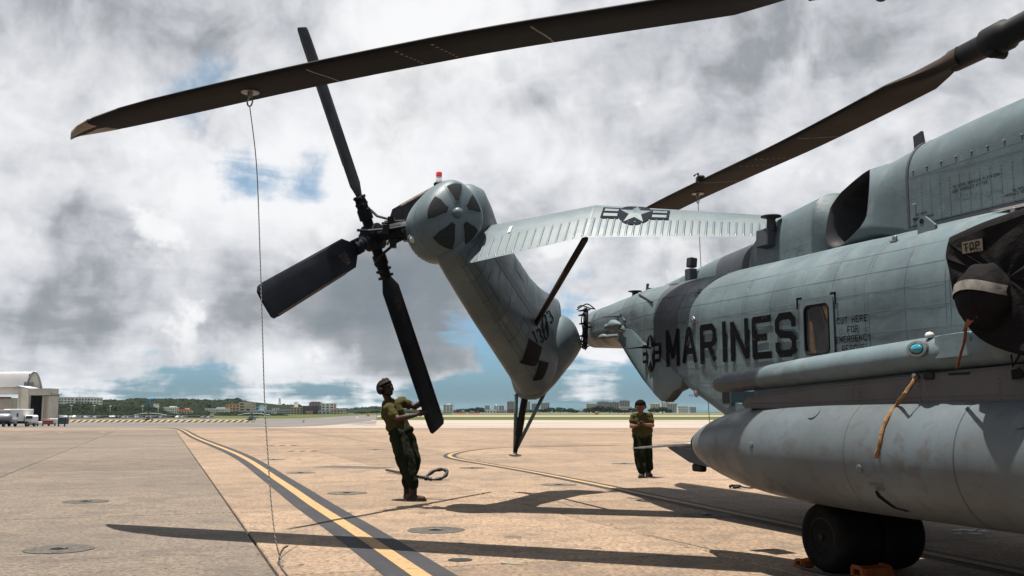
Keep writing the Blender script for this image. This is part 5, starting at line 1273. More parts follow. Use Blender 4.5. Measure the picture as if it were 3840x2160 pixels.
def flesh(name, mb, m, parent, voxel=.012, it=4, disp=None):
    """fuse overlapping volumes into one continuous skin"""
    o = mb.build(name + '_raw', m, parent)
    r_ = o.modifiers.new('r', 'REMESH'); r_.mode = 'VOXEL'; r_.voxel_size = voxel; r_.use_smooth_shade = True
    s_ = o.modifiers.new('s', 'SMOOTH'); s_.iterations = it; s_.factor = .5
    bpy.context.view_layer.update()
    dg = bpy.context.evaluated_depsgraph_get(); me = bpy.data.meshes.new_from_object(o.evaluated_get(dg))
    if disp:
        sc_, am, st = disp
        for v in me.vertices:
            q = Vector((v.co.x * sc_, v.co.y * sc_, v.co.z * sc_ * st))
            v.co += v.normal * am * (noise.noise(q) + .6 * noise.noise(q * 2.3 + Vector((5, 3, 1))))
    me.polygons.foreach_set('use_smooth', [True] * len(me.polygons)); me.update()
    old = o.data; n_ = bpy.data.objects.new(name, me); col.objects.link(n_); n_.parent = parent
    bpy.data.objects.remove(o); bpy.data.meshes.remove(old)
    return n_
def hand(mb, wrist, palm_dir, finger_dir, across, curl, s=1.0, thumb=1):
    """palm with four fingers of unequal length and a thumb from its side; curl bends towards palm_dir"""
    f = Vector(finger_dir).normalized(); a = Vector(across).normalized(); pd = Vector(palm_dir).normalized(); wrist = Vector(wrist)
    k = wrist + f * .085 * s
    capsule(mb, wrist + f * .02 * s, .026 * s, k - f * .012 * s, .030 * s); capsule(mb, k + a * .026 * s - f * .01, .017 * s, k - a * .028 * s - f * .01, .016 * s)
    for i, (off, ln) in enumerate(((.030, .072), (.010, .082), (-.011, .076), (-.031, .058))):
        p = k + a * off * s; d = f.copy()
        for j, sg in enumerate((.45, .32, .25)):
            d = (d + pd * curl * (.55 if j == 0 else .75)).normalized(); q = p + d * ln * sg * s
            capsule(mb, p, (.0098 - .001 * j) * s, q, (.009 - .001 * j) * s, 8); p = q
    p = wrist + f * .035 * s + a * .026 * s * thumb; q = p + (f * .6 + a * .7 * thumb + pd * .35).normalized() * .045 * s; capsule(mb, p, .013 * s, q, .0105 * s, 8)
    capsule(mb, q, .0105 * s, q + (f * .75 + pd * .6 - a * .1 * thumb).normalized() * .035 * s, .0085 * s, 8)

# ---- the person steadying the tail rotor blade
zA = lambda x, y, Y: at(1350 + x * .35873, 1380 + y * .35873, Y)
pa = thing('person', 'person in olive shirt, green trousers and cranial helmet steadying the tail rotor blade', 'person', Vector((gr(1545, 1868).x, 15.25, 0)))
P = dict(pel=zA(425, 690, 15.25), waist=zA(400, 600, 15.25), chest=zA(355, 470, 15.22), neck=zA(318, 330, 15.2), head=zA(275, 225, 15.15),
         rsh=zA(300, 425, 15.03), rel=zA(400, 532, 14.90), rwr=zA(585, 492, 14.80), lsh=zA(440, 355, 15.40), lel=zA(575, 408, 15.36), lwr=zA(715, 318, 15.20),
         rhip=zA(405, 720, 15.13), lhip=zA(470, 715, 15.36), rkn=zA(475, 960, 15.05), lkn=zA(545, 950, 15.28), ran=zA(555, 1255, 15.0), lan=zA(497, 1245, 15.40))
face = Vector((.72, -.52, .46)).normalized()     # looking up along the blade
mb = MB()
capsule(mb, P['pel'], .13, P['waist'], .125, sq=((0, 1, 0), 1.0)); capsule(mb, P['waist'], .125, P['chest'], .15); capsule(mb, P['chest'], .15, P['neck'] - UP * .09, .10)
capsule(mb, P['rsh'], .065, P['lsh'], .065); capsule(mb, P['neck'] - UP * .06, .062, P['head'] - face * .02 - UP * .05, .056)
hc = P['head']; hu = (Vector((-.42, .1, .9)) - face * Vector((-.42, .1, .9)).dot(face)).normalized(); hs = face.cross(hu).normalized()
capsule(mb, hc - face * .02 + hu * .025, .092, hc + face * .01 + hu * .02, .086); capsule(mb, hc + face * .035 - hu * .035, .058, hc + face * .045 - hu * .085, .036); capsule(mb, hc + face * .02 - hu * .01, .078, hc + face * .03 - hu * .05, .06)
capsule(mb, hc + face * .092 + hu * .015, .011, hc + face * .108 - hu * .018, .016, 8); capsule(mb, hc + face * .088 - hu * .052 - hs * .018, .010, hc + face * .088 - hu * .052 + hs * .018, .010, 8)
for s_ in (-1, 1): capsule(mb, hc + hs * .088 * s_ + hu * .015, .02, hc + hs * .09 * s_ - hu * .02, .014, 8); capsule(mb, hc + face * .085 + hu * .032 + hs * .03 * s_ , .012, hc + face * .075 + hu * .034 + hs * .05 * s_, .01, 8)
for sh, el, wr in (('rsh', 'rel', 'rwr'), ('lsh', 'lel', 'lwr')):
    capsule(mb, P[sh], .06, P[sh].lerp(P[el], .45), .056); capsule(mb, P[sh].lerp(P[el], .4), .056, P[el], .043); capsule(mb, P[el], .045, P[el].lerp(P[wr], .35), .047); capsule(mb, P[el].lerp(P[wr], .3), .047, P[wr], .028)
for hip, kn, an in (('rhip', 'rkn', 'ran'), ('lhip', 'lkn', 'lan')):
    capsule(mb, P[hip], .10, P[kn], .062); capsule(mb, P[kn], .06, P[an], .042)
ra3 = TB[2].normalized(); tg3 = NR.cross(ra3).normalized()
hand(mb, P['rwr'], (.35, .75, 0), (P['rwr'] - P['rel']).normalized() + Vector((.15, 0, .12)), (0, -.2, 1), .75, 1.0, 1)
hand(mb, P['lwr'], (-.5, -.8, .1), Vector((.75, -.1, -.35)), (.2, -.1, 1), .95, 1.0, 1)
flesh('body', mb, M['skin_dark'], pa, .0085, 3)
# shirt
mb = MB(); capsule(mb, P['pel'] + UP * .06, .160, P['waist'], .158); capsule(mb, P['waist'], .160, P['chest'] + Vector((-.02, 0, 0)), .182); capsule(mb, P['chest'] + Vector((-.03, 0, 0)), .175, P['neck'] - UP * .10 + Vector((-.02, 0, 0)), .115)
capsule(mb, P['rsh'], .085, P['lsh'], .085); capsule(mb, P['neck'] - UP * .085, .085, P['neck'] - UP * .045, .07)
capsule(mb, P['rsh'], .080, P['rsh'].lerp(P['rel'], .62), .074); capsule(mb, P['lsh'], .078, P['lsh'].lerp(P['lel'], .5), .070); capsule(mb, P['waist'] + Vector((-.09, -.02, -.02)), .10, P['waist'] + Vector((-.05, -.02, .10)), .10)
flesh('shirt', mb, M['shirt_olive'], pa, .011, 3, (11, .016, .6))
# trousers, baggy
mb = MB(); capsule(mb, P['pel'] + UP * .03, .150, P['pel'] - UP * .06, .165)
for hip, kn, an, w_ in (('rhip', 'rkn', 'ran', 1.0), ('lhip', 'lkn', 'lan', 1.0)):
    mid = P[kn] + (P[an] - P[kn]) * .4; low = P[an] + UP * .10
    capsule(mb, P[hip], .140, P[kn], .135); capsule(mb, P[kn], .135, mid, .122); capsule(mb, mid, .122, low, .085); capsule(mb, low, .088, P[an] + UP * .04, .072)
flesh('trousers', mb, M['trouser_green'], pa, .012, 2, (9, .026, .5))
mb = MB(); capsule(mb, P['waist'] + Vector((.02, -.15, -.10)), .045, P['waist'] + Vector((.19, -.08, -.06)), .055); capsule(mb, P['waist'] + Vector((-.1, -.13, -.12)), .035, P['waist'] + Vector((.05, -.15, -.10)), .045)
flesh('rolled_sleeve', mb, M['trouser_green'], pa, .012, 3, (14, .008, 1))
def boot(name, ank, toe_dir, L, parent, roll=0.0, up0=0.0):
    d = Vector(toe_dir).normalized(); mb = MB(); b = Vector((ank.x, ank.y, .035 + up0))
    capsule(mb, ank + UP * .05, .062, Vector((ank.x, ank.y, .06 + up0)), .058); capsule(mb, b - d * .05, .047, b + d * L * .45, .046); capsule(mb, b + d * L * .45, .047, b + d * L * .72 + UP * roll, .040)
    o = flesh(name, mb, M['boot_brown'], parent, .010, 2)
    mb = MB(); sd = d.cross(UP); poly = [b - d * .10 - sd * .03, b - d * .04 - sd * .045, b + d * L * .5 - sd * .052, b + d * L * .88 - sd * .03, b + d * L * .94, b + d * L * .88 + sd * .03, b + d * L * .5 + sd * .052, b - d * .04 + sd * .045, b - d * .10 + sd * .03]
    mb.prism([Vector((q.x, q.y, up0 + .0)) for q in poly], UP * .03); mb.build('sole', M['sole'], o)
boot('boot', P['ran'], (.85, -.52, 0), .26, pa); boot('boot', P['lan'], (.45, -.9, 0), .24, pa)
# cranial helmet
mb = MB(); vs = []; ch = hc - face * .015 + hu * .03
rs = []
for t in steps(.12, 1.75, 10):
    rs.append([ch + (hu * math.cos(t) * .138) + (hs * math.cos(p) * .122 + face * math.sin(p) * .134) * math.sin(t) for p in [2 * math.pi * k / 24 for k in range(24)]])
mb.loft(rs, True, True, False); hel = mb.build('helmet', M['helmet_black'], pa, smooth=True)
mb = MB(); mb.loft([[ch + hu * .045 + hs * math.cos(p) * .128 + face * math.sin(p) * .142 for p in steps(.2, math.pi - .2, 14)], [ch + hu * .095 + hs * math.cos(p) * .108 + face * math.sin(p) * .119 for p in steps(.2, math.pi - .2, 14)]], False, False, False); mb.build('brow_band', M['helmet_shell'], hel, smooth=True)
for s_ in (-1, 1):
    mb = MB(); c = ch + hs * .115 * s_ - hu * .03; mb.lathe(c - hs * s_ * .02, hs * s_, [(0, .052), (.03, .056), (.05, .045), (.056, 0)], 16); mb.build('ear_cup', M['helmet_black'], hel, smooth=True)
mb = MB(); mb.tube([ch + hs * .11 * s_ for s_ in ()] or [ch - hs * .1 - hu * .06, ch - hs * .07 - hu * .12 + face * .03, ch + face * .05 - hu * .145, ch + hs * .07 - hu * .12 + face * .03, ch + hs * .1 - hu * .06], .009, 6); mb.build('chin_strap', M['helmet_black'], hel, smooth=True)
mb = MB()
for s_ in (-1, 1): mb.lathe(ch + hu * .10 + face * .075 + hs * .035 * s_, (face + hu * .7), [(0, .032), (.022, .034), (.028, .024), (.029, 0)], 14)
mb.build('goggles', M['phone_black'], hel, smooth=True)
mb = MB()
for s_ in (-1, 1): mb.ico(hc + face * .088 + hu * .018 + hs * .031 * s_, .0115, 0, (1, 1, .7), 1, 2)
mb.build('eyes', M['eye_white'], pa, smooth=True)

# ---- the person walking up with a phone
zB = lambda x, y, Y: at(2250 + x * .25529, 1460 + y * .25529, Y)
YB = 20.35
pb = thing('person', 'person with short black hair looking down at a phone while walking over', 'person', Vector((gr(2415, 1785).x, YB, 0)))
Q = dict(pel=zB(622, 690, YB), waist=zB(622, 600, YB), chest=zB(615, 470, YB - .02), neck=zB(602, 372, YB - .05), head=zB(594, 258, YB - .10),
         rsh=zB(500, 400, YB), lsh=zB(728, 395, YB), rel=zB(462, 540, YB - .05), lel=zB(768, 530, YB - .05), rwr=zB(535, 540, YB - .30), lwr=zB(662, 520, YB - .30),
         rhip=zB(570, 720, YB), lhip=zB(675, 720, YB), rkn=zB(582, 960, YB - .10), lkn=zB(685, 950, YB + .06), ran=zB(618, 1215, YB - .16), lan=zB(708, 1190, YB + .22))
fB = Vector((-.05, -.85, -.55)).normalized(); uB = Vector((0, -.5, .85)); uB = (uB - fB * uB.dot(fB)).normalized(); sB = fB.cross(uB).normalized(); hb = Q['head']
mb = MB(); capsule(mb, Q['pel'], .13, Q['waist'], .125); capsule(mb, Q['waist'], .13, Q['chest'], .14); capsule(mb, Q['chest'], .13, Q['neck'] - UP * .08, .09); capsule(mb, Q['rsh'], .06, Q['lsh'], .06); capsule(mb, Q['neck'] - UP * .08, .06, hb - UP * .05, .055)
HB = 1.13
capsule(mb, hb - fB * .02 + uB * .02, .094 * HB, hb + fB * .01 + uB * .015, .088 * HB); capsule(mb, hb + fB * .03 - uB * .03, .066, hb + fB * .04 - uB * .095, .045); capsule(mb, hb + fB * .10 + uB * .01, .011, hb + fB * .12 - uB * .02, .018, 8)
capsule(mb, hb + fB * .092 - uB * .062 - sB * .02, .011, hb + fB * .092 - uB * .062 + sB * .02, .011, 8)
for s_ in (-1, 1): capsule(mb, hb + sB * .104 * s_ + uB * .012, .022, hb + sB * .106 * s_ - uB * .025, .015, 8)
for sh, el, wr in (('rsh', 'rel', 'rwr'), ('lsh', 'lel', 'lwr')):
    capsule(mb, Q[sh], .056, Q[el], .044); capsule(mb, Q[el], .046, Q[el].lerp(Q[wr], .35), .046); capsule(mb, Q[el].lerp(Q[wr], .3), .046, Q[wr], .028)
for hip, kn, an in (('rhip', 'rkn', 'ran'), ('lhip', 'lkn', 'lan')): capsule(mb, Q[hip], .09, Q[kn], .06); capsule(mb, Q[kn], .058, Q[an], .04)
ph = zB(600, 497, YB - .37)
hand(mb, Q['rwr'], (0.2, -.5, .7), (ph - Q['rwr']).normalized() + Vector((.3, 0, .1)), (0, -.6, .8), .8, .95, 1); hand(mb, Q['lwr'], (-.2, -.5, .7), (ph - Q['lwr']).normalized() + Vector((-.3, 0, .1)), (0, -.6, .8), .8, .95, 1)
flesh('body', mb, M['skin_tan'], pb, .009, 3)
mb = MB(); capsule(mb, Q['pel'] + UP * .03, .160, Q['waist'], .155); capsule(mb, Q['waist'], .155, Q['chest'], .165); capsule(mb, Q['chest'], .16, Q['neck'] - UP * .10, .11); capsule(mb, Q['rsh'], .078, Q['lsh'], .078); capsule(mb, Q['neck'] - UP * .09, .08, Q['neck'] - UP * .055, .068)
capsule(mb, Q['waist'] - Vector((.12, 0, 0)), .10, Q['waist'] + Vector((.12, 0, 0)), .10); capsule(mb, Q['pel'] - Vector((.11, 0, -.03)), .10, Q['pel'] + Vector((.11, 0, .03)), .10)
for a_, b_ in (('rsh', 'rel'), ('lsh', 'lel')): capsule(mb, Q[a_], .070, Q[a_].lerp(Q[b_], .5), .074)
flesh('shirt', mb, M['shirt_olive'], pb, .011, 3, (11, .015, .6))
mb = MB(); capsule(mb, Q['pel'] - Vector((.05, 0, 0)), .145, Q['pel'] + Vector((.05, 0, -.05)), .15)
for hip, kn, an in (('rhip', 'rkn', 'ran'), ('lhip', 'lkn', 'lan')):
    mid = Q[kn].lerp(Q[an], .5); capsule(mb, Q[hip], .125, Q[kn], .115); capsule(mb, Q[kn], .115, mid, .105); capsule(mb, mid, .105, Q[an] + UP * .06, .098)
flesh('trousers', mb, M['trouser_green'], pb, .012, 2, (9, .024, .5))
boot('boot', Q['ran'], (-.35, -.93, 0), .25, pb); boot('boot', Q['lan'], (.15, -.98, 0), .25, pb)
mb = MB(); rs = []
for t in steps(.1, 1.72, 9): rs.append([hb - fB * .025 + uB * .028 + (uB * math.cos(t) * .122) + (sB * math.cos(p) * .114 + fB * math.sin(p) * (.13 if math.sin(p) < 0 or t < 1.0 else .10)) * math.sin(t) - (uB * .03 * max(0, -math.sin(p)) * math.sin(t)) for p in [2 * math.pi * k / 22 for k in range(22)]])
mb.loft(rs, True, True, False); mb.build('hair', M['hair_black'], pb, smooth=True)
mb = MB(); mb.lathe(Q['rwr'] - (Q['rwr'] - Q['rel']).normalized() * .03, Q['rwr'] - Q['rel'], [(-.012, .034), (.012, .033)], 14); mb.build('watch', M['phone_black'], pb)
ph_o = thing('phone', 'dark phone held in both hands of the walking person', 'phone', ph)
mb = MB(); mb.bbox(ph, (.15, .075, .010), .004, Matrix.Rotation(R(40), 3, 'X')); mb.build('case', M['phone_black'], ph_o)
mb = MB(); mb.box(ph + Matrix.Rotation(R(40), 3, 'X') @ Vector((0, 0, .0058)), (.138, .066, .001), Matrix.Rotation(R(40), 3, 'X')); mb.build('screen', M['phone_black'], ph_o)

# ------------------------------------------------------------------ ropes
def rope(name, pts, rad, label, loc, pitch=.045):
    t = thing(name, label, 'rope', loc, 'tie-down ropes hanging from the main rotor blades'); pts = spline([tuple(q) for q in pts], 14)
    # resample finely and wind two strands
    L = [0.0]
    for i in range(len(pts) - 1): L.append(L[-1] + (pts[i + 1] - pts[i]).length)
    n_ = int(L[-1] / (pitch / 5)); fine = []; j = 0
    for k in range(n_ + 1):
        s_ = L[-1] * k / n_
        while j < len(L) - 2 and L[j + 1] < s_: j += 1
        f_ = (s_ - L[j]) / max(1e-9, L[j + 1] - L[j]); fine.append((pts[j].lerp(pts[j + 1], f_), s_))
    for ph_, m_ in ((0, 'rope'), (math.pi, 'rope_dark')):
        mb = MB(); path = []
        for q, s_ in fine: a = 2 * math.pi * s_ / pitch + ph_; path.append(q + Vector((math.cos(a), math.sin(a), 0)) * rad * .55)
        mb.tube(path, rad * .62, 5); mb.build('strand', M[m_], t, smooth=True)
    return t
g_end = gr(1062, 2128)
r1 = [B1[1]]
for px, py, f_ in ((962, 620, .15), (975, 950, .33), (983, 1200, .47), (992, 1500, .64), (1004, 1700, .76), (1018, 1900, .87), (1035, 2030, .945)):
    Y0, Y1 = B1[1].y, g_end.y; r1.append(at(px, py, Y0 + (Y1 - Y0) * f_))
r1 += [at(1050, 2088, g_end.y + .08), Vector((g_end.x, g_end.y, .012))]
rope('tie_down_rope', r1, .0058, 'twisted pale rope hanging from the near main rotor blade to the apron', Vector((g_end.x, g_end.y, 0)))
mb_t = gr(1062, 2120)
q = B2[1]; rope('tie_down_rope', [q, q + Vector((.03, .02, -1.2)), Vector((q.x + .12, q.y + .08, .95))], .006, 'thin dark rope hanging from the far main rotor blade behind the stabilizer', Vector((q.x + .15, q.y + .1, 0)))
tr = thing('rope_tail', 'loose bight of grey rope on the apron at the foot of the hanging rope', 'rope', Vector((g_end.x, g_end.y, 0)))
mb = MB(); mb.tube(spline([tuple(gr(*p, .01)) for p in ((1080, 2046), (1062, 2056), (1050, 2078), (1047, 2105), (1056, 2130), (1078, 2158), (1090, 2175))], 6), .007, 6); mb.build('strand', M['rope_dark'], tr, smooth=True)

# ------------------------------------------------------------------ pole with padded loop on the apron
pc = gr(1600, 1800); pole = thing('blade_pole', 'black pole ending in a padded loop lying behind the person at the blade', 'pole', pc)
mb = MB(); mb.tube([gr(1449, 1771) + UP * .05, gr(1590, 1797) + UP * .035], [.026, .03], 10); mb.build('shaft', M['hose_black'], pole, smooth=True)
kx = lambda px, py: at(px, py, gr(1600, 1802).y + (py - 1802) * -.006)
pts = [kx(1596, 1797), kx(1602, 1784), kx(1622, 1769), kx(1645, 1761), kx(1665, 1761), kx(1677, 1770), kx(1670, 1783), kx(1652, 1795), kx(1625, 1799), kx(1609, 1795), kx(1600, 1787)]
mb = MB(); pth = spline([tuple(q) for q in pts], 5); mb.tube(pth, [.034 + .007 * math.sin(i * .9) for i in range(len(pth))], 9); mb.build('padded_loop', M['hose_black'], pole, smooth=True)

# hook lying in the shadow
hkp = gr(2765, 1832); hk = thing('cargo_hook', 'small dark hook with a short tail lying in the fuselage shadow', 'hook', hkp)
mb = MB(); mb.tube(spline([tuple(hkp + Vector(v)) for v in ((-.12, 0, .03), (-.10, .08, .04), (0, .1, .04), (.06, .03, .04), (0, -.05, .03), (-.08, -.02, .02))], 5), .022, 7); mb.build('hook', M['black_metal'], hk, smooth=True)
mb = MB(); mb.tube([hkp + Vector((.06, .02, .03)), hkp + Vector((.2, -.05, .015)), hkp + Vector((.42, .02, .015))], .014, 6); mb.build('tail', M['hose_black'], hk, smooth=True)

# ------------------------------------------------------------------ wheel chocks
def chock(name, c, label, rz, s=1.0, Ly=.34):
    t = thing(name, label, 'chock', c, 'orange wheel chocks at the main wheels'); mb = MB()
    for sgn in (-1, 1):
        y = sgn * Ly * .5
        outer = [(-.11, 0), (.11, 0), (.085, .125), (.03, .145), (-.085, .145), (-.11, .12)]; inner = [(-.07, .04), (.045, .04), (.03, .10), (.0, .105), (-.06, .105), (-.07, .09)]
        n_ = 6; vs = []
        for yy in (y - .012, y + .012): vs += [c + Vector((x * s, yy, z * s)) for x, z in outer] + [c + Vector((x * s, yy, z * s)) for x, z in inner]
        fs = []
        for k in range(n_):
            j = (k + 1) % n_; fs += [(k, j, n_ + j, n_ + k), (12 + k, 12 + n_ + k, 12 + n_ + j, 12 + j), (k, 12 + k, 12 + j, j), (n_ + k, n_ + j, 12 + n_ + j, 12 + n_ + k)]
        mb.add(vs, fs)
        mb.build('side_frame', M['chock_orange'], t); mb = MB()
    mb = MB(); mb.bbox(c + Vector((.09 * s, 0, .06 * s)), (.03, Ly, .12 * s), .006); mb.bbox(c + Vector((-.10 * s, 0, .06 * s)), (.03, Ly, .12 * s), .006); mb.build('end_plate', M['chock_orange'], t)
    t.rotation_euler = (0, 0, rz); return t
chock('wheel_chock', W(6.80 + .34, 5.46, .001), 'orange chock with an open frame behind the main wheel', -AZ + math.pi / 2, .50, .10)
chock('wheel_chock', W(6.80 - .33, 5.60, .001), 'orange chock in the shade in front of the main wheel at the bottom edge', -AZ - math.pi / 2, .72, .27)
cr = thing('chock_rope', 'dark rope lying around the foot of the main wheel between the chocks', 'rope', W(6.9, 5.3, 0))
mb = MB(); mb.tube(spline([tuple(W(*q)) for q in ((7.16, 5.45, .05), (7.08, 5.38, .012), (6.9, 5.35, .012), (6.65, 5.36, .012), (6.45, 5.5, .012))], 6), .012, 7); mb.build('strand', M['hose_black'], cr, smooth=True)

# ------------------------------------------------------------------ black fabric cover on the sponson
cv = thing('fabric_cover', 'black fabric cover marked TOP tied over equipment on the sponson', 'cover', W(4.4, 5.3, 1.7))
CA0, CA1 = latp(3530, 1000, 4.80)[0], 3.3
def cov_ring(l, inset):
    z0, z1 = 1.66 + inset * .6, 2.42 - inset
    pts_ = []
    for a, z in ((CA0 - inset * .6, z1 - .10), (CA0 - .02 - inset, z1 - .02), (CA0 - .10, z1 + .005), (CA0 - .5, z1 + .06), (CA1 + inset, z1 + .10), (CA1 + inset, z0 + .1), (CA0 - .85, z0 - .06), (CA0 - .55, z0 - .05), (CA0 - .25, z0 + .06), (CA0 - .1, z0 + .25), (CA0 - .02 - inset * .6, z0 + .5)): pts_.append(Vector((a, z, 0)))
    sp2 = spline([(q.x, q.y, 0) for q in pts_ + pts_[:1]], 6)[:-1]
    return [W(q.x, l, q.y) for q in sp2]
mb = MB(); mb.loft([cov_ring(5.9, .06), cov_ring(5.3, .0), cov_ring(4.88, .0), cov_ring(4.82, .02), cov_ring(4.80, .07)], True, True, False)
fr = cov_ring(4.80, .07); cc = sum(fr, Vector()) / len(fr)
rs = [fr]
for k in range(1, 9): rs.append([p.lerp(cc, k / 8.6) - PORT * (.012 * math.sin(i * .55 + k * .8) + .01 * math.sin(i * 1.3 + k)) for i, p in enumerate(fr)])
mb.loft(rs, True, False, True)
cvo = mb.build('sheet', M['cover_black'], cv, smooth=True)
dm = cvo.modifiers.new('s', 'SUBSURF'); dm.levels = 1; dm.render_levels = 1
# hood over the round head
a_h, z_h = latp(3660, 1095, 4.72)
rs = []
for t in steps(.05, math.pi / 2, 9):
    rs.append([W(a_h + math.cos(p) * .19 * math.sin(t), 4.805 - .17 * math.cos(t), z_h - .02 + math.sin(p) * .20 * math.sin(t)) + UP * (.01 * math.sin(7 * p + t * 4) * math.sin(t)) for p in [2 * math.pi * k / 30 for k in range(30)]])
mb = MB(); mb.loft(rs, True, True, False); mb.build('hood', M['cover_black'], cv, smooth=True)
def hood(x, y, off=0):
    r2 = min(.98, (x / .19) ** 2 + (y / .20) ** 2); return W(a_h - x, 4.805 - (.17 + off) * math.sqrt(1 - r2) - off, z_h - .02 + y)
mb = MB(); G = [[hood(x, y + .05 * (1 - (x / .185) ** 2) - .01, .008) for x in steps(-.185, .185, 16)] for y in (-.01, .02, .05)]
mb.loft(G, False, False, False); mb.build('reflective_band', M['cover_grey'], cv, smooth=True)
a_t, z_t = latp(3606, 932, 4.77)
letters('TOP', lambda x, y, o: W(a_t - x, 4.785 - o * 3, z_t + y - .02), 0, 0, .050, .036, .010, .010, 'cover_lettering', M['cover_black'], cv)
mb = MB(); mb.prism([W(a_t + .014, 4.788, z_t - .032), W(a_t - .142, 4.788, z_t - .032), W(a_t - .142, 4.788, z_t + .042), W(a_t + .014, 4.788, z_t + .042)], PORT * .004); mb.build('name_patch', M['print_tan'], cv)
mb = MB(); q0, q1, q2 = atl(3640, 1155, 4.68), atl(3664, 1188, 4.68), atl(3608, 1245, 4.72)
mb.prism([q0, q1, q2], PORT * .006); pth = spline([tuple(atl(*p, l)) for p, l in (((3622, 1228), 4.72), ((3616, 1280), 4.75), ((3603, 1325), 4.80), ((3590, 1378), 4.88))], 6)
mb.tube(pth, .013, 8, True, (AFT, .4)); mb.build('pull_strap', M['strap_rust'], cv)
mb = MB(); mb.tube([atl(3792, 1330, 4.88), atl(3798, 1375, 4.93), atl(3822, 1332, 4.88)], .006, 6); mb.prism([atl(3790, 1388, 4.93), atl(3820, 1380, 4.93), atl(3838, 1405, 4.93), atl(3825, 1420, 4.93), atl(3795, 1424, 4.93)], PORT * .01); mb.build('tie_tabs', M['cover_black'], cv)
# ------------------------------------------------------------------ far surroundings
mat('wall_white', (0.95, 0.95, 0.93), 0.8, 0, (0.12, (0.82, 0.82, 0.80), .4, .7)); mat('wall_cream', (0.72, 0.68, 0.56), 0.8, 0, (0.3, (0.62, 0.58, 0.48), .4, .7), streak=((.3, .28, .22), .4))
mat('wall_peach', (0.85, 0.56, 0.36), 0.8, 0, (0.12, (0.75, 0.49, 0.32), .4, .7)); mat('wall_tan', (0.66, 0.55, 0.45), 0.8, 0, (0.12, (0.57, 0.48, 0.39), .4, .7))
mat('wall_grey', (0.50, 0.52, 0.55), 0.8, 0, (0.12, (0.43, 0.45, 0.48), .4, .7)); mat('wall_mauve', (0.40, 0.35, 0.37), 0.8, 0, (0.12, (0.34, 0.30, 0.32), .4, .7)); mat('wall_brown', (0.13, 0.085, 0.08), 0.8); mat('wall_pink', (0.62, 0.42, 0.39), 0.8)
mat('wall_blue', (0.45, 0.62, 0.72), 0.7); mat('roof_orange', (0.75, 0.2, 0.05), 0.7); mat('roof_red', (0.33, 0.10, 0.07), 0.7); mat('roof_white', (0.72, 0.72, 0.72), 0.6, 0, (0.05, (0.62, 0.62, 0.62), .4, .7)); mat('trim_red', (0.28, 0.06, 0.03), 0.7)
mat('far_window', (0.055, 0.065, 0.075), 0.25); mat('tank_blue', (0.02, 0.20, 0.33), 0.6); mat('galv', (0.30, 0.31, 0.32), 0.5, 0.4); mat('dark_void', (0.012, 0.012, 0.013), 0.9)
mat('foliage', (0.024, 0.031, 0.013), 0.9, 0, [(0.09, (0.011, 0.018, 0.008), .35, .65), (0.5, (0.038, 0.044, 0.018), .52, .75)], None, .03); mat('foliage_deep', (0.012, 0.018, 0.008), 0.9, 0, [(0.3, (0.024, 0.031, 0.013), .45, .7)], None, .03)
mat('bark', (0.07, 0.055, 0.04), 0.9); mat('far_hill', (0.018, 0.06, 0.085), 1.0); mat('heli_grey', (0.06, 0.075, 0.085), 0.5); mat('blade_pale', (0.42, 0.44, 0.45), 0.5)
mat('sea_blue', (0.03, 0.11, 0.15), 0.3); mat('sign_yellow', (0.6, 0.36, 0.03), 0.6); mat('red_fence', (0.5, 0.10, 0.03), 0.7)
def X(px, Y): return (px - 1920) / 3733.0 * Y / _cp * 1.0
def Z(py, Y): return at(1920, py, Y).z
def building(name, label, x0, x1, y0, y1, Y, m, floors, bays, depth=14, roof=None, parts=(), group='town buildings beyond the airfield', cat='building', gzv=None, blind=()):
    """walls, parapet, floor bands and windows; photo box x0..x1, y0 (roof)..y1 (foot)"""
    xa, xb, zt = X(x0, Y), X(x1, Y), Z(y0, Y); zb = min(Z(y1, Y), zt - 2); zb = zb - 3 if gzv is None else gzv
    t = thing(name, label, cat, Vector(((xa + xb) / 2, Y, zb)), group)
    w_, h = xb - xa, zt - zb
    mb = MB(); mb.box(((xa + xb) / 2, Y + depth / 2, (zt + zb) / 2), (w_, depth, h)); mb.build('wall', M[m], t)
    mb = MB(); mb.box(((xa + xb) / 2, Y + depth / 2, zt + .25), (w_ + .5, depth + .5, .5)); ro = mb.build('roof', M[roof or m], t)
    if floors:
        vis = zt - Z(y1, Y); fh = vis / floors; mw = MB(); ms = MB(); mr = MB()
        for f_ in range(floors):
            zc = zt - fh * (f_ + .52)
            for b in range(bays):
                xc = xa + w_ * (b + .5) / bays
                if (f_, b) in blind: continue
                mw.box((xc, Y - .02, zc), (w_ / bays * .62, .16, fh * .48))
            ms.box(((xa + xb) / 2, Y - .25, zt - fh * (f_ + .88)), (w_ * .98, .6, fh * .10))
            for b in range(max(1, int(depth / 5))): mw.box((xb + .02 if x1 < 1920 else xa - .02, Y + 2.5 + 5 * b, zc), (.16, 2.6, fh * .45))
        mw.build('windows', M['far_window'], t, kind='stuff'); ms.build('balcony_slabs', M[m], t, kind='stuff')
    for (px0, px1, py0, py1, mm) in parts:
        mb = MB(); mb.box(((X(px0, Y) + X(px1, Y)) / 2, Y + depth * .4, (Z(py0, Y) + Z(py1, Y)) / 2), (X(px1, Y) - X(px0, Y), depth * .5, Z(py0, Y) - Z(py1, Y))); mb.build('rooftop_unit', M[mm], t)
    return t
bd = building
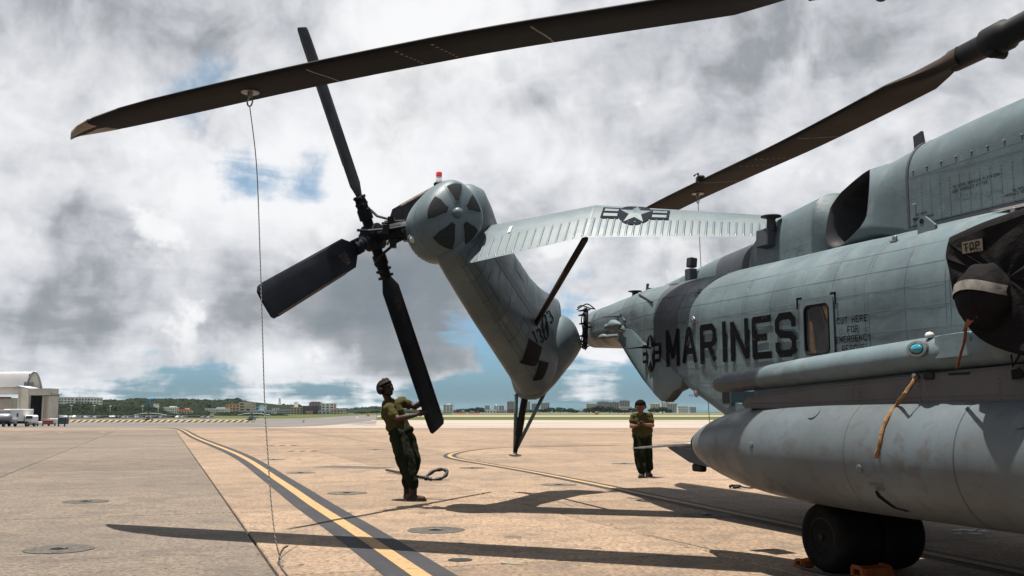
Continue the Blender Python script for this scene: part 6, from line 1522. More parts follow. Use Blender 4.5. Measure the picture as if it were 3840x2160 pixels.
# town left of centre
bd('office_building', 'white stepped building on the wooded rise beside the hangar', 208, 262, 1491, 1521, 640, 'wall_white', 3, 6, 18, parts=((218, 252, 1488, 1492, 'wall_white'),))
bd('office_building', 'long white building with a roof mast above the dark trees', 262, 360, 1492, 1515, 660, 'wall_white', 2, 9, 20, parts=((300, 345, 1488, 1493, 'wall_grey'),))
bd('house', 'white two storey house below the wooded hill, nearest the car park', 634, 673, 1529, 1549, 760, 'wall_white', 2, 5, 10, parts=((652, 672, 1523, 1530, 'wall_white'),))
bd('house', 'low house with a bright orange roof below the hill', 680, 729, 1540, 1552, 770, 'wall_cream', 1, 5, 9, 'roof_orange', ((684, 726, 1535, 1541, 'roof_orange'), (710, 720, 1530, 1537, 'wall_white')))
bd('white_block', 'white block showing between trees below the blue water tank', 564, 597, 1516, 1538, 700, 'wall_white', 0, 1, 10)
bd('school_building', 'long white three storey building left of the peach block', 786, 864, 1534, 1557, 820, 'wall_white', 3, 12, 12, parts=((826, 850, 1527, 1535, 'wall_grey'),))
bd('apartment_block', 'peach building stepping down beside the tall tan block', 862, 925, 1517, 1549, 900, 'wall_peach', 3, 5, 16, 'roof_orange', ((866, 905, 1515, 1519, 'roof_orange'),))
bd('apartment_block', 'tall tan block right of the peach building', 911, 956, 1510, 1552, 890, 'wall_tan', 4, 2, 16, blind=((0, 1), (1, 1)))
bd('house', 'pale blue and white house between the tan block and the church', 957, 982, 1526, 1549, 920, 'wall_blue', 2, 3, 10)
ch_ = bd('church', 'pale blue church with a square tower behind the hanging rope', 958, 1032, 1541, 1550, 860, 'wall_blue', 1, 8, 12, 'roof_white', ((986, 1004, 1518, 1541, 'wall_blue'),))
bd('white_block', 'small white block with a red sign band right of the church', 1033, 1052, 1530, 1545, 900, 'wall_white', 2, 2, 8, 'roof_red')
bd('apartment_block', 'long grey blue block with white balconies right of the church', 1052, 1103, 1538, 1562, 800, 'wall_grey', 3, 6, 10)
bd('apartment_block', 'beige block with a narrow stair tower', 1103, 1147, 1528, 1562, 790, 'wall_tan', 4, 4, 12, parts=((1113, 1122, 1507, 1529, 'wall_white'),))
bd('apartment_block', 'dark brown block next to the beige stair tower', 1147, 1205, 1524, 1564, 780, 'wall_brown', 4, 4, 12)
bd('house', 'small pink block in front of the dark brown one', 1159, 1177, 1544, 1562, 770, 'wall_pink', 2, 2, 8)
bd('tower_block', 'grey tower with a red roof rising behind the brown block', 1170, 1210, 1511, 1530, 1100, 'wall_grey', 4, 4, 14, 'roof_red', ((1174, 1206, 1506, 1512, 'roof_red'),))
bd('apartment_block', 'white block with an orange side wall', 1215, 1262, 1514, 1542, 980, 'wall_white', 3, 3, 14, parts=((1257, 1263, 1515, 1538, 'roof_orange'), (1222, 1236, 1512, 1515, 'wall_grey')))
bd('house', 'grey house with a teal wall below the white block', 1205, 1247, 1543, 1566, 760, 'wall_grey', 2, 3, 9, parts=((1237, 1246, 1545, 1560, 'wall_blue'),))
bd('house', 'beige stepped houses right of the teal wall', 1250, 1298, 1536, 1566, 790, 'wall_tan', 3, 4, 12)
bd('shed', 'grey shed left of the long white roof', 1282, 1316, 1551, 1566, 740, 'wall_grey', 1, 3, 10)
bd('long_shed', 'low shed with a long bright white roof behind the person at the blade', 1316, 1385, 1558, 1566, 730, 'wall_grey', 0, 1, 16, 'roof_white', ((1317, 1384, 1550, 1559, 'roof_white'),))
# right of the tail
APT = [(1666, 1701, 1518, 1553, 1500, 'wall_white', 7, 3, 'white tower block left of the blue hills'), (1820, 1837, 1521, 1540, 2100, 'wall_grey', 5, 2, 'thin grey tower left of the tail bumper'),
       (1853, 1870, 1521, 1538, 2100, 'wall_white', 5, 2, 'narrow white tower in the pair left of the bumper'), (1872, 1891, 1522, 1538, 2150, 'wall_grey', 5, 2, 'narrow grey tower in the pair left of the bumper'),
       (1902, 1931, 1506, 1540, 1900, 'wall_mauve', 8, 4, 'mauve tower partly behind the bumper legs'), (1971, 1987, 1506, 1538, 1900, 'wall_grey', 8, 2, 'thin tower between the bumper legs'),
       (1993, 2013, 1514, 1538, 2000, 'wall_mauve', 6, 3, 'small mauve tower right of the bumper'), (2027, 2059, 1511, 1538, 1950, 'wall_grey', 7, 4, 'broad grey tower right of the bumper'),
       (2196, 2236, 1515, 1538, 1900, 'wall_tan', 5, 5, 'low tan tower at the left end of the right hand group'), (2236, 2278, 1507, 1540, 1800, 'wall_mauve', 8, 5, 'pale mauve tower left of the phone user'),
       (2280, 2316, 1509, 1540, 1800, 'wall_mauve', 8, 4, 'mauve tower next to the tallest one'), (2318, 2355, 1503, 1540, 1780, 'wall_mauve', 9, 4, 'tallest mauve tower left of the phone user'),
       (2320, 2362, 1526, 1545, 1500, 'wall_cream', 2, 6, 'low cream building in front of the tallest tower'), (2432, 2476, 1515, 1540, 1800, 'wall_cream', 5, 5, 'cream building right of the phone user'),
       (2472, 2505, 1508, 1545, 1750, 'wall_white', 9, 4, 'white striped tower right of the phone user'), (2490, 2530, 1514, 1545, 1700, 'wall_grey', 8, 5, 'grey glassy slab beside the white striped tower'),
       (2534, 2570, 1524, 1545, 1600, 'wall_white', 3, 5, 'low white building beside the helicopter skirt'), (2578, 2600, 1527, 1545, 1700, 'wall_grey', 3, 3, 'last grey building before the helicopter')]
for x0, x1, y0, y1, Y, m, fl, by, lab in APT:
    w_ = x1 - x0; bd('tower_block', lab, x0, x1, y0, y1, Y, m, fl, by, 16, parts=((x0 + w_ * .35, x0 + w_ * .65, y0 - 4, y0, m),) if fl > 4 else ())
for x0, x1, y0, Y, m, lab in ((1795, 1860, 1538, 1400, 'wall_white', 'low pale houses left of the bumper'), (1862, 1900, 1540, 1300, 'wall_tan', 'low tan houses below the narrow towers'), (1902, 1935, 1534, 1350, 'roof_red', 'low red roofed house by the bumper'), (2165, 2192, 1536, 1200, 'wall_white', 'white house among the bushes')):
    bd('house', lab, x0, x1, y0, 1550, Y, m, 1, 6, 10)

# masts, tank, pylon
def mast(name, label, px, py0, py1, Y, r_, cat, grp=None, head=0):
    x, zt, zb = X(px, Y), Z(py0, Y), gz(X(px, Y), Y) - .05; t = thing(name, label, cat, Vector((x, Y, zb)), grp)
    mb = MB(); mb.tube([(x, Y, zb), (x, Y, zt)], [r_, r_ * .6], 8); mb.build('pole', M['galv'], t, smooth=True)
    if head: mb = MB(); mb.bbox((x, Y, zt + .15), (head, .6, .3), .05); mb.build('lamp_head', M['wall_white'], t)
    return t
for i, (px, py) in enumerate(((238, 1524), (292, 1522), (377, 1522), (436, 1524), (556, 1524), (613, 1526))):
    mast('light_pole', ('first', 'second', 'third', 'fourth', 'fifth', 'sixth')[i] + ' car park light pole counted from the hangar', px, py, 1560, 500, .14, 'light pole', 'light poles along the car park', 1.1)
for px, py, Y, lab in ((319, 1457, 640, 'thin radio mast on the long white building'), (685, 1484, 900, 'radio mast on the wooded hill'), (928, 1492, 900, 'thin aerial on the tan block'), (972, 1506, 930, 'aerial behind the church')):
    mast('radio_mast', lab, px, py, 1540, Y, .16, 'mast')
def pylon(px, py, Y, lab, s=1.0):
    x, zt, zb = X(px, Y), Z(py, Y), -1.0; t = thing('power_pylon', lab, 'pylon', Vector((x, Y, zb)), 'lattice pylons on the skyline'); h = zt - zb; mb = MB()
    for sx in (-1, 1):
        for sy in (-1, 1): mb.tube([(x + sx * h * .10, Y + sy * h * .10, zb), (x + sx * h * .02, Y + sy * h * .02, zt)], h * .010, 5)
    for k in range(7):
        f0, f1 = k / 7, (k + 1) / 7; w0, w1 = h * (.10 - .08 * f0), h * (.10 - .08 * f1)
        mb.tube([(x - w0, Y - w0, zb + h * f0), (x + w1, Y - w1, zb + h * f1)], h * .006, 4); mb.tube([(x + w0, Y - w0, zb + h * f0), (x - w1, Y - w1, zb + h * f1)], h * .006, 4)
    mb.build('lattice', M['galv'], t); mb = MB()
    for f_ in (.74, .86, .96): mb.box((x, Y, zb + h * f_), (h * .2, .3, h * .012))
    mb.build('crossarms', M['galv'], t)
pylon(1061, 1493, 1300, 'lattice power pylon on the skyline right of the rope'); pylon(1268, 1513, 1500, 'small lattice pylon right of the white block'); pylon(1646, 1509, 1700, 'lattice pylon just right of the blade tip')
x, Y = X(590, 800), 800; t = thing('water_tank', 'blue round water tank standing on the wooded hill', 'water tank', Vector((x, Y, 5)))
mb = MB(); mb.lathe((x, Y, Z(1502, Y)), UP, [(0, 1.9), (.2, 2.1), (1.6, 2.1), (2.2, 1.3), (2.5, .2)], 20); mb.build('drum', M['tank_blue'], t, smooth=True)
mb = MB()
for k in range(6): a = k * math.pi / 3; mb.tube([(x + 2 * math.cos(a), Y + 2 * math.sin(a), 5), (x + 2 * math.cos(a), Y + 2 * math.sin(a), Z(1501, Y))], .18, 6)
mb.build('legs', M['galv'], t, kind='stuff')
bd('blue_shed', 'blue flat roofed block among the trees below the water tank', 564, 582, 1515, 1524, 690, 'tank_blue', 0, 1, 6)

# wooded hills and single trees
def forest(name, label, prof, Y0, Y1, n_, rr, m, seed, foot=1560):
    """mass of crowns filling up to the skyline prof [(px, py)]"""
    rn = random.Random(seed); mb = MB()
    for i in range(n_):
        px = rn.uniform(prof[0][0], prof[-1][0]); f_ = rn.random(); Y = Y0 + (Y1 - Y0) * f_; top = lerp(prof, px)
        py = foot + (top - foot) * (f_ ** .8) + rn.uniform(-1.0, 2.0); r_ = rr * rn.uniform(.55, 1.25); q = at(px, py, Y); q.z -= r_ * .85
        mb.ico(q, r_, .30, (1.1, 1, .95), rn.random(), 2)
    o = mb.build(name, M[m], None); o['kind'] = 'stuff'; o['label'] = label; return o
forest('wooded_hill', 'dark green woods on the hill behind the car park', [(205, 1497), (262, 1496), (330, 1502), (362, 1500), (400, 1497), (440, 1500), (511, 1492), (560, 1496), (640, 1494), (700, 1494), (735, 1496), (775, 1499)], 780, 980, 1500, 3.2, 'foliage', 1, 1556)
forest('wooded_hill', 'end of the wooded hill behind the peach building', [(765, 1498), (800, 1500), (850, 1498), (880, 1493), (903, 1492), (912, 1505), (960, 1515)], 960, 1080, 420, 3.6, 'foliage', 11, 1545)
forest('wooded_hill', 'lower wooded ridge behind the town', [(955, 1520), (1000, 1517), (1060, 1518), (1110, 1515), (1140, 1520), (1250, 1530), (1300, 1532), (1340, 1527), (1400, 1524), (1470, 1526), (1540, 1533), (1640, 1540)], 1150, 1500, 900, 4.5, 'foliage', 2, 1550)
forest('roadside_trees', 'dark belt of trees along the car park fence', [(205, 1520), (260, 1512), (330, 1510), (400, 1520), (480, 1522), (520, 1524), (560, 1520), (600, 1536), (640, 1550), (700, 1552), (780, 1550)], 540, 630, 800, 2.0, 'foliage_deep', 3, 1560)
forest('roadside_trees', 'dark hedge belt in front of the town behind the small helicopters', [(806, 1550), (860, 1543), (900, 1544), (990, 1547), (1080, 1553)], 640, 700, 420, 1.5, 'foliage_deep', 4, 1567)
terr = MB()
pr, Yh = [(150, 1500), (205, 1500), (362, 1503), (511, 1497), (700, 1498), (903, 1498), (960, 1520), (1110, 1521), (1250, 1534), (1400, 1530), (1640, 1541), (1700, 1546)], 1090
top = [at(px, py + 4, Yh) for px, py in pr]; nt = len(top)
terr.add([Vector((q.x, 1040, -3)) for q in top] + top + [q + Vector((0, 900, -q.z - 4)) for q in top], [(i, i + 1, nt + i + 1, nt + i) for i in range(nt - 1)] + [(nt + i, nt + i + 1, 2 * nt + i + 1, 2 * nt + i) for i in range(nt - 1)])
o = terr.build('hill', M['foliage_deep'], None, smooth=True); o['kind'] = 'structure'
def tree(px, py0, wpx, Y, lab, seed, m='foliage'):
    rn = random.Random(seed); x, zt = X(px, Y), Z(py0, Y); w_ = wpx / 3733 * Y; zb = gz(x, Y) - .06; h = zt - zb
    t = thing('broadleaf_tree', lab, 'tree', Vector((x, Y, zb)), 'trees along the far side of the airfield')
    mb = MB(); mb.tube([(x, Y, zb), (x + .1, Y, zb + h * .45), (x - .1, Y, zb + h * .75)], [.28, .2, .1], 7)
    for k in range(4): a = k * 1.6; mb.tube([(x, Y, zb + h * .4), (x + math.cos(a) * w_ * .3, Y + math.sin(a) * w_ * .3, zb + h * .7)], [.12, .05], 5)
    mb.build('trunk', M['bark'], t, smooth=True)
    mb = MB()
    for k in range(46):
        a, e, rr = rn.uniform(0, 6.28), rn.uniform(-.5, 1.4), rn.uniform(.45, 1) ** .6
        c = Vector((x + math.cos(a) * math.cos(e) * w_ * .5 * rr, Y + math.sin(a) * math.cos(e) * w_ * .4 * rr, zb + h * (.52 + .40 * math.sin(e) * rr)))
        mb.ico(c, min(w_, h * 1.4) * rn.uniform(.07, .15), .38, (1.2, 1.1, .9), rn.random(), 2)
    for k in range(260):
        a, e = rn.uniform(0, 6.28), rn.uniform(-.6, 1.5); rr = rn.uniform(.85, 1.08)
        c = Vector((x + math.cos(a) * math.cos(e) * w_ * .5 * rr, Y + math.sin(a) * math.cos(e) * w_ * .4 * rr, zb + h * (.52 + .44 * math.sin(e) * rr))); s_ = w_ * .035
        v = [Vector((rn.uniform(-1, 1), rn.uniform(-1, 1), rn.uniform(-1, 1))) * s_ for _ in range(3)]; mb.add([c + q for q in v], [(0, 1, 2)])
    mb.build('crown', M[m], t)
TR = [(1735, 1534, 60, 1000), (1772, 1531, 50, 1000), (1800, 1528, 40, 1010), (1985, 1537, 36, 900), (2020, 1534, 44, 900), (2060, 1529, 50, 900), (2098, 1528, 46, 905), (2135, 1532, 44, 900), (2155, 1537, 30, 900),
      (2205, 1530, 44, 800), (2240, 1522, 56, 800), (2280, 1526, 50, 800), (2312, 1533, 36, 800), (2335, 1536, 30, 820), (2365, 1531, 44, 820), (2445, 1530, 40, 820), (2475, 1527, 44, 820), (2500, 1535, 26, 820), (1420, 1540, 50, 700), (1365, 1545, 60, 690), (1480, 1541, 50, 720), (1540, 1543, 50, 720), (1600, 1545, 46, 720)]
nm = ['small bushy tree left of the tail bumper', 'round tree in the clump left of the bumper', 'tallest tree in the clump left of the bumper', 'first tree right of the bumper legs', 'second tree right of the bumper legs', 'third tree right of the bumper legs, broad crown', 'fourth tree right of the bumper legs', 'fifth tree right of the bumper legs', 'small end tree of the row right of the bumper',
      'left tree of the clump before the mauve towers', 'tallest tree of the clump before the mauve towers', 'right hand broad tree before the mauve towers', 'small tree closing the clump before the mauve towers', 'low tree under the tallest tower', 'tree just left of the phone user', 'tree just right of the phone user', 'dark tree below the white striped tower', 'small tree right of the white striped tower',
      'tree just right of the long white roof', 'tree in front of the long white roof', 'tree behind the shoulder of the person at the blade', 'tree seen beside the lower blade', 'last tree left of the lower blade']
for (px, py, w_, Y), lab, k in zip(TR, nm, range(99)): tree(px, py, w_, Y, lab, 50 + k, 'foliage_deep' if k % 3 else 'foliage')

# distant hills over the sea
def ridge(prof, Y, name, lab, m):
    mb = MB(); pr = []
    for (a, b), (c, d) in zip(prof, prof[1:]):
        for k in range(10): f_ = k / 10; pr.append((a + (c - a) * f_, b + (d - b) * f_ + 1.0 * noise.noise(Vector((a + (c - a) * f_, 3, 0)) * .07)))
    pr.append(prof[-1]); top = [at(px, py, Y) for px, py in pr]; n_ = len(top)
    mb.add([Vector((q.x, Y - 700, -20)) for q in top] + [q.lerp(Vector((q.x, Y - 700, -20)), .45) + UP * 12 * noise.noise(Vector((q.x * .004, 7, 0))) for q in top] + top + [Vector((q.x, Y + 700, -20)) for q in top], [(r_ * n_ + i, r_ * n_ + i + 1, (r_ + 1) * n_ + i + 1, (r_ + 1) * n_ + i) for r_ in range(3) for i in range(n_ - 1)])
    o = mb.build(name, M[m], None, smooth=True); o['kind'] = 'structure'; return o
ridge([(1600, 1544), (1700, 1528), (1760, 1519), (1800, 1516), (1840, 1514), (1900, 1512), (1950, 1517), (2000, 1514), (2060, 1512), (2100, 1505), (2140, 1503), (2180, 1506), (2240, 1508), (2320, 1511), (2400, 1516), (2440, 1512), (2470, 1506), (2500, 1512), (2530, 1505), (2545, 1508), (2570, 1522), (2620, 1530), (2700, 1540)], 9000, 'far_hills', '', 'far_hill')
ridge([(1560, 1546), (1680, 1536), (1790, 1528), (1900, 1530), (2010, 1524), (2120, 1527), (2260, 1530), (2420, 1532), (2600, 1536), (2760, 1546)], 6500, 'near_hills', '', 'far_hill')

# hangar
HY = 243; gzh = gz(X(150, HY), HY)
hg = thing('hangar', 'white barrel roofed hangar with an open door annex at the left edge', 'hangar', Vector((X(120, HY), HY, gzh)))
prof = [(95, 1600), (97, 1470), (100, 1452), (108, 1425), (117, 1406), (125, 1398), (132, 1395), (139, 1399), (146, 1412), (152, 1432), (157, 1455), (160, 1480), (160, 1600)]
back = Vector((-46, 16, 0))
front = [at(px, py, HY) for px, py in prof]; mb = MB(); mb.add(front, [tuple(range(len(front)))]); mb.build('gable', M['wall_cream'], hg)
mb = MB(); rs = []
crv = spline([tuple(q) for q in front[2:12]], 4)
for k in range(31): rs.append([q + back * (k / 30) + (q - Vector((X(128, HY), HY, 2))).normalized() * (.08 if k % 2 else .16) for q in crv])
mb.loft(rs, False, False, False); mb.build('roof', M['roof_white'], hg)
mb = MB(); mb.tube([q - Vector((0, .15, 0)) for q in crv], .22, 6); mb.build('roof_edge', M['galv'], hg, smooth=True)
q0 = at(77, 1488, HY - 6); 
mb = MB(); mb.box((X(30, HY) - 2, HY + 4, (Z(1492, HY) + gzh) / 2), (X(95, HY) - X(-40, HY), 8, Z(1492, HY) - gzh)); mb.build('side_wall', M['wall_cream'], hg)
mb = MB(); mb.box((X(30, HY) - 2, HY - .2, Z(1491, HY)), (X(95, HY) - X(-40, HY), .8, .35)); mb.build('red_trim', M['trim_red'], hg)
for k, (a, b) in enumerate(((-20, 8), (18, 74))): mb = MB(); mb.box(((X(a, HY) + X(b, HY)) / 2, HY - .12, (Z(1508, HY) + Z(1566, HY)) / 2), (X(b, HY) - X(a, HY), .2, Z(1508, HY) - Z(1566, HY))); mb.build('wall_panel', M['wall_tan'], hg)
mb = MB(); mb.box((X(132, HY), HY - .1, Z(1410, HY)), (.36, .2, 1.0)); mb.build('top_louvre', M['far_window'], hg)
for a, b in ((113, 129.5), (131, 147)):
    mb = MB(); zc0 = 1442 + (a - 113) * .1
    mb.box(((X(a, HY) + X(b, HY)) / 2, HY - .1, Z(zc0, HY)), (X(b, HY) - X(a, HY), .2, 1.3)); lv = mb.build('louvre', M['galv'], hg)
    mb = MB()
    for k in range(5): mb.box(((X(a, HY) + X(b, HY)) / 2, HY - .24, Z(zc0, HY) - .5 + .25 * k), (X(b, HY) - X(a, HY), .1, .05))
    mb.build('slats', M['wall_grey'], lv, kind='stuff')
# door annex
ax0, ax1, ax2 = X(77, HY - 9), X(132, HY - 9), X(210, HY - 9); YA = HY - 9; zt0, zt1 = Z(1450, YA), Z(1478, YA)
mb = MB(); mb.add([(ax0, YA + 2, gzh), (ax1, YA, gzh), (ax1, YA, zt0 - .5), (ax0, YA + 2, zt0)], [(0, 1, 2, 3)]); mb.build('annex_wall', M['wall_cream'], hg)
mb = MB(); mb.box(((ax1 + ax2) / 2, YA + 2, zt0 - 1.2), (ax2 - ax1, 5, 1.6), Matrix.Rotation(-R(9) * -1 * -1, 3, 'Y') if False else None); mb.build('door_header', M['wall_cream'], hg)
mb = MB(); mb.add([(ax0 - .2, YA + 1.6, zt0), (ax2 + .2, YA + .4, zt1), (ax2 + .2, YA + 6, zt1), (ax0 - .2, YA + 8, zt0), (ax0 - .2, YA + 1.6, zt0 + .3), (ax2 + .2, YA + .4, zt1 + .25), (ax2 + .2, YA + 6, zt1 + .25), (ax0 - .2, YA + 8, zt0 + .3)], [(0, 1, 5, 4), (4, 5, 6, 7), (1, 2, 6, 5), (0, 3, 7, 4)]); mb.build('annex_roof', M['wall_grey'], hg)
mb = MB(); mb.box((X(196, YA), YA + 2.5, (zt1 + gzh) / 2 - .2), (X(208, YA) - X(184, YA), 5, zt1 - gzh - .4)); mb.build('door_stack', M['wall_cream'], hg)
for px in (190, 196, 202): mb = MB(); mb.box((X(px, YA), YA - .1, (zt1 + gzh) / 2 - .2), (.12, .25, zt1 - gzh - .5)); mb.build('door_rib', M['wall_tan'], hg)
mb = MB(); mb.box((X(164, YA), YA + 3.0, (zt1 + gzh) / 2), (.35, .4, zt1 - gzh)); mb.build('door_post', M['wall_tan'], hg)
mb = MB(); mb.box(((ax1 + X(194, YA)) / 2, YA + 7, (zt1 + gzh) / 2), (X(194, YA) - ax1, .3, zt1 - gzh)); mb.build('dark_bay', M['dark_void'], hg)
mb = MB(); mb.box((ax1 + .2, YA + 5, (zt1 + gzh) / 2), (.3, 8, zt1 - gzh + 1)); mb.build('bay_side', M['dark_void'], hg)

# vehicles by the hangar
def wheels(t, spots, r_, name='wheel', w_=.28):
    for x, y, z in spots:
        mb = MB(); mb.lathe((x - w_ / 2, y, z + r_), (1, 0, 0), [(0, r_ * .8), (.03, r_), (w_ - .03, r_), (w_, r_ * .8)], 14); wo = mb.build(name, M['tyre'], t, auto=40)
        mb = MB(); mb.lathe((x - w_ / 2 - .01, y, z + r_), (1, 0, 0), [(0, r_ * .5), (w_ + .02, r_ * .5)], 10); mb.build('rim', M['galv'], wo)
YT = 184; zt_ = gz(X(80, YT), YT)
def van(px0, px1, pytop, lab, m):
    xa, xb = X(px0, YT), X(px1, YT); t = thing('box_truck', lab, 'truck', Vector(((xa + xb) / 2, YT, zt_)), 'vehicles parked by the hangar'); zt2 = Z(pytop, YT)
    mb = MB(); mb.bbox(((xa + xb) / 2, YT + 2.5, (zt2 + zt_ + 1.0) / 2), (xb - xa, 5, zt2 - zt_ - 1.0), .06); mb.build('cargo_box', M[m], t)
    mb = MB(); mb.box(((xa + xb) / 2, YT + 2.5, zt_ + .75), (xb - xa, 4.6, .4)); mb.build('chassis', M['black_metal'], t)
    mb = MB(); mb.bbox((xb + .9, YT + 2.4, zt_ + 1.35), (1.7, 2.2, 1.5), .25); cb = mb.build('cab', M['wall_white'], t); mb = MB(); mb.box((xb + 1.0, YT + 1.29, zt_ + 1.7), (1.2, .06, .55)); mb.build('side_window', M['far_window'], cb)
    mb = MB(); mb.box((xb - .55, YT - .02, zt_ + 2.1), (.28, .06, .7)); mb.build('side_hatch', M['far_window'], t)
    wheels(t, [(xa + .9, YT + .5, zt_), (xa + 2.0, YT + .5, zt_), (xb + .9, YT + .6, zt_), (xb + .9, YT + 3.6, zt_)], .48)
    mb = MB(); mb.box(((xa + xb) / 2 + .4, YT - .25, zt_ + .95), (1.2, .5, .7)); mb.build('generator', M['pale_plastic'], t)
van(43, 106, 1534, 'white box truck with black running gear in front of the hangar', 'wall_white')
xa, xb = X(-12, YT - 4), X(26, YT - 4); t = thing('box_truck', 'pale panel truck cut by the left edge of the picture', 'truck', Vector(((xa + xb) / 2, YT - 4, zt_)), 'vehicles parked by the hangar')
mb = MB(); mb.bbox(((xa + xb) / 2, YT - 2, (Z(1537, YT - 4) + zt_ + 1.0) / 2), (xb - xa, 4, Z(1537, YT - 4) - zt_ - 1.0), .05); mb.build('cargo_box', M['wall_grey'], t); mb = MB(); mb.box(((xa + xb) / 2, YT - 2, zt_ + .7), (xb - xa, 3.6, .5)); mb.build('chassis', M['black_metal'], t); wheels(t, [(xa + .8, YT - 3.6, zt_), (xb - .4, YT - 3.6, zt_)], .5)
t = thing('tank_trailer', 'silver tank trailer between the two pale trucks', 'trailer', Vector((X(45, YT - 6), YT - 6, zt_)), 'vehicles parked by the hangar'); xc, yc = X(45, YT - 6), YT - 6
mb = MB(); mb.lathe((xc - 1.6, yc, zt_ + 1.65), (1, 0, 0), [(0, .3), (.1, .62), (.3, .72), (2.6, .72), (2.85, .6), (2.95, .2)], 20); mb.build('tank', M['galv'], t, smooth=True); mb = MB(); mb.box((xc, yc, zt_ + .8), (3.0, 1.4, .25)); mb.build('chassis', M['black_metal'], t); wheels(t, [(xc - .9, yc - .7, zt_), (xc + .4, yc - .7, zt_)], .45)
def cart(px, Y, lab, m, w_, h):
    x, z = X(px, Y), gz(X(px, Y), Y); t = thing('equipment_cart', lab, 'cart', Vector((x, Y, z)), 'ground equipment by the hangar door')
    mb = MB(); mb.bbox((x, Y, z + h * .6), (w_, 1.2, h * .7), .08); mb.build('body', M[m], t); wheels(t, [(x - w_ * .35, Y - .6, z), (x + w_ * .35, Y - .6, z)], .25, w_=.15)
    mb = MB(); mb.tube([(x - w_ * .4, Y - .6, z + h * .95), (x - w_ * .4, Y - .6, z + h * 1.15), (x + w_ * .4, Y - .6, z + h * 1.15), (x + w_ * .4, Y - .6, z + h * .95)], .04, 6); mb.build('rail', M['galv'], t)
for px, Y, lab, m, w_, h in ((160, 190, 'pale cart with rails nearest the hangar door', 'wall_white', 2.4, .9), (207, 195, 'red and white tug right of the hangar door', 'roof_red', 1.8, 1.2), (228, 196, 'white service cart between the tug and the dark steps', 'wall_white', 1.8, 1.5), (265, 186, 'dark stair cart at the right end of the equipment line', 'heli_grey', 1.6, 1.8)): cart(px, Y, lab, m, w_, h)

# barrier blocks with hazard stripes
def hazard():
    m = bpy.data.materials.new('hazard_stripes'); m.use_nodes = True; t_ = m.node_tree; g = NG(t_); b = t_.nodes['Principled BSDF']; tc = t_.nodes.new('ShaderNodeTexCoord'); x, y, z = g.sep(tc.outputs['Object'])
    f = g.math('GREATER_THAN', g.math('FRACT', g.math('MULTIPLY', g.math('SUBTRACT', x, g.math('MULTIPLY', z, 1.9)), .42)), .5)
    t_.links.new(g.mix(f, (.03, .028, .026, 1), (.58, .40, .16, 1)), b.inputs['Base Color']); b.inputs['Roughness'].default_value = .8; M['hazard'] = m
hazard()
YS = 373
mb = MB(); prof = [(-.35, 0), (.35, 0), (.3, .3), (.12, .8), (-.12, .8), (-.3, .3)]; mb.loft([[Vector((x, y, z)) for y, z in prof] for x in (-2.38, 2.38)]); first = mb.build('barrier_block', M['hazard'])
for k in range(15):
    o = first if k == 0 else first.copy()
    if k: col.objects.link(o)
    x = X(243, YS) + 2.4 + 4.8 * k; o.location = (x, YS, gz(x, YS))
    tag(o, 'low black and yellow striped barrier block in the row before the car park', 'barrier', 'striped barrier blocks in a row')

# car park
car_cols = [(.32, .02, .02), (.05, .055, .06), (.08, .2, .33), (.05, .05, .055), (.55, .55, .55), (.6, .6, .6), (.35, .36, .38), (.03, .03, .035), (.62, .62, .62), (.5, .5, .52)]
for i, c in enumerate(car_cols): mat('car_%d' % i, c, .3, .2, None, None, .5, coat=.5)
cnames = ['red', 'dark grey', 'blue', 'charcoal', 'silver', 'white', 'grey', 'black', 'bright white', 'pale silver']
def make_car():
    t = thing('parked_car', 'x', 'car', (0, 0, 0), 'cars parked behind the striped barriers')
    side = [(-2.05, .32), (-2.1, .6), (-2.0, .85), (-1.2, .95), (1.9, .95), (2.1, .8), (2.1, .35)]
    mb = MB(); mb.loft([[Vector((x, y * k, z)) for y, z in side] for x, k in ((-.86, .97), (-.80, 1), (.80, 1), (.86, .97))]); mb.build('body', M['car_0'], t, auto=30)
    cab = [(-1.25, .94), (-.55, 1.46), (1.2, 1.5), (1.85, .94)]
    mb = MB(); mb.loft([[Vector((x * (1 if z < 1.2 else .82), y, z)) for y, z in cab] for x in (-.78, .78)]); mb.build('cabin', M['far_window'], t)
    mb = MB(); mb.bbox((0, .35, 1.49), (1.22, 1.65, .06), .02); mb.build('roof', M['car_0'], t)
    for sx in (-1, 1):
        mb = MB(); mb.bbox((sx * .62, -2.05, .72), (.32, .12, .15), .02); mb.build('headlight', M['pale_plastic'], t)
        for y in (-1.3, 1.3): mb = MB(); mb.lathe((sx * .72, y, .32), (1, 0, 0), [(-.1, .3), (.12, .3)], 12); mb.build('wheel', M['tyre'], t)
    mb = MB(); mb.box((0, -2.1, .45), (1.0, .06, .2)); mb.build('grille', M['dark_void'], t)
    return t
car0 = make_car()
cars = [(213, 0), (224, 1), (233, 7), (243, 2), (254, 3), (266, 3), (276, 7), (289, 6), (306, 4), (317, 9), (326, 5), (345, 5), (364, 8), (386, 4), (402, 7), (440, 3), (452, 1), (476, 7), (494, 5), (510, 8), (533, 5), (545, 9), (592, 4), (606, 1), (632, 6), (688, 8), (708, 5), (785, 6), (806, 5)]
cnt = {}
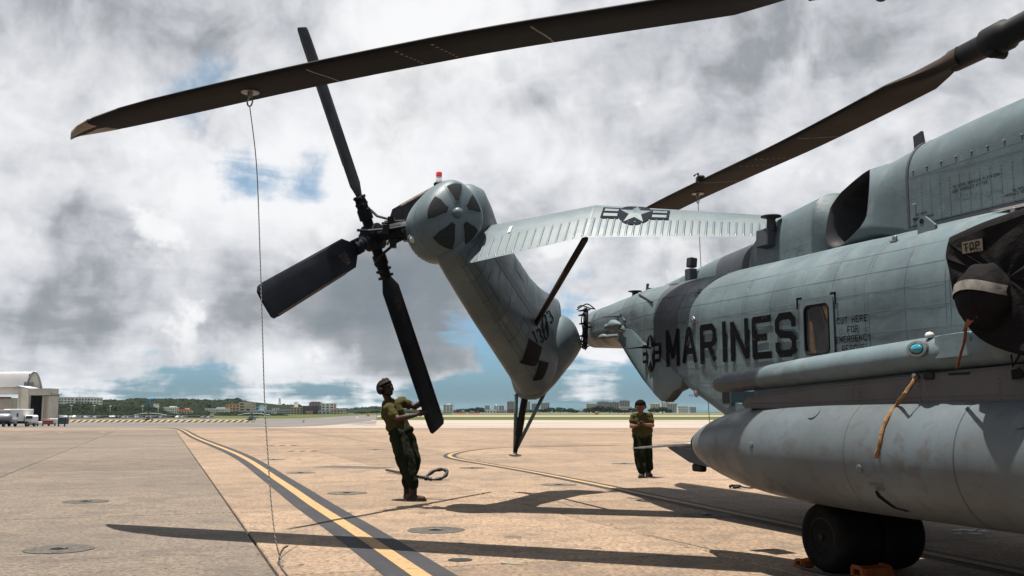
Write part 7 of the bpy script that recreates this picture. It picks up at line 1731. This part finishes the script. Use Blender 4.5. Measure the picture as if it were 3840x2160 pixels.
for k, (px, ci) in enumerate(cars):
    o = car0 if k == 0 else dup(car0); Y = 490 + (k % 3) * 1.5; x = X(px, Y); o.location = (x, Y, gz(x, Y) - .05); o.rotation_euler = (0, 0, rnd.choice((0, math.pi)) + rnd.uniform(-.5, .5))
    for ch in o.children:
        if ch.name.startswith(('body', 'roof')):
            ch.data = ch.data.copy() if k else ch.data; ch.data.materials[0] = M['car_%d' % ci]
    cnt[ci] = cnt.get(ci, 0) + 1
    nb = [cnames[cars[j][1]] for j in (k - 1, k + 1) if 0 <= j < len(cars)]
    o['label'] = '%s car, %d in the row from the hangar, between %s' % (cnames[ci], k + 1, ' and '.join(nb)) if len(nb) > 1 else '%s parked car at the %s end of the row' % (cnames[ci], 'hangar' if k == 0 else 'far')
# fence
fx0, fx1, YF = X(205, 470), X(770, 470), 470
fn = thing('chain_link_fence', 'grey mesh fence with posts along the car park', 'fence', Vector((fx0, YF, gz(fx0, YF))))
nf_ = 36
for k in range(nf_ + 1):
    x = fx0 + (fx1 - fx0) * k / nf_; mb = MB(); mb.tube([(x, YF, gz(x, YF) - .1), (x, YF, gz(x, YF) + 1.9)], .07, 6); mb.build('post', M['galv'], fn)
mb = MB()
for j in range(7): mb.tube([(fx0, YF, gz(fx0, YF) + .2 + .27 * j), (fx1, YF, gz(fx1, YF) + .2 + .27 * j)], .010, 4)
mb.build('mesh_wires', M['galv'], fn, kind='stuff')

# small attack helicopters
def gunship(px, Y, lab, rz, spread):
    x = X(px, Y); z = gz(x, Y); t = thing('attack_helicopter', lab, 'helicopter', Vector((x, Y, z)), 'small helicopters parked on the far taxiway'); o = Vector((x, Y, z))
    mb = MB(); rs = []
    for y, w_, zb, zt2 in ((-3.8, .15, .95, 1.2), (-3.3, .42, .75, 1.6), (-2.0, .5, .6, 2.1), (-.5, .55, .6, 2.4), (.8, .6, .7, 2.6), (2.2, .5, .9, 2.4), (3.2, .3, 1.3, 2.0), (8.5, .14, 1.7, 2.0)):
        rs.append([o + Vector((w_ * math.cos(a), y, (zb + zt2) / 2 + (zt2 - zb) / 2 * math.sin(a))) for a in [2 * math.pi * k / 14 for k in range(14)]])
    mb.loft(rs); mb.build('fuselage', M['heli_grey'], t, smooth=True)
    mb = MB(); rs = [[o + Vector((w_ * math.cos(a), y, 1.9 + h * math.sin(a))) for a in steps(0, math.pi, 8)] for y, w_, h in ((-3.0, .2, .1), (-2.2, .4, .55), (-.6, .44, .8), (.2, .3, .5))]; mb.loft(rs, False); mb.build('canopy', M['far_window'], t, smooth=True)
    mb = MB(); mb.lathe(o + Vector((0, .5, 2.5)), UP, [(0, .25), (.5, .15), (.9, .15), (.95, .35), (1.1, .3)], 12); mb.build('mast', M['heli_grey'], t)
    for s_ in (-1, 1):
        mb = MB(); d = Vector((s_ * math.cos(spread), math.sin(spread), 0)); q = o + Vector((0, .5, 3.45)); mb.loft([[q + d * r_ + Vector((0, -.3, 0)) + UP * dz, q + d * r_ + Vector((0, .3, 0)) + UP * dz, q + d * r_ + Vector((0, 0, .09)) + UP * dz] for r_, dz in ((.3, 0), (3, -.05), (7.2, -.75))]); mb.build('rotor_blade', M['blade_pale'], t)
        mb = MB(); mb.bbox(o + Vector((s_ * 1.1, .3, 1.35)), (1.5, .8, .12), .04); mb.lathe(o + Vector((s_ * 1.6, -.6, 1.0)), (0, 1, 0), [(0, .1), (.1, .22), (1.5, .22), (1.6, .1)], 10); mb.build('stub_wing', M['heli_grey'], t)
        mb = MB(); mb.tube([o + Vector((s_ * .95, -1.9, .25)), o + Vector((s_ * .95, -1.6, .06)), o + Vector((s_ * .95, 1.6, .06))], .06, 6)
        for y in (-.9, .9): mb.tube([o + Vector((s_ * .95, y, .06)), o + Vector((s_ * .4, y, .8))], .05, 6)
        mb.build('skid', M['heli_grey'], t)
    t.rotation_euler = (0, 0, rz)
gunship(576, 396, 'small dark helicopter with pale rotor in front of the parked cars', .12, .5); gunship(957, 396, 'small dark helicopter just left of the hanging rope', -.1, .4)
# airfield odds and ends
x, Y = X(2232, 420), 420; t = thing('taxiway_sign', 'small yellow taxiway sign in the grass left of the phone user', 'sign', Vector((x, Y, -.06))); mb = MB(); mb.bbox((x, Y, .8), (1.4, .25, .9), .05); mb.build('panel', M['sign_yellow'], t); mb = MB()
for s_ in (-.5, .5): mb.box((x + s_, Y, .15), (.1, .1, .5))
mb.build('legs', M['galv'], t, kind='stuff')
x, Y = X(1389, 300), 300; t = thing('taxiway_sign', 'small yellow taxiway sign left of the person at the blade', 'sign', Vector((x, Y, gz(x, Y) - .06))); mb = MB(); mb.bbox((x, Y, gz(x, Y) + .55), (.9, .2, .6), .04); mb.build('panel', M['sign_yellow'], t); mb = MB(); mb.box((x, Y, gz(x, Y) + .1), (.1, .1, .4)); mb.build('leg', M['galv'], t)
for a, b, Y, lab in ((1705, 1750, 700, 'orange safety fence left of the bumper'), (1760, 1800, 705, 'orange safety fence in front of the pale houses')):
    t = thing('safety_fence', lab, 'fence', Vector((X(a, Y), Y, -.06))); mb = MB(); mb.box(((X(a, Y) + X(b, Y)) / 2, Y, .75), (X(b, Y) - X(a, Y), .1, 1.1)); mb.build('netting', M['red_fence'], t)
    for k in range(5): mb = MB(); x = X(a, Y) + (X(b, Y) - X(a, Y)) * k / 4; mb.tube([(x, Y - .1, -.06), (x, Y - .1, 1.5)], .06, 6); mb.build('post', M['galv'], t)
o = dup(car0); x, Y = X(1655, 560), 560; o.location = (x, Y, -.1); o.rotation_euler = (0, 0, 1.5); tag(o, 'lone white car crossing the far taxiway beyond the blade tip', 'car', 'cars on the far side')
for ch in o.children:
    if ch.name.startswith(('body', 'roof')): ch.data = ch.data.copy(); ch.data.materials[0] = M['car_8']

# ------------------------------------------------------------------ air between here and the far hills
hz = MB(); hz.box((0, 4700, 30), (14000, 11000, 72)); 
hm = bpy.data.materials.new('haze'); hm.use_nodes = True; ht = hm.node_tree; ht.nodes.clear(); ho = ht.nodes.new('ShaderNodeOutputMaterial'); hv = ht.nodes.new('ShaderNodeVolumePrincipled')
hv.inputs['Color'].default_value = (0.62, 0.84, 1.0, 1); hv.inputs['Density'].default_value = 0.000028; hv.inputs['Anisotropy'].default_value = 0.2; ht.links.new(hv.outputs[0], ho.inputs['Volume'])
hzo = hz.build('haze', hm); hzo['kind'] = 'stuff'
